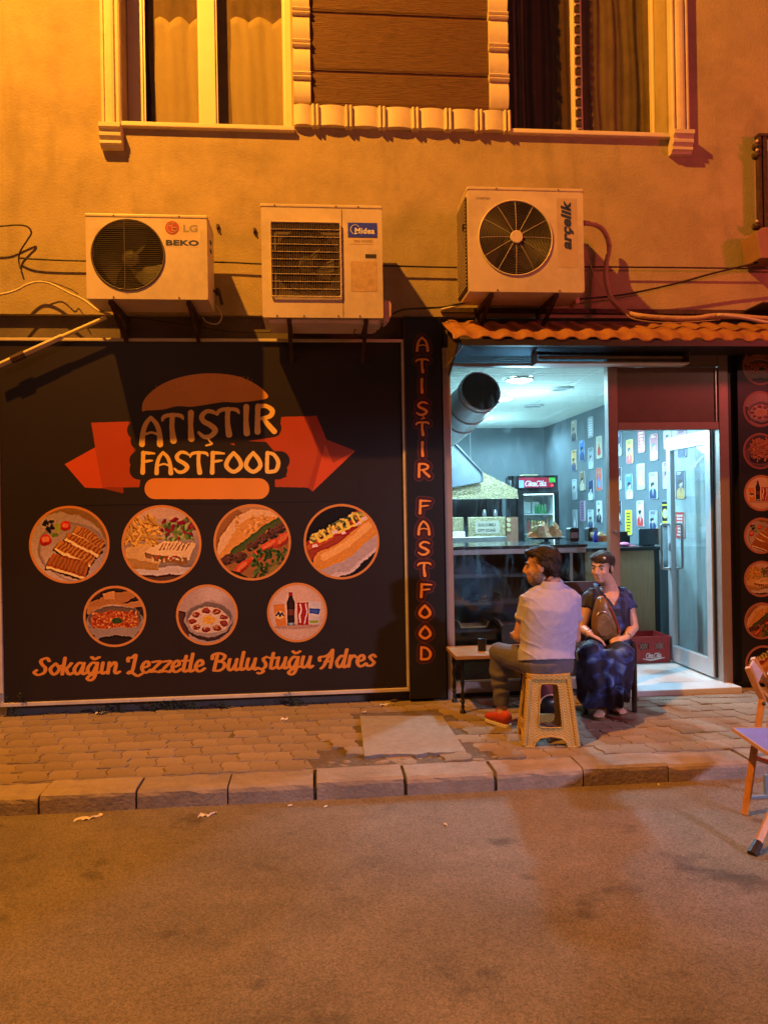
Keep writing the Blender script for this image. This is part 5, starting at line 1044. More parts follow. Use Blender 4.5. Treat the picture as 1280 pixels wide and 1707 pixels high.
# posters
cols = {'sepia': (.42, .34, .24), 'bw': (.6, .62, .62), 'blue': (.08, .25, .62), 'cream': (.66, .58, .38), 'orange': (.62, .38, .14), 'grey': (.34, .38, .40), 'brown': (.22, .15, .08), 'coral': (.68, .12, .06), 'pale': (.50, .58, .58), 'navy': (.04, .06, .14), 'mag': (.45, .22, .35), 'mint': (.50, .68, .60), 'yellow': (.75, .65, .04), 'maroon': (.35, .03, .05), 'red': (.58, .05, .05), 'white': (.72, .76, .74), 'black': (.02, .02, .03)}
PO = [(4, 948, 600, 985, 750, 'sepia', 'black', 'fig', 'sepia poster of a standing figure, topmost left of the mullion'), (4, 1065, 575, 1103, 725, 'grey', 'white', 'txt', 'dark poster with stacked white text squares near the ceiling'),
 (4, 1005, 740, 1043, 890, 'blue', 'navy', 'fig', 'bright blue poster with a small dark figure'), (4, 1125, 712, 1165, 872, 'cream', 'red', 'obj', 'cream poster with a small red shape beside the red mullion'),
 (4, 950, 812, 984, 960, 'orange', 'navy', 'fig', 'orange poster with a dark blue figure, farthest column'), (4, 1068, 795, 1103, 945, 'grey', 'pale', 'fig', 'grey poster of a pale standing figure'),
 (4, 1008, 960, 1043, 1100, 'brown', 'cream', 'fig', 'brown poster under the bright blue one'), (4, 1125, 940, 1165, 1100, 'coral', 'blue', 'obj', 'coral red poster with a teal bottle shape'),
 (4, 955, 1020, 985, 1165, 'pale', 'grey', 'fig', 'pale outlined poster right of the fridge top'), (4, 1068, 1020, 1105, 1168, 'navy', 'white', 'fig', 'navy poster with a white figure left of the mullion'),
 (4, 1010, 1172, 1043, 1318, 'mag', 'navy', 'txt', 'pink and blue collage poster'), (4, 1127, 1172, 1165, 1330, 'white', 'black', 'fig', 'white poster with a black seated silhouette left of the mullion'),
 (4, 957, 1235, 987, 1380, 'grey', 'white', 'obj', 'grey poster with a white cone shape, lowest of the farthest column'), (4, 1065, 1235, 1103, 1370, 'pale', 'navy', 'fig', 'pale blue poster with a dark haired figure, low left of the mullion'),
 (5, 203, 685, 237, 855, 'navy', 'pale', 'fig', 'navy group poster right beside the mullion, top row'), (5, 272, 737, 320, 908, 'yellow', 'red', 'fig', 'yellow poster with a figure in red trousers'),
 (5, 355, 640, 403, 830, 'red', 'white', 'txt', 'red poster with white writing under the transom'), (5, 440, 697, 495, 886, 'maroon', 'pale', 'fig', 'maroon poster with a pale bust figure'),
 (5, 538, 650, 590, 803, 'mint', 'red', 'fig', 'pale mint poster touching the top corner of the door'), (5, 632, 660, 697, 865, 'mag', 'navy', 'fig', 'pink blue poster behind the top of the door glass'),
 (5, 203, 925, 237, 1093, 'black', 'pale', 'fig', 'black portrait poster right beside the mullion, middle row'), (5, 267, 983, 317, 1160, 'blue', 'white', 'fig', 'blue poster with a large pale face shape'),
 (5, 347, 908, 403, 1093, 'mint', 'orange', 'obj', 'pale poster with an orange fruit drink'), (5, 435, 970, 495, 1160, 'mint', 'navy', 'fig', 'mint poster with a dark suited figure and yellow badge'),
 (5, 530, 895, 580, 1087, 'mag', 'pale', 'fig', 'pink and lilac poster left of the door edge'), (5, 622, 958, 687, 1160, 'navy', 'orange', 'fig', 'navy poster with an orange figure behind the door glass'),
 (5, 203, 1172, 237, 1340, 'black', 'white', 'obj', 'black and white poster right beside the mullion, bottom row'), (5, 265, 1238, 312, 1415, 'yellow', 'black', 'txt', 'yellow poster with black writing above the counter'),
 (5, 347, 1172, 397, 1355, 'white', 'red', 'fig', 'white poster of a figure in a red coat above the monitor'), (5, 435, 1242, 492, 1385, 'grey', 'navy', 'fig', 'blue grey photo poster just above the monitor'),
 (5, 525, 1175, 572, 1367, 'black', 'yellow', 'emb', 'black poster with a yellow round emblem left of the door edge'), (5, 620, 1252, 687, 1440, 'red', 'white', 'txt', 'red poster with white block writing behind the door handle')]
AT = Cv(8*72, 4*200, 0, 0, 8, 4, (.5, .5, .5)); AT.h = 800
def ubox(i): return i % 8, i//8
class AtC(Cv):
    pass
def put_tile(i, spec):
    bgc, fg, kd = cols[spec[5]], cols[spec[6]], spec[7]; c = Cv(72, 200, 0, 0, 1, 2.78, bgc); r = random.Random(i*7+3)
    if kd == 'fig':
        hx = .5+r.uniform(-.08, .08); hz = 1.42+r.uniform(-.1, .1)
        c.poly([(hx-.42, 0), (hx-.44, .75), (hx-.3, 1.0), (hx-.1, 1.15), (hx+.12, 1.15), (hx+.32, 1.0), (hx+.44, .7), (hx+.4, 0)], fg); c.poly([(hx-.12, 1.1), (hx+.02, .3), (hx+.14, 1.1)], tuple((a+b)/2 for a, b in zip(bgc, fg)))
        c.ell(hx, hz, .23, .32, 0, (.45, .33, .26) if sum(fg) < 1 else (.55, .5, .46), 1, .1); c.ell(hx-.03, hz+.2, .25, .18, 10, (.04, .03, .03), 1, .1); c.ell(hx-.16, hz+.05, .08, .2, 0, (.04, .03, .03), 1, .1)
        for k in range(r.randint(1, 3)): c.poly(rect(.2, 2.55-k*.14, .8-r.uniform(0, .3), 2.62-k*.14), cols['black'] if sum(bgc) > 1 else cols['white'])
    elif kd == 'txt':
        for k in range(7):
            w_ = r.uniform(.2, .36); c.poly(rect(.5-w_, .3+k*.33, .5+w_, .48+k*.33), fg)
            for q in range(3): c.poly(rect(.5-w_+q*w_*.7+.14, .3+k*.33, .5-w_+q*w_*.7+.17, .48+k*.33), bgc)
    elif kd == 'obj':
        c.poly([(.3, .4), (.25, 1.2), (.42, 1.5), (.45, 1.9), (.55, 1.9), (.58, 1.5), (.75, 1.2), (.7, .4)], fg); c.ell(.5, .8, .3, .35, 0, tuple(min(1, x*1.3) for x in fg)); c.poly(rect(.25, 2.2, .75, 2.3), cols['grey']); c.poly(rect(.3, 2.4, .7, 2.48), cols['grey'])
    else:
        c.ell(.5, 1.5, .42, .5, 0, fg); c.ell(.5, 1.5, .3, .38, 0, cols['mint']); c.ell(.5, 1.4, .12, .2, 0, cols['orange']); c.poly(rect(.1, .3, .9, .75), fg); c.poly(rect(.2, .4, .8, .5), cols['black']); c.poly(rect(.1, 2.3, .9, 2.45), fg)
    g = fbm(200, 72, 8, 3, i)[..., None]; c.a = np.clip(c.a*(.75+.5*g), 0, 1); c.a[:4] = c.a[-4:] = .62; c.a[:, :3] = c.a[:, -3:] = .62
    x, y = ubox(i); AT.a[y*200:(y+1)*200, x*72:(x+1)*72] = c.a
for i, s in enumerate(PO): put_tile(i, s)
M['post'] = img_mat('poster_print', AT.image('poster_prints'), .3, .5, .05)
for i, s in enumerate(PO):
    ox, oy, k = (730, 560, 4.267) if s[0] == 4 else (980, 560, 4.267)
    xs = [ox+s[1]/k, ox+s[3]/k]; yy = [oy+s[2]/k, oy+s[4]/k]; a_ = XW(xs[0], (yy[0]+yy[1])/2, RX-.006); b__ = XW(xs[1], (yy[0]+yy[1])/2, RX-.006); cx_ = (xs[0]+xs[1])/2
    zt = XW(cx_, yy[0], RX-.006).z; zb_ = XW(cx_, yy[1], RX-.006).z; y0_, y1_ = b__.y, a_.y
    o = obj('poster', MB().plate([rrect(y0_, zb_, y1_, zt, .02, 3)], YZ(RX-.010), YZ(RX-.001)), 'post', label=s[8], cat='poster', group='small posters on the right wall of the shop')
    tx, ty = ubox(i); uvplane(o, lambda v: ((tx+(y1_-v.y)/(y1_-y0_)*.98+.01)/8, (ty+(v.z-zb_)/(zt-zb_)*.98+.01)/4))
# display case
c0, c1 = 1.08, W(965, 912, .45).x; cz = W(860, 913, .42).z; yc0, yc1 = .30, .95
t = thing('display_case', 'dark refrigerated glass display case just behind the shop window', 'display case', ((c0+c1)/2, .6, FZ))
obj('base', MB().box((c0, yc0+.03, FZ), (c1, yc1, .30)), 'dark', t, bevel=.006); obj('kick_rail', MB().box((c0, yc0-.0, .24), (c1, yc0+.028, .262)).box((c0, yc0-.0, .32), (c1, yc0+.028, .335)), 'steel', t)
obj('counter_top', MB().box((c0-.01, yc0-.02, cz), (c1+.01, yc1+.1, cz+.025)), mat('dark_worktop', (.03, .035, .04), .12), t, bevel=.004)
obj('front_glass', MB().box((c0+.02, yc0, .34), (c1-.02, yc0+.006, cz-.05)), 'glass2', t)
obj('top_trim', MB().box((c0, yc0-.015, cz-.045), (c1, yc0+.02, cz-.001)), 'steel', t, bevel=.004)
for x in (c0+.01, c1-.12, c1-.015): obj('post', MB().box((x-.012, yc0+.008, .30), (x+.012, yc0+.03, cz-.046)), 'steel' if x != c1-.015 else 'black', t)
obj('back_panel', MB().box((c0, yc1-.02, .30), (c1, yc1, cz-.001)), 'black', t); obj('side_panel', MB().box((c1-.01, yc0+.03, .3), (c1, yc1-.02, cz-.001)).box((c0, yc0+.03, .3), (c0+.01, yc1-.02, cz-.001)), 'black', t)
for z, dp in ((.45, 0), (.66, .1), (.88, .2)):
    m_ = MB().box((c0+.02, yc0+.05+dp, z), (c1-.02, yc0+.056+dp, z+.02))
    for k in range(12): m_.box((c0+.02, yc0+.06+dp+k*.03*(1-dp*1.4), z+.008), (c1-.02, yc0+.064+dp+k*.03*(1-dp*1.4), z+.012))
    for k in range(30): x = c0+.03+k*(c1-c0-.06)/29; m_.box((x, yc0+.05+dp, z+.004), (x+.003, yc1-.05, z+.008))
    obj('wire_shelf', m_, 'shelfwire', t)
for px, py, Y, w_, lb, mt_ in ((790, 1045, .42, .26, 'pale patterned tray on the lowest shelf of the display case', 'wick'), (850, 1048, .45, .2, 'white tray at the right on the lowest shelf of the display case', 'plate'), (815, 1000, .55, .22, 'dark tray on the middle shelf of the display case', 'rust')):
    q = W(px, py, Y); z = .475 if Y < .5 else .682
    o = obj('tray', MB().xz([[(q.x-w_/2, z+.05), (q.x-w_/2+.02, z), (q.x+w_/2-.02, z), (q.x+w_/2, z+.05), (q.x+w_/2-.012, z+.05), (q.x+w_/2-.028, z+.012), (q.x-w_/2+.028, z+.012), (q.x-w_/2+.012, z+.05)]], Y, Y+.2), mt_, label=lb, cat='tray')
# things standing on the case
def P3(px, py, Y): return W(px, py, Y)
zt = cz+.0255; q = W(910, 905, .6)
t = thing('tray_stand', 'round dark tray on a short pedestal holding yellow paper on the case top', 'tray', (q.x, .6, zt))
obj('foot', MB().lathe((q.x, .6, zt), [(.06, 0), (.02, .012), (.018, .035)], 16), 'black', t, smooth=True); obj('tray_disc', MB().lathe((q.x, .6, zt+.036), [(.13, 0), (.16, .01), (.165, .016), (.15, .012)], 28), 'dark', t, smooth=True)
zp = zt+.053
mb = MB(); rg = random.Random(11); NN = 18; vs = [(q.x, .6, zp+.05)]
def crumple(cx, cy, z, r, h, n, seed):
    rr = random.Random(seed); mb = MB(); vs = []; K = 5
    for k in range(K+1):
        for i in range(n):
            a = 2*math.pi*i/n; f_ = k/K; rad = r*(1-f_*.85)*rr.uniform(.75, 1.2); vs.append((cx+rad*math.cos(a), cy+rad*math.sin(a)*.7, z+h*f_**.8*rr.uniform(.75, 1.1) if k else z))
    fs = [(k*n+i, k*n+(i+1) % n, (k+1)*n+(i+1) % n, (k+1)*n+i) for k in range(K) for i in range(n)]+[tuple(range(n))[::-1], tuple(K*n+i for i in range(n))]; return mb.add(vs, fs)
qa = W(902, 900, .6); qb = W(924, 900, .6)
obj('wrapping_paper', crumple(qa.x, .6, zp, .12, .14, 9, 3), 'parch', label='crumpled yellow paper heap at the left on the tray', cat='paper')
obj('wrapping_paper', crumple(qb.x, .6, zp, .08, .14, 8, 8), 'parch', label='crumpled yellow paper twist at the right on the tray', cat='paper')
obj('paper_flag', MB().add([W(905, 895, .6), W(909, 885, .6), W(913, 862, .62), W(908, 880, .6), W(913, 890, .6)], [(0, 1, 2, 3, 4)]), 'parch', label='pointed paper tip sticking up from the yellow paper', cat='paper').modifiers.new('t', 'SOLIDIFY').thickness = .002
for px, lb in ((954, 'black napkin dispenser nearer the fridge side on the case top'), (985, 'black napkin dispenser beside the blue bottle')):
    q = W(px, 905, .75); w_ = .042; t = thing('napkin_dispenser', lb, 'dispenser', (q.x, .75, zt), 'black napkin dispensers')
    obj('body', MB().xz([rrect(q.x-w_, zt, q.x+w_, zt+.125, .02)], .70, .80), 'black', t, bevel=.004); obj('slot', MB().box((q.x-.03, .694, zt+.035), (q.x+.03, .699, zt+.085)), 'steel', t)
q = W(989, 905, .6); obj('spray_bottle', MB().lathe((q.x, .55, zt), [(.02, 0), (.022, .05), (.012, .08), (.014, .1)], 12), 'bluepl', smooth=True, label='vivid blue plastic bottle on the case top', cat='bottle')
q = W(1001, 905, .6); t = thing('basket', 'small wicker basket of wrapped sachets next to the mullion', 'basket', (q.x, .6, zt)); obj('weave', MB().lathe((q.x, .6, zt), [(.05, 0), (.065, .06), (.06, .062), (.048, .01)], 20), 'wick', t, smooth=True)
q2 = (q.x, .6, zt+.055); obj('sachets', crumple(q.x, .6, zt+.045, .05, .05, 9, 5), 'parch', label='yellow sachets heaped in the wicker basket', cat='sachets')
# wooden counter, monitor, cap
k0, k1, kz = 2.30, W(1099, 915, 1.15).x, W(1060, 912, 1.15).z
t = thing('counter', 'pale wood counter with a black top behind the doorway', 'counter', ((k0+k1)/2, 1.4, FZ))
obj('front_panel', MB().box((k0, 1.16, FZ), (W(1090, 950, 1.16).x, 1.7, kz-.035)), 'counter', t); obj('end_panel', MB().box((W(1090, 950, 1.16).x+.001, 1.16, FZ), (k1, 1.7, kz-.035)), 'black', t); obj('counter_top', MB().box((k0, 1.13, kz-.034), (k1+.015, 1.72, kz)), 'black', t, bevel=.003)
m0, m1 = W(1066, 910, 1.3), W(1099, 881, 1.3)
t = thing('monitor', 'black flat monitor standing at the right end of the counter', 'monitor', ((m0.x+m1.x)/2, 1.35, kz))
obj('screen', MB().box((m0.x, 1.3, kz+.012), (m1.x-.012, 1.325, m1.z)), mat('dark_screen', (.02, .03, .04), .12), t, bevel=.003); obj('bezel_side', MB().box((m1.x-.0115, 1.295, kz+.005), (m1.x, 1.36, m1.z+.004)), 'counter', t); obj('stand', MB().box((m0.x+.04, 1.31, kz+.0005), (m1.x-.05, 1.42, kz+.0115)), 'black', t)
q = W(1040, 913, 1.3); t = thing('cap', 'pink cloth cap lying on the counter', 'cap', (q.x, 1.3, kz)); obj('crown', MB().ell((q.x, 1.3, kz+.022), (.055, .06, .022)), 'pink', t, smooth=True); obj('brim', MB().ell((q.x+.06, 1.26, kz+.006), (.05, .045, .0055)), 'pink', t, smooth=True)
q = W(1041, 898, 1.5); obj('card_terminal', MB().box((q.x-.06, 1.5, kz+.0005), (q.x+.03, 1.54, kz+.14)).box((q.x+.035, 1.49, kz+.0005), (q.x+.05, 1.55, kz+.10)), 'black', label='dark till box on the counter behind the pink cap', cat='till', bevel=.004)
# crate
a_ = G(1057, 1105, .05); b__ = G(1118, 1104, .05); cy = (a_.y+b__.y)/2; x0, x1 = a_.x-.16, b__.x; zc0 = FZ+.005; zc1 = W(1090, 1062, cy).z
t = thing('crate', 'red plastic drinks crate standing empty in the doorway', 'crate', ((x0+x1)/2, cy+.15, zc0))
def crate_side(mp0, mp1, L, h):
    hs = []; 
    for f_ in (.2, .5, .8): hs.append(rrect(L*(f_-.10), h*.52, L*(f_+.10), h*.78, .01)[::-1])
    return MB().plate([rect(0, 0, L, h)]+hs, mp0, mp1)
L = x1-x0; h = zc1-zc0; D_ = .34
obj('side', crate_side(lambda u, v: (x0+u, cy, zc0+v), lambda u, v: (x0+u, cy+.008, zc0+v), L, h), 'redpl', t); obj('side', MB().box((x0, cy+D_-.008, zc0), (x1, cy+D_, zc1)), 'redpl', t)
obj('side', MB().box((x0, cy+.009, zc0), (x0+.008, cy+D_-.009, zc1)), 'redpl', t); obj('side', MB().box((x1-.008, cy+.009, zc0), (x1, cy+D_-.009, zc1)), 'redpl', t); obj('base', MB().box((x0+.009, cy+.009, zc0), (x1-.009, cy+D_-.009, zc0+.01)), 'redpl', t)
obj('rim', MB().xz([rect(x0-.006, zc1-.012, x1+.006, zc1+.006)], cy-.007, cy-.0005).box((x0-.006, cy-.0005, zc1+.0005), (x1+.006, cy+.012, zc1+.006)).box((x0-.006, cy+D_-.01, zc1+.0005), (x1+.006, cy+D_+.006, zc1+.006)).box((x1-.01, cy+.012, zc1+.0005), (x1+.006, cy+D_-.01, zc1+.006)), 'redpl', t)
for f_ in (.2, .5, .8):
    for g_ in (-.05, 0, .05): obj('lattice', MB().tube([(x0+L*(f_+g_-.03), cy+.004, zc0+h*.53), (x0+L*(f_+g_+.03), cy+.004, zc0+h*.77)], .004, 5).tube([(x0+L*(f_+g_+.03), cy+.004, zc0+h*.53), (x0+L*(f_+g_-.03), cy+.004, zc0+h*.77)], .004, 5), 'grey_p', t)
cvc = Cv(256, 80, 0, 0, .32, .1, (.42, .03, .03)); idt = lambda x, y: (x, y)
fl = lambda x, y: (x, .1-y)
script(cvc, 'Coca', .07, .066, .155, .064, .026, (.85, .8, .78), fl, 1, nib=(.13, .1)); script(cvc, 'Cola', .165, .066, .25, .062, .026, (.85, .8, .78), fl, 1, nib=(.13, .1)); cvc.stroke([(.03, .028, .002), (.12, .016, .009), (.2, .024, .007), (.29, .034, .002)], (.85, .8, .78))
M['crate_p'] = img_mat('crate_print', cvc.image('crate_logo'), .45, .4, .05); lx0 = x0+L*.42
o = obj('logo_print', MB().xz([rect(lx0, zc0+.012, lx0+L*.52, zc0+.012+h*.45)], cy-.0018, cy-.0004), 'crate_p', t); uvplane(o, lambda v: ((v.x-lx0)/(L*.52), (v.z-zc0-.012)/(h*.45)))

#PART3
# ================================================================== PEOPLE
def remesh(name, mb, voxel, mt, parent, smooth=6, disp=None, label=None, fac=.5):
    me = bpy.data.meshes.new(name); base = rootloc(parent)
    me.from_pydata([(v[0]-base.x, v[1]-base.y, v[2]-base.z) for v in mb.v], [], mb.f)
    bm = bmesh.new(); bm.from_mesh(me); bmesh.ops.recalc_face_normals(bm, faces=bm.faces); bm.to_mesh(me); bm.free()
    o = bpy.data.objects.new(name, me); C.objects.link(o)
    r = o.modifiers.new('r', 'REMESH'); r.mode = 'VOXEL'; r.voxel_size = voxel; r.use_smooth_shade = True
    s_ = o.modifiers.new('s', 'SMOOTH'); s_.iterations = smooth; s_.factor = fac
    dg = bpy.context.evaluated_depsgraph_get(); m2 = bpy.data.meshes.new_from_object(o.evaluated_get(dg)); o.modifiers.clear(); o.data = m2; bpy.data.meshes.remove(me)
    m2.materials.clear(); m2.materials.append(M[mt])
    if disp:
        m2.update(); no = [v.normal.copy() for v in m2.vertices]
        for v, q in zip(m2.vertices, no): v.co += q*disp(v.co+base)
    m2.polygons.foreach_set('use_smooth', [True]*len(m2.polygons)); o.parent = parent
    if label: o['label'] = label
    return o
def axes(f):
    f = V(f).normalized(); u = (V((0, 0, 1))-f*f.z).normalized(); return f, u.cross(f), u      # forward, left, up
def head(mb, c, f, k=1., male=True):
    F, L, U = axes(f); A = (F, L, U); c = V(c)
    def e(p, r): mb.ell(c+(F*p[0]+L*p[1]+U*p[2])*k, [x*k for x in r], A, 18, 12)
    e((-.014, 0, .035), (.098, .077, .088)); e((.032, 0, -.028), (.062, .061, .086)); e((.058, 0, -.088), (.032, .034 if male else .030, .026)); e((.015, 0, -.07), (.055, .056 if male else .05, .045))
    for s in (-1, 1): e((.055, s*.035, -.03), (.030, .024, .028)); e((-.006, s*.077, -.008), (.020, .010, .031)); e((.088, s*.011, -.038), (.014, .008, .008))
    e((.080, 0, .022), (.016, .046, .013))
    mb.loft([(c+(F*.086+U*.012)*k, .009*k, .010*k), (c+(F*.103-U*.012)*k, .010*k, .012*k), (c+(F*.114-U*.032)*k, .012*k, .012*k), (c+(F*.098-U*.044)*k, .013*k, .007*k)], L, 10)
    e((.087, 0, -.062), (.013, .022, .006)); e((.083, 0, -.073), (.012, .019, .007))
    return F, L, U
def eyes(c, f, parent, k=1.):
    F, L, U = axes(f); c = V(c)
    for s in (-1, 1):
        q = c+(F*.0795+L*s*.031+U*.001)*k; e = obj('eye', MB().ell(q, [.0105*k]*3, (F, L, U), 12, 8), 'eye', parent, smooth='all')
        obj('iris', MB().ell(q+F*.0088*k, [.0045*k, .0055*k, .0055*k], (F, L, U), 10, 6), 'iris', e, smooth='all')
        obj('eyebrow', MB().loft([(c+(F*.092+L*s*.014+U*.021)*k, .004*k, .004*k), (c+(F*.092+L*s*.032+U*.028)*k, .005*k, .005*k), (c+(F*.078+L*s*.05+U*.020)*k, .003*k, .003*k)], (0, 0, 1), 8), 'hair', parent, smooth='all')
def hand(mb, wrist, d, n_, curl=.6, side=1, k=1.):
    # d: direction of the fingers, n_: palm normal (towards the palm side)
    d = V(d).normalized(); n_ = (V(n_)-d*V(n_).dot(d)).normalized(); s = d.cross(n_)*side; w = V(wrist)
    mb.loft([(w-d*.01, .024*k, .018*k), (w+d*.03*k, .033*k, .015*k), (w+d*.075*k, .038*k, .013*k), (w+d*.09*k, .034*k, .011*k)], s, 12)
    for i, (off, ln) in enumerate(((-.030, .062), (-.010, .074), (.011, .069), (.031, .054))):
        p = w+d*.080*k+s*off*k; a = 0; pts = [(p-d*.02, .0088*k, .0088*k), (p, .0088*k, .0088*k)]
        for j, fr in enumerate((.42, .32, .26)):
            a += curl*(.5+.25*j); q = (d*math.cos(a)+n_*math.sin(a)+s*off*1.5).normalized(); p = p+q*ln*fr*k; pts.append((p, (.0085-.001*j)*k, (.0085-.001*j)*k))
        mb.loft(pts, s, 8)
    p = w+d*.022*k-s*.026*k; q = (d*.72-s*.75+n_*.25).normalized(); p1 = p+q*.035*k; q2 = (d*.9-s*.2+n_*.5).normalized(); p2 = p1+q2*.028*k; p3 = p2+q2*.02*k
    mb.loft([(p, .013*k, .013*k), (p1, .0105*k, .0105*k), (p2, .0095*k, .0095*k), (p3, .006*k, .006*k)], n_, 8)
# ---------------------------------------------------------------- the man on the stool, seen from behind
st_c = V(((G(877, 1243).x+G(972, 1243).x)/2, -1.10, 0))
SH = W(918, 1122, -1.22).z                         # top of the stool
man = thing('person', 'man in a pale polo shirt and red shoes on the plastic stool, face turned left', 'person', (st_c.x, -1.08, SH))
YM = -1.10
nk = W(917, 966, YM+.02); ls = W(884, 996, YM); rs = W(951, 994, YM+.02); pv = W(910, 1102, YM+.0); ch = W(915, 1030, YM-.0); wa = W(912, 1078, YM-.0)
hc = W(902, 944, YM+.03); hf = (-.93, .42, -.03)
lk = W(831, 1088, -.80); la = W(836, 1180, -.80); rk = V((st_c.x+.20, -.60, lk.z)); ra_ = V((st_c.x+.26, -.50, .10))
le = W(865, 1060, YM+.06); lw = V((le.x+.05, le.y+.27, le.z-.03)); re = W(957, 1062, YM+.1); rw = V((re.x-.06, re.y+.24, re.z-.02))
b = MB(); sd = (1, .12, 0)
head(b, hc, hf, 1.0)
b.loft([(hc+V((.025, -.02, -.05)), .056, .060), (V(nk)+V((-.0, 0, .01)), .058, .062), (V(nk)-V((0, 0, .06)), .085, .07)], sd)
b.loft([(pv-V((0, 0, .05)), .14, .12), (pv+V((0, 0, .03)), .165, .12), (wa, .155, .11), (ch, .17, .12), (nk-V((0, 0, .12)), .165, .105), (nk-V((0, 0, .05)), .09, .075)], sd, 20)
for s_, e_, w_ in ((ls, le, lw), (rs, re, rw)):
    b.loft([(s_+V((0, 0, -.02)), .044, .046), (s_+(e_-s_)*.4, .046, .049), (e_, .040, .043), (e_+(w_-e_)*.35, .042, .040), (w_, .027, .024)], (1, 0, .2), 14)
b.ell(ls-V((0, 0, .02)), (.046, .05, .044)); b.ell(rs-V((0, 0, .02)), (.046, .05, .044)); b.ell(le, (.042, .042, .042)); b.ell(re, (.042, .042, .042))
hand(b, lw, (.25, .95, -.15), (0, 0, -1), .5, 1); hand(b, rw, (-.25, .95, -.15), (0, 0, -1), .5, -1)
for h_, k_, a_ in ((pv+V((-.08, .02, -.02)), lk, la), (pv+V((.08, .04, -.02)), rk, ra_)):
    b.loft([(h_, .085, .08), (h_+(k_-h_)*.5, .075, .072), (k_, .055, .055)], (0, 0, 1), 14); b.ell(k_, (.056, .056, .056)); b.loft([(k_, .052, .052), (k_+(a_-k_)*.35, .056, .056), (k_+(a_-k_)*.8, .036, .036), (a_, .034, .038), (a_-V((0, 0, .05)), .035, .05)], (1, 0, 0), 12)
remesh('body', b, .0052, 'skin', man, 5)
eyes(hc, hf, man)
F, L, U = axes(hf)
hb = MB()
def he(p, r): hb.ell(hc+F*p[0]+L*p[1]+U*p[2], r, (F, L, U), 18, 12)
he((-.028, 0, .052), (.096, .083, .082)); he((-.055, 0, .0), (.062, .070, .070)); he((.035, .0, .088), (.055, .062, .036)); he((.068, .006, .092), (.030, .045, .020)); he((-.02, .062, .022), (.035, .022, .045)); he((-.02, -.062, .022), (.035, .022, .045)); he((-.065, 0, -.045), (.040, .052, .035))
def hdisp(co): return .006*noise.fractal(co*28, 1, 2, 3)+.004*noise.noise(V((co.x*60, co.y*60, co.z*25)))
remesh('hair', hb, .005, 'hair', man, 2, hdisp)
bb = MB(); bb.ell(hc+F*.046-U*.088, (.046, .042, .036), (F, L, U), 16, 10)
for s_ in (-1, 1): bb.ell(hc+F*.020+L*s_*.048-U*.062, (.038, .016, .040), (F, L, U), 14, 9)
bb.ell(hc+F*.092-U*.052, (.008, .026, .006), (F, L, U), 10, 6)
remesh('beard', bb, .004, 'beard', man, 2, lambda co: .0015*noise.noise(co*90))
def strands(src, parent, c, f, n_, L0, seed, back=1):
    me = src.data; bl = rootloc(src); rr = random.Random(seed); mb = MB(); F, L, U = axes(f); vs_ = me.vertices; N = len(vs_)
    for _ in range(n_):
        v = vs_[rr.randrange(N)]; p = v.co+bl; nn = v.normal; d = (-F*back*.8-U*.55+V((rr.uniform(-.35, .35), rr.uniform(-.35, .35), rr.uniform(-.3, .3)))); d = (d-nn*d.dot(nn)).normalized()
        s = d.cross(nn).normalized()*.0009; L1 = L0*rr.uniform(.6, 1.3); a = p-nn*.001; b1 = p+d*L1*.5+nn*.005*rr.uniform(.3, 1.2); c1 = p+d*L1+nn*rr.uniform(-.001, .006)
        mb.add([a-s, a+s, b1+s, b1-s, c1], [(0, 1, 2, 3), (3, 2, 4)])
    obj('hair_strands', mb, 'hair', parent, recalc=False, kind='stuff')
strands([o for o in man.children if o.name.startswith('hair')][0], man, hc, hf, 5000, .026, 1)
# polo shirt: torso shell with short sleeves and collar
sb = MB()
sb.loft([(pv+V((0, -.01, .005)), .192, .150), (pv+V((0, 0, .05)), .190, .146), (wa, .182, .134), (ch+V((0, 0, -.03)), .190, .138), (ch+V((0, 0, .04)), .192, .136), (nk-V((0, 0, .14)), .196, .125), (nk-V((0, 0, .085)), .150, .105), (nk-V((0, 0, .045)), .085, .082)], sd, 24)
for s_, e_ in ((ls, le), (rs, re)):
    sb.ell(s_+V((0, 0, -.014)), (.060, .070, .058)); sb.loft([(nk-V((0, 0, .055)), .06, .07), (s_+V((0, 0, -.014)), .054, .062)], (0, 1, 0), 14); sb.loft([(s_, .070, .070), (s_+(e_-s_)*.3, .064, .066), (s_+(e_-s_)*.56, .060, .063)], (1, 0, .2), 16)
def fold(co):
    t = (co.z-SH); x = (co.x-pv.x)
    a = math.sin((t*1.0+x*.55)*62+3*noise.noise(co*6))*max(0, 1-abs(x+.13)/.17)*(1 if co.z < ls.z-.03 else .2)
    c_ = math.sin((t*1.0-x*.4)*48+3*noise.noise(co*5))*max(0, 1-abs(x-.17)/.12)
    rid = lambda q: (1-abs(math.sin(q)))**3
    wl = max(0, 1-abs(x+.15)/.16); wr_ = max(0, 1-abs(x-.17)/.10); d1 = noise.noise(co*5)
    e1 = rid(t*34+x*26+2.5*d1)*wl*max(0, min(1, (t+.1)*6)); e2 = rid(t*30-x*22+2.5*d1+1)*wr_
    return .010*e1*(.5+noise.noise(co*7+V((3, 1, 2))))+.008*e2*(.5+noise.noise(co*6))+.0045*noise.noise(co*9)+.0015*noise.noise(co*26)-.003
remesh('polo_shirt', sb, .0055, 'shirt', man, 16, fold)
cb = MB(); N = 20
for i, (dz, rr) in enumerate(((-.065, .088), (-.045, .079), (-.012, .071), (.004, .069), (-.008, .078), (-.05, .094))): pass
ring = lambda dz, rr, ry: [(nk.x+rr*math.cos(2*math.pi*k/24), nk.y+ry*math.sin(2*math.pi*k/24)+.0-(.012*0), nk.z+dz+.012*math.sin(2*math.pi*k/24)) for k in range(24)]
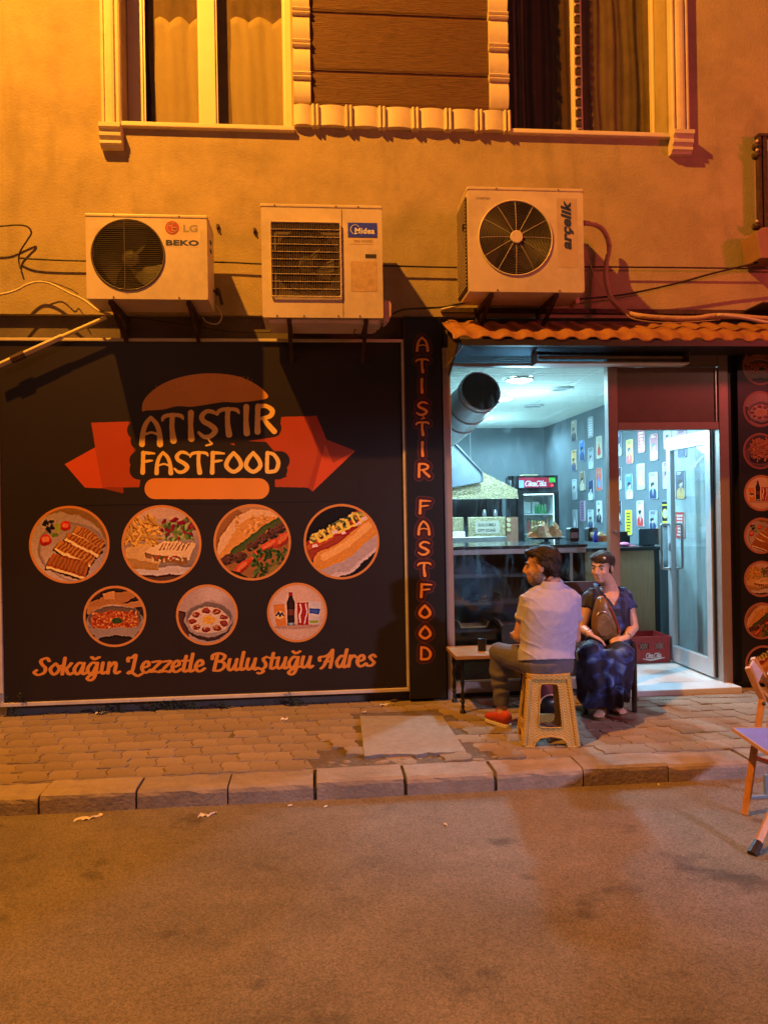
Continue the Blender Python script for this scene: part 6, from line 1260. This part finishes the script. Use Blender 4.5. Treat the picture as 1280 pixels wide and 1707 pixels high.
rings = [ring(-.055, .083, .080), ring(-.012, .071, .072), ring(.002, .070, .071), ring(-.004, .076, .077), ring(-.05, .092, .088)]
vs = [p for r_ in rings for p in r_]
cb.add(vs, [(i*24+k, i*24+(k+1) % 24, (i+1)*24+(k+1) % 24, (i+1)*24+k) for i in range(4) for k in range(24)])
obj('collar', cb, 'shirt', man, smooth='all', recalc=False)
for s_, e_ in ((ls, le), (rs, re)):
    q = s_+(e_-s_)*.55; d = (e_-s_).normalized(); obj('sleeve_cuff', MB().loft([(q-d*.014, .064, .067), (q+d*.004, .064, .067), (q+d*.004, .052, .054)], (1, 0, .2), 20), mat('cuff_stripe', (.32, .29, .33), .85), man, smooth='all')
tb_ = MB()
tb_.loft([(pv+V((0, 0, .04)), .165, .125), (pv-V((0, 0, .0)), .182, .145), (pv-V((0, 0, .065)), .165, .14)], sd, 20)
for h_, k_, a_ in ((pv+V((-.085, .02, -.005)), lk, la), (pv+V((.085, .04, -.005)), rk, ra_)):
    tb_.loft([(h_, .098, .092), (h_+(k_-h_)*.5, .090, .080), (k_-V((0, 0, .0)), .068, .066)], (1, 0, 0), 16); tb_.ell(k_, (.068, .070, .069)); tb_.loft([(k_, .064, .064), (k_+(a_-k_)*.35, .066, .066), (k_+(a_-k_)*.75, .054, .054), (a_+V((0, 0, .02)), .050, .052)], (1, 0, 0), 16)
remesh('trousers', tb_, .0065, 'jeans', man, 4, lambda co: .005*math.sin(co.z*70+8*noise.noise(co*5))*max(0, min(1, (1.4-abs(co.z-.3)*6)))+.006*noise.noise(co*9))
def shoe(parent, a, f, mt, k=1.):
    F, L, U = axes(f); a = V(a); P_ = lambda x, z: a+F*x*k+U*z
    z0 = a.z
    up = MB(); g = lambda x, h, w_: (V((a.x, a.y, .018+h*.5))+V((F.x*x*k, F.y*x*k, 0)), w_*k, h*.5)
    up.loft([g(-.075, .075, .026), g(-.055, .095, .038), g(-.01, .100, .042), g(.05, .078, .044), (g(.11, .055, .047)), g(.155, .045, .040), g(.180, .026, .022)], L, 16)
    so = MB(); pts = [(a+V((F.x*x*k+L.x*y*k, F.y*x*k+L.y*y*k, 0))) for x, y in cr([(-.085, 0), (-.07, .034), (0, .040), (.07, .048), (.14, .046), (.185, .012), (.187, -.012), (.14, -.042), (.07, -.044), (0, -.036), (-.07, -.032)], 3, True)]
    so.plate([[(p.x, p.y) for p in pts]], lambda u, v: (u, v, .004), lambda u, v: (u, v, .026))
    t = obj('shoe', up, mt, parent, smooth='all'); obj('sole', so, 'sole', t, bevel=.004)
    obj('lace_patch', MB().ell(a+V((F.x*.03*k, F.y*.03*k, .105-a.z+0)), (.035, .02, .012), (F, L, U)), mt, t, smooth='all'); return t
shoe(man, (la.x, la.y-.005, 0), (-.42, .9, 0), 'shoe', .92)
shoe(man, (ra_.x, ra_.y, 0), (.2, 1, 0), 'shoe', .92)
# plastic stool
def stool(c, h, wt, wb, label):
    t = thing('stool', label, 'stool', tuple(c)); r_ = .03
    for s in range(4):
        a = R(90*s-10); ux = V((math.cos(a), math.sin(a), 0)); nv = V((math.sin(a), -math.cos(a), 0)); hh = h-.03
        def mp(off):
            def f(u, v):
                k = v/hh; hw = wb+(wt-wb)*k; return tuple(V(c)+nv*(hw-.004-off)+ux*(u*hw)+V((0, 0, v)))
            return f
        outer = [(-.96, 0), (-.60, 0), (-.56, .028), (-.40, .052), (-.0, .062), (.40, .052), (.56, .028), (.60, 0), (.96, 0), (.97, hh*.5), (.95, hh), (0, hh), (-.95, hh), (-.97, hh*.5)]
        hole = [(-.46, .135), (-.42, .115), (0, .112), (.42, .115), (.46, .135), (.44, .24), (.42, .355), (.36, .375), (0, .378), (-.36, .375), (-.42, .355), (-.44, .24)]
        obj('side_panel', MB().plate([outer, hole[::-1]], mp(0), mp(.006)), 'rattan', t, bevel=.002)
        f0 = mp(-.003); obj('hole_rim', MB().tube([f0(*p) for p in hole], .0045, 6, closed=True), 'rattan', t, smooth=True)
        obj('foot_rim', MB().tube([f0(*p) for p in outer[:9]], .006, 6), 'rattan', t, smooth=True)
    for s in range(4):
        a = R(90*s+35); d = V((math.cos(a), math.sin(a), 0)); obj('corner_post', MB().tube([V(c)+d*(wb*1.345)+V((0, 0, .004)), V(c)+d*(wt*1.32)+V((0, 0, h-.03))], .016, 8), 'rattan', t, smooth=True)
    pts = [(V((x, y, 0))) for x, y in rrect(-wt-.006, -wt-.006, wt+.006, wt+.006, .04)]; ca, sa = math.cos(R(-10)), math.sin(R(-10))
    lp = [(p.x*ca-p.y*sa+c[0], p.x*sa+p.y*ca+c[1]) for p in pts]; obj('seat', MB().plate([lp], lambda u, v: (u, v, h-.03), lambda u, v: (u, v, h)), 'rattan', t, bevel=.008)
    return t
stool((st_c.x, st_c.y-.02, 0), SH-.004, .128, .170, 'brown rattan patterned plastic stool under the man')
# maroon bag standing behind the stool
q = G(920, 1203); t = thing('backpack', 'dark maroon backpack on the pavement seen through the stool', 'backpack', (q.x, q.y+.12, 0))
mb = MB(); mb.loft([(V((q.x, q.y+.12, .012)), .10, .07), (V((q.x, q.y+.12, .12)), .10, .075), (V((q.x, q.y+.12, .22)), .085, .06), (V((q.x, q.y+.13, .30)), .05, .035)], (1, 0, 0), 18); obj('sack', mb, 'maroon', t, smooth='all')
mb = MB(); mb.loft([(V((q.x, q.y+.055, .03)), .07, .03), (V((q.x, q.y+.055, .12)), .07, .03), (V((q.x, q.y+.06, .16)), .05, .02)], (1, 0, 0), 14); obj('pocket', mb, 'black', t, smooth='all')
obj('piping', MB().tube([(q.x+.07*math.cos(a*.2), q.y+.035, .12+.055*math.sin(a*.2)) for a in range(17)], .005, 6), mat('pale_piping', (.55, .35, .28), .5), t, smooth=True)
# ---------------------------------------------------------------- the woman on the chair, facing the street
YF = -.40
wom = thing('person', 'woman in a blue tie dye dress seated facing the street with a tan bag', 'person', (W(1012, 1085, YF).x, YF, .46))
pv = W(1014, 1088, YF+.02); wa = W(1013, 1060, YF); ch = W(1012, 1022, YF-.0); nk = W(1013, 976, YF+.0); ls = W(983, 993, YF); rs = W(1041, 993, YF+.0)
hc = W(1003, 946, YF-.04); hf = (-.70, -.71, -.05)
lk = W(984, 1088, -.78); rk = W(1036, 1090, -.78); la = W(1004, 1178, -.66); ra_ = W(1016, 1176, -.58)
le = W(969, 1046, YF-.06); lw = W(983, 1058, YF-.24); re = W(1055, 1046, YF-.05); rw = W(1043, 1063, YF-.22)
b = MB(); head(b, hc, hf, .95, False); sd = (1, 0, 0)
b.loft([(hc+V((.015, .02, -.05)), .047, .052), (nk+V((0, 0, .015)), .053, .054), (nk-V((0, 0, .03)), .080, .062), (nk-V((0, 0, .06)), .11, .07)], sd)
b.loft([(pv-V((0, 0, .05)), .16, .13), (wa, .14, .115), (ch, .150, .12), (nk-V((0, 0, .11)), .145, .095), (nk-V((0, 0, .045)), .075, .06)], sd, 20)
for s_, e_, w_ in ((ls, le, lw), (rs, re, rw)):
    b.ell(s_-V((0, 0, .02)), (.040, .042, .038)); b.ell(e_, (.038, .038, .038)); b.loft([(s_-V((0, 0, .02)), .040, .042), (s_+(e_-s_)*.45, .046, .048), (e_, .038, .04), (e_+(w_-e_)*.35, .036, .036), (w_, .023, .021)], (0, 1, .2), 14)
hand(b, lw, (.80, -.28, -.42), (.2, -.1, -1), .45, -1, .92); hand(b, rw, (-.90, -.25, -.10), (0, .3, -1), .55, 1, .92)
for h_, k_, a_ in ((pv+V((-.08, -.03, -.02)), lk, la), (pv+V((.08, -.03, -.02)), rk, ra_)):
    b.loft([(h_, .085, .08), (k_, .058, .056)], (1, 0, 0), 14); b.ell(k_, (.056, .056, .056)); b.loft([(k_, .052, .052), (k_+(a_-k_)*.35, .055, .055), (k_+(a_-k_)*.85, .034, .034), (a_, .032, .036)], (1, 0, 0), 12)
def foot(mb, a, f):
    F, L, U = axes(f); g = lambda x, h, w_: (V((a.x+F.x*x, a.y+F.y*x, .016+h*.5)), w_, h*.5)
    mb.loft([g(-.05, .05, .024), g(-.03, .08, .030), g(.03, .075, .034), g(.09, .045, .040), g(.125, .028, .036)], L, 14); mb.loft([(a, .034, .036), (V((a.x, a.y, .06)), .03, .036)], (1, 0, 0), 10)
    for i in range(5): o_ = L*(-.03+.015*i); x = .125+.006*(2-abs(i-1.5)); mb.ell(V((a.x+F.x*x, a.y+F.y*x, .026))+V((o_.x, o_.y, 0)), (.016, .0085, .009), (F, L, U), 8, 6)
foot(b, la, (-.55, -.8, 0)); foot(b, ra_, (.35, -.9, 0))
remesh('body', b, .0048, 'skin2', wom, 4)
eyes(hc, hf, wom, .95)
F, L, U = axes(hf); hb = MB()
for p_, r_ in (((-.025, 0, .045), (.093, .080, .080)), ((-.055, 0, .0), (.055, .062, .062)), ((.035, 0, .080), (.052, .064, .036)), ((.060, .012, .062), (.030, .055, .022)), ((-.10, 0, .02), (.035, .04, .04)), ((-.015, .060, .015), (.035, .02, .045)), ((-.015, -.060, .015), (.035, .02, .045))): hb.ell(hc+(F*p_[0]+L*p_[1]+U*p_[2])*.95, r_, (F, L, U), 18, 12)
remesh('hair', hb, .005, 'hair', wom, 3, lambda co: .003*noise.noise(V((co.x*40, co.y*40, co.z*40))))
strands([o for o in wom.children if o.name.startswith('hair')][0], wom, hc, hf, 4000, .022, 2)
q = hc+F*.045+L*(-.03)+U*.112
obj('hair_clip', MB().ell(hc+F*.062-L*(-.046)+U*.075, (.014, .014, .012)), 'white', wom, smooth='all')
db = MB()                                          # dress: bodice with cap sleeves and a long skirt over the knees
db.loft([(pv+V((0, 0, -.03)), .19, .145), (wa, .168, .135), (ch+V((0, 0, -.02)), .172, .140), (ch+V((0, 0, .05)), .168, .128), (nk-V((0, 0, .105)), .165, .108), (nk-V((0, .0, .055)), .125, .085), (nk-V((0, 0, .03)), .085, .07)], sd, 22)
for s_, e_ in ((ls, le), (rs, re)): db.ell(s_-V((0, 0, .004)), (.056, .060, .050)); db.loft([(nk-V((0, 0, .04)), .05, .06), (s_, .05, .056)], (0, 1, 0), 12); db.loft([(s_, .054, .056), (s_+(e_-s_)*.25, .058, .060), (s_+(e_-s_)*.42, .060, .064)], (0, 1, .2), 14)
def sdisp(co): return .004*math.sin(co.x*70+5*noise.noise(co*6))+.006*noise.noise(co*9)
bod = remesh('bodice', db, .0055, 'dress', wom, 10, sdisp)
bm = bmesh.new(); bm.from_mesh(bod.data); bl = rootloc(wom); za = nk.z-.135
dead = [v for v in bm.verts if (v.co.y+bl.y) < YF+.01 and (v.co.z+bl.z) > za+abs(v.co.x+bl.x-nk.x)*1.55]
bmesh.ops.delete(bm, geom=dead, context='VERTS'); bm.to_mesh(bod.data); bm.free()
cm_ = MB(); cm_.loft([(nk-V((0, .045, .16)), .10, .055), (nk-V((0, .035, .10)), .11, .062), (nk-V((0, .012, .05)), .075, .062), (nk+V((0, 0, .0)), .05, .052)], (1, 0, 0), 18)
remesh('chest', cm_, .006, 'skin2', wom, 6)
kb = MB(); mk = (lk+rk)*.5
kb.loft([(pv+V((-.07, 0, 0)), .115, .10), (lk+V((0, .02, .004)), .082, .078)], (1, 0, 0), 16); kb.loft([(pv+V((.07, 0, 0)), .115, .10), (rk+V((0, .02, .004)), .082, .078)], (1, 0, 0), 16)
kb.ell(lk, (.080, .076, .076)); kb.ell(rk, (.080, .076, .076))
mid = V((mk.x, -.70, .30)); hem = V((mk.x+.005, -.64, .115))
kb.loft([(mk+V((0, .03, .02)), .205, .105), (V((mk.x, -.76, .40)), .205, .105), (V((mk.x, -.735, .30)), .195, .12), (V((mk.x+.005, -.69, .2)), .185, .12), (V((mk.x+.005, -.66, .115)), .190, .12)], (1, 0, 0), 28)
kb.loft([(rk+V((.05, .15, -.02)), .06, .12), (V((rk.x+.08, -.52, .28)), .05, .09), (V((rk.x+.06, -.5, .09)), .05, .07)], (1, 0, 0), 14)
def kd(co): 
    t = max(0, min(1, (.5-co.z)/.3)); return .014*t*math.sin(co.x*58+3.5*noise.noise(co*4)+co.z*4)+.006*noise.noise(co*8)
remesh('skirt', kb, .007, 'dress', wom, 12, kd)
for a_, f_ in ((la, (-.55, -.8, 0)), (ra_, (.35, -.9, 0))):
    F, L, U = axes(f_); pts = [(a_+V((F.x*x+L.x*y, F.y*x+L.y*y, 0))) for x, y in cr([(-.06, 0), (-.05, .028), (.02, .032), (.09, .042), (.14, .02), (.14, -.025), (.09, -.04), (.02, -.034), (-.05, -.028)], 3, True)]
    t = obj('sandal', MB().plate([[(p.x, p.y) for p in pts]], lambda u, v: (u, v, .003), lambda u, v: (u, v, .016)), 'bag', wom)
    for x in (.02, .085): c_ = V((a_.x+F.x*x, a_.y+F.y*x, .03)); obj('strap', MB().tube([c_+V((L.x*.042*math.cos(a*.262), L.y*.042*math.cos(a*.262), (.055 if x < .05 else .035)*math.sin(a*.262)))for a in range(13)], .005, 6), 'bag', t, smooth=True)
for p_, d_ in ((rw, (rw-re).normalized()), (lw, (lw-le).normalized())):
    u_ = d_.cross(V((0, 0, 1))).normalized(); v_ = d_.cross(u_); c_ = p_-d_*.025; obj('bracelet', MB().tube([c_+u_*.029*math.cos(a*.349)+v_*.027*math.sin(a*.349) for a in range(18)], .0035, 6, closed=True), 'metal_s', wom, smooth='all')
# sling bag
bx0 = W(1013, 1062, -.60); t = thing('sling_bag', 'tan leather teardrop sling bag held on the woman\'s lap', 'bag', tuple(bx0))
yb = -.585; pts = [W(x, y, yb) for x, y in ((1003, 996), (998, 1000), (994, 1014), (990, 1035), (991, 1058), (1000, 1068), (1016, 1070), (1030, 1064), (1036, 1054), (1030, 1036), (1023, 1018), (1013, 1002), (1009, 997))]
crp = cr([(p.x, p.z) for p in pts], 4, True); cxy = (sum(p[0] for p in crp)/len(crp), sum(p[1] for p in crp)/len(crp)); vs = []; K = [(1, .0), (1.0, -.02), (.96, -.045), (.82, -.062), (.5, -.070), (.0, -.072)]; n = len(crp)
for k_, dy in [(.9, .03)]+K:
    for p in crp: vs.append((cxy[0]+(p[0]-cxy[0])*k_, yb+dy+.05, cxy[1]+(p[1]-cxy[1])*k_))
mb = MB().add(vs, [(j*n+i, j*n+(i+1) % n, (j+1)*n+(i+1) % n, (j+1)*n+i) for j in range(len(K)) for i in range(n)]+[tuple(range(n))]); obj('bag_body', mb, 'bag', t, smooth='all')
def zipc(pp, r_=.004, mt_='bagtrim'): obj('zip', MB().tube([W(x, y, -.607) for x, y in pp], r_, 6), mt_, t, smooth='all')
zipc([(p[0], p[1]) for p in cr([(1016, 1012), (1024, 1030), (1030, 1046), (1031, 1056)], 4)], .006); zipc([(p[0], p[1]) for p in cr([(994, 1026), (1000, 1020), (1008, 1020), (1014, 1026)], 4)], .004, 'metal_s')
obj('front_pocket', MB().xz([[(p.x, p.z) for p in [W(x, y, -.61) for x, y in ((995, 1030), (1002, 1024), (1010, 1025), (1018, 1036), (1020, 1054), (1010, 1061), (1000, 1060), (994, 1050))]]], -.618, -.602), 'bag', t, bevel=.005)
obj('shoulder_strap', MB().loft([(W(1003, 1003, -.56), .016, .004), (W(999, 990, -.52), .017, .004), (W(995, 980, -.47), .017, .004), (W(992, 973, -.42), .017, .004)], (1, 0, 0), 8), 'dress', t, smooth='all'); obj('strap_patch', MB().loft([(W(1004, 1005, -.575), .018, .005), (W(1001, 994, -.545), .018, .006)], (1, 0, 0), 8), 'valve', t)
# her chair
t = thing('chair', 'dark stained wooden armchair under the woman', 'chair', (W(1015, 1180, -.4).x, -.4, 0))
cx0, cx1 = G(976, 1191).x, G(1064, 1191).x; yf_ = -.60; yb_ = -.14; cxm = .02
for x in (cx0, cx1):
    obj('leg', MB().tube([(x, yf_, 0), (x-(.0 if x == cx1 else -.0), yf_, .44), (x, yf_+.01, .50)], [.018, .022, .016], 6), 'darkwood', t, smooth=True)
    obj('leg', MB().tube([(x, yb_+.03, 0), (x, yb_, .45), (x, yb_+.05, W(1010, 972, yb_).z)], [.018, .020, .015], 6), 'darkwood', t, smooth=True)
    obj('side_rail', MB().box((x-.012, yf_+.02, .36), (x+.012, yb_-.02, .42)), 'darkwood', t)
obj('seat', MB().box((cx0-.01, yf_-.0, .405), (cx1+.01, yb_, .44)), 'darkwood', t, bevel=.008); obj('front_rail', MB().box((cx0+.02, yf_+.005, .34), (cx1-.02, yf_+.025, .404)), 'darkwood', t)
zt_ = W(1010, 968, yb_+.04).z; obj('top_rail', MB().box((cx0-.03, yb_+.03, zt_-.09), (cx1+.02, yb_+.055, zt_)), 'darkwood', t, bevel=.006)
for i in range(4): x = cx0+.08+(cx1-cx0-.16)*i/3; obj('back_slat', MB().box((x-.015, yb_+.03, .44), (x+.015, yb_+.045, zt_-.091)), 'darkwood', t)
# ---------------------------------------------------------------- low bench table, cup, glass
q0, q1 = W(756, 1094, -.50), G(772, 1190); tz = q0.z; bx0_, bx1_ = q1.x-.055, 1.62; by0, by1 = -.50, -.10
t = thing('low_table', 'low varnished wood table on turned black iron legs beside the shop window', 'table', ((bx0_+bx1_)/2, -.3, 0))
for i in range(4): y = by0+(by1-by0)*i/4; obj('board', MB().box((bx0_, y+.001, tz-.028), (bx1_, y+(by1-by0)/4-.001, tz)), 'wood', t, bevel=.003)
for x in (bx0_+.055, bx1_-.06):
    for y in (by0+.05, by1-.02):
        prof = [(.012, 0), (.022, .004), (.020, .018), (.010, .03), (.014, .05), (.009, .065), (.018, .085), (.010, .10)]+[(.012+.004*math.sin(k*1.3), .10+.2*k/10) for k in range(11)]+[(.020, .31), (.012, .325), (.018, tz-.035), (.020, tz-.029)]
        obj('leg', MB().lathe((x, y, 0), prof, 12), 'iron', t, smooth=True)
obj('end_rail', MB().box((bx0_+.045, by0+.06, tz-.06), (bx0_+.06, by1-.03, tz-.029)), 'iron', t); obj('side_rail', MB().box((bx0_+.07, by0+.045, tz-.055), (bx1_-.07, by0+.055, tz-.029)), 'iron', t)
q = W(803, 1078, -.32); obj('cup', MB().lathe((q.x, -.32, tz), [(.030, 0), (.032, .05), (.031, .085), (.026, .083), (.025, .02)], 18), 'black', smooth=True, label='dark handleless cup standing on the low wooden table', cat='cup')
q = W(834, 1075, -.30); obj('tea_glass', MB().lathe((q.x, -.30, tz), [(.022, 0), (.024, .012), (.018, .03), (.022, .048), (.020, .048), (.016, .03), (.018, .006)], 16), 'glass2', smooth=True, label='small tea glass on the low table next to the man\'s knee', cat='glass')
t = thing('dark_chair', 'dark rounded chair back beyond the low table left of the man', 'chair', (W(848, 1100, -.2).x, -.12, 0))
cx = W(850, 1100, -.2).x; obj('backrest', MB().xz([rrect(cx-.03, .30, cx+.2, W(850, 1045, -.2).z, .05)], -.075, -.055), 'black', t, bevel=.006); obj('seat', MB().box((cx, -.075, .27), (cx+.2, -.04, .299)), 'black', t)
for x in (cx+.01, cx+.18): obj('leg', MB().tube([(x, -.06, 0), (x, -.06, .27)], .010, 8), 'black', t)
# ---------------------------------------------------------------- folding table and chair at the right edge (partly out of frame)
t = thing('folding_table', 'low folding table with a bluish top and orange wooden legs at the right edge', 'table', (2.35, -2.4, -.1))
cA = W(1219, 1213, -2.16); TZ = cA.z
r_dir = (V((1, .06, 0))).normalized(); f_dir = V((.10, -1, 0)).normalized()
def TP(a, b_, z): return tuple(V((cA.x, cA.y, 0))+r_dir*a+f_dir*b_+V((0, 0, z)))
pB = G(1290, 1262, TZ); 
f_dir = V((pB.x-cA.x, pB.y-cA.y, 0)).normalized(); r_dir = V((-f_dir.y, f_dir.x, 0)); r_dir = r_dir if r_dir.x > 0 else -r_dir
obj('table_top', MB().plate([rect(.006, .006, .62, .60)], lambda u, v: TP(u, v, TZ-.016), lambda u, v: TP(u, v, TZ)), 'ltable', t, bevel=.002)
obj('edge_band', MB().plate([rect(0, 0, .626, .606), rect(.0055, .0055, .6205, .6005)[::-1]], lambda u, v: TP(u, v, TZ-.018), lambda u, v: TP(u, v, TZ+.001)), 'ltrim', t)
l0, l1 = G(1241, 1358, -.1), W(1266, 1238, -2.16)
def bar(p, q, w_=.016, d_=.012):
    p, q = V(p), V(q); return MB().tube([p, q], w_, 4)
obj('leg', bar((l0.x, l0.y, -.1), (l0.x+.09, l0.y+.03, TZ-.02), .022), 'chairwood', t, bevel=.002); 
lf = G(1256, 1424, -.1); obj('leg', bar((lf.x, lf.y, -.088), (lf.x+.42, lf.y+.26, TZ-.02), .018), 'chairwood', t); obj('leg_tip', MB().tube([V((lf.x-.015, lf.y-.009, -.096)), V((lf.x+.035, lf.y+.022, -.06))], .022, 8), 'darkwood', t)
obj('stretcher', bar((l0.x+.06, l0.y+.02, .18), (l0.x+.32, l0.y+.05, .08), .012), 'chairwood', t)
t = thing('folding_chair', 'orange wooden folding chair with a pale back slat at the right edge', 'chair', (2.75, -1.75, 0))
def YA(x, y, Y): return W(x, y, Y)
for Y, dx in ((-1.62, 0), (-1.30, 0)):
    if Y == -1.62: pts = [YA(1246, 1112, Y), YA(1260, 1145, Y), YA(1270, 1165, Y)]; low = YA(1256, 1290, Y); k = .024
    else: pts = [YA(1254, 1097, Y), YA(1275, 1132, Y), YA(1292, 1165, Y)]; low = YA(1278, 1260, Y); k = .022
    mbr = MB().tube([pts[0], pts[1], pts[2], V((low.x, Y, max(.002, 0)))], k, 4); obj('side_rail', mbr, 'chairwood', t, bevel=.003)
    obj('cross_leg', MB().tube([V((pts[2].x-.02, Y+.03, .40)), V((pts[2].x+.34, Y+.03, .0))], .018, 4), 'chairwood', t); obj('bolt', MB().ell((pts[2].x-.01, Y-.03, pts[2].z-.02), (.012, .008, .012)), 'rust', t, smooth=True)
a1, a2 = YA(1245, 1116, -1.62), YA(1253, 1100, -1.30); b1, b2 = YA(1258, 1142, -1.62), YA(1268, 1120, -1.30)
mb = MB(); nn = V((.014, 0, -.004)); mb.add([a1, a2, b2, b1, a1+nn, a2+nn, b2+nn, b1+nn], [(0, 1, 2, 3), (4, 7, 6, 5), (0, 4, 5, 1), (1, 5, 6, 2), (2, 6, 7, 3), (3, 7, 4, 0)]); obj('back_slat', mb, mat('pale_chair_slat', (.62, .45, .38), .4), t, bevel=.002)
for i in range(4): x = pts[2].x-.05+i*.09; obj('seat_slat', MB().box((x, -1.60, .385), (x+.075, -1.32, .40)), 'chairwood', t)
t = thing('blue_stand', 'small grey blue folded metal stand on the road by the table', 'stand', (2.3, -2.0, -.1)); q = G(1278, 1330, -.1)
obj('foot_bar', MB().box((q.x-.12, q.y-.012, -.098), (q.x+.2, q.y+.012, -.085)), mat('blue_grey_metal', (.16, .22, .30), .4), t); obj('upright', MB().box((q.x-.008, q.y+.0, -.0849), (q.x+.018, q.y+.02, .02)), mat('blue_grey_metal', (.16, .22, .30), .4), t)
# ================================================================== SMALL THINGS ON THE GROUND
def litter(px, py, z, w_, d_, seed, label, mt='paper', cat='litter', h=.012):
    q = G(px, py, z); rr = random.Random(seed); vs = []; N = 9; K = 4
    for j in range(K+1):
        for i in range(N+1): vs.append((q.x+w_*(i/N-.5), q.y+d_*(j/K-.5)*(1+.5*math.sin(i*1.7+seed))+.35*w_*(i/N-.5)+.01*math.sin(i), z+.002+h*abs(noise.noise(V((i*.6, j*.9, seed))))*2))
    o = obj('paper_scrap', MB().add(vs, [(j*(N+1)+i, j*(N+1)+i+1, (j+1)*(N+1)+i+1, (j+1)*(N+1)+i) for j in range(K) for i in range(N)]), mt, label=label, cat=cat, recalc=False); o.modifiers.new('t', 'SOLIDIFY').thickness = .001
litter(148, 1365, -.1, .13, .022, 2, 'crumpled white tissue on the road, nearer the left edge'); litter(346, 1360, -.1, .09, .018, 5, 'crumpled white tissue on the road, right of the other one')
litter(474, 1200, 0, .05, .03, 8, 'small scrap of paper on the pavers below the sign'); litter(607, 1188, 0, .03, .02, 9, 'tiny pale scrap on the pavers near the concrete patch')
litter(642, 1176, 0, .08, .03, 4, 'crumpled wrapper at the foot of the narrow panel'); litter(170, 1189, 0, .08, .03, 6, 'pinkish scrap of rubbish among the weeds'); litter(868, 1206, 0, .02, .015, 7, 'tiny pale scrap next to the stool')
for i, (px, py, z) in enumerate(((957, 1311, -.1), (1098, 1311, -.1), (600, 1257, 0), (545, 1345, -.1), (740, 1375, -.1), (480, 1345, -.1))):
    q = G(px, py, z); a = i*1.3; lab = ('cigarette butt on the road right of the stool', 'cigarette butt on the road below the doorway', 'shiny bottle cap at the broken corner of the concrete patch', 'cigarette butt close to the kerb left of centre', 'lone cigarette butt on the road below the patch', 'cigarette butt under the kerb below the burger photo')[i]
    if i == 2: obj('crown_cap', MB().lathe((q.x, q.y, .002), [(.016, 0), (.015, .006), (.010, .008)], 12), 'metal_s', smooth=True, label=lab, cat='litter')
    else: obj('cigarette_butt', MB().tube([(q.x, q.y, z+.006), (q.x+.022*math.cos(a), q.y+.022*math.sin(a), z+.006)], .0045, 6), 'paper', label=lab, cat='cigarette butt', group='cigarette butts')
# pebbles and grit
mb = MB(); rr = random.Random(3)
for i in range(420):
    x = rr.uniform(-1.9, 2.9); y = rr.uniform(-3.4, -.05); z = -.1 if y < -1.72 else .001; s = rr.uniform(.0015, .0045)
    if -1.75 < y < -1.4: continue
    mb.ell((x, y, z+s*.3), (s, s*.8, s*.6), n=5, k=3)
obj('grit', mb, 'slab', label='loose grit and tiny pebbles over the road and pavement', cat='grit', kind='stuff')
def weed(px, py, h, n_, seed, label, spread=.08):
    q = G(px, py, 0); rr = random.Random(seed); mb = MB(); st = MB(); y0 = min(q.y, -.012)
    for i in range(n_):
        a = rr.uniform(0, 6.28); L = h*rr.uniform(.5, 1.1); bx, by = q.x+rr.uniform(-spread, spread)*.4, y0+rr.uniform(-.02, .01); lean = rr.uniform(.1, .7)
        pts = []
        for k in range(5): t = k/4; pts.append(V((bx+math.cos(a)*lean*L*t*t+.01*math.sin(t*5), by-abs(math.sin(a))*lean*L*t*t*.6, L*t*(1-.2*t))))
        st.tube(pts, [.0022*(1-.15*k) for k in range(5)], 5)
        for k in range(1, 5):
            for s in (-1, 1):
                p = pts[k]; d = V((rr.uniform(-1, 1), -rr.random(), rr.uniform(0, .7))).normalized()*rr.uniform(.012, .028)*(1+h*2); w_ = d.cross(V((0, 0, 1))).normalized()*d.length*.28
                mb.add([p, p+d*.5+w_, p+d, p+d*.5-w_], [(0, 1, 2, 3)])
    t = thing('weed', label, 'weed', (q.x, y0, 0), 'weeds along the foot of the sign'); obj('stem', st, 'leaf', t, smooth=True); obj('leaves', mb, 'leaf', t, recalc=False)
for a_ in ((32, 1190, .22, 7, 1, 'tallest weed growing at the left end of the sign'), (170, 1190, .07, 6, 2, 'low dry weed beside the pinkish rubbish'), (200, 1186, .10, 6, 3, 'thin stalked weed a little right of the pinkish rubbish'), (262, 1184, .09, 10, 4, 'spreading weed below the word Lezzetle start', .2), (288, 1181, .11, 8, 5, 'bushy weed at the middle of the sign foot', .12), (318, 1180, .09, 9, 6, 'leafy weed right of the bushy one', .12), (372, 1181, .06, 7, 7, 'short weed below the slogan word Bulustugu', .1), (490, 1176, .11, 8, 8, 'weed with upright stalks under the drinks photo', .12), (504, 1175, .07, 5, 9, 'small weed touching the upright stalked one', .1), (1236, 1146, .06, 14, 10, 'dense little weed tuft at the corner right of the doorstep', .12)): weed(*a_)
mb = MB(); rr = random.Random(9)
for i in range(60):
    x = rr.uniform(-2.2, .6); s = rr.uniform(.008, .03); mb.ell((x, rr.uniform(-.03, .02), s*.2), (s, s*.6, s*.45), n=6, k=4)
obj('wall_foot_debris', mb, 'soil', label='dirt and leaf debris piled along the foot of the sign', cat='debris', kind='stuff')
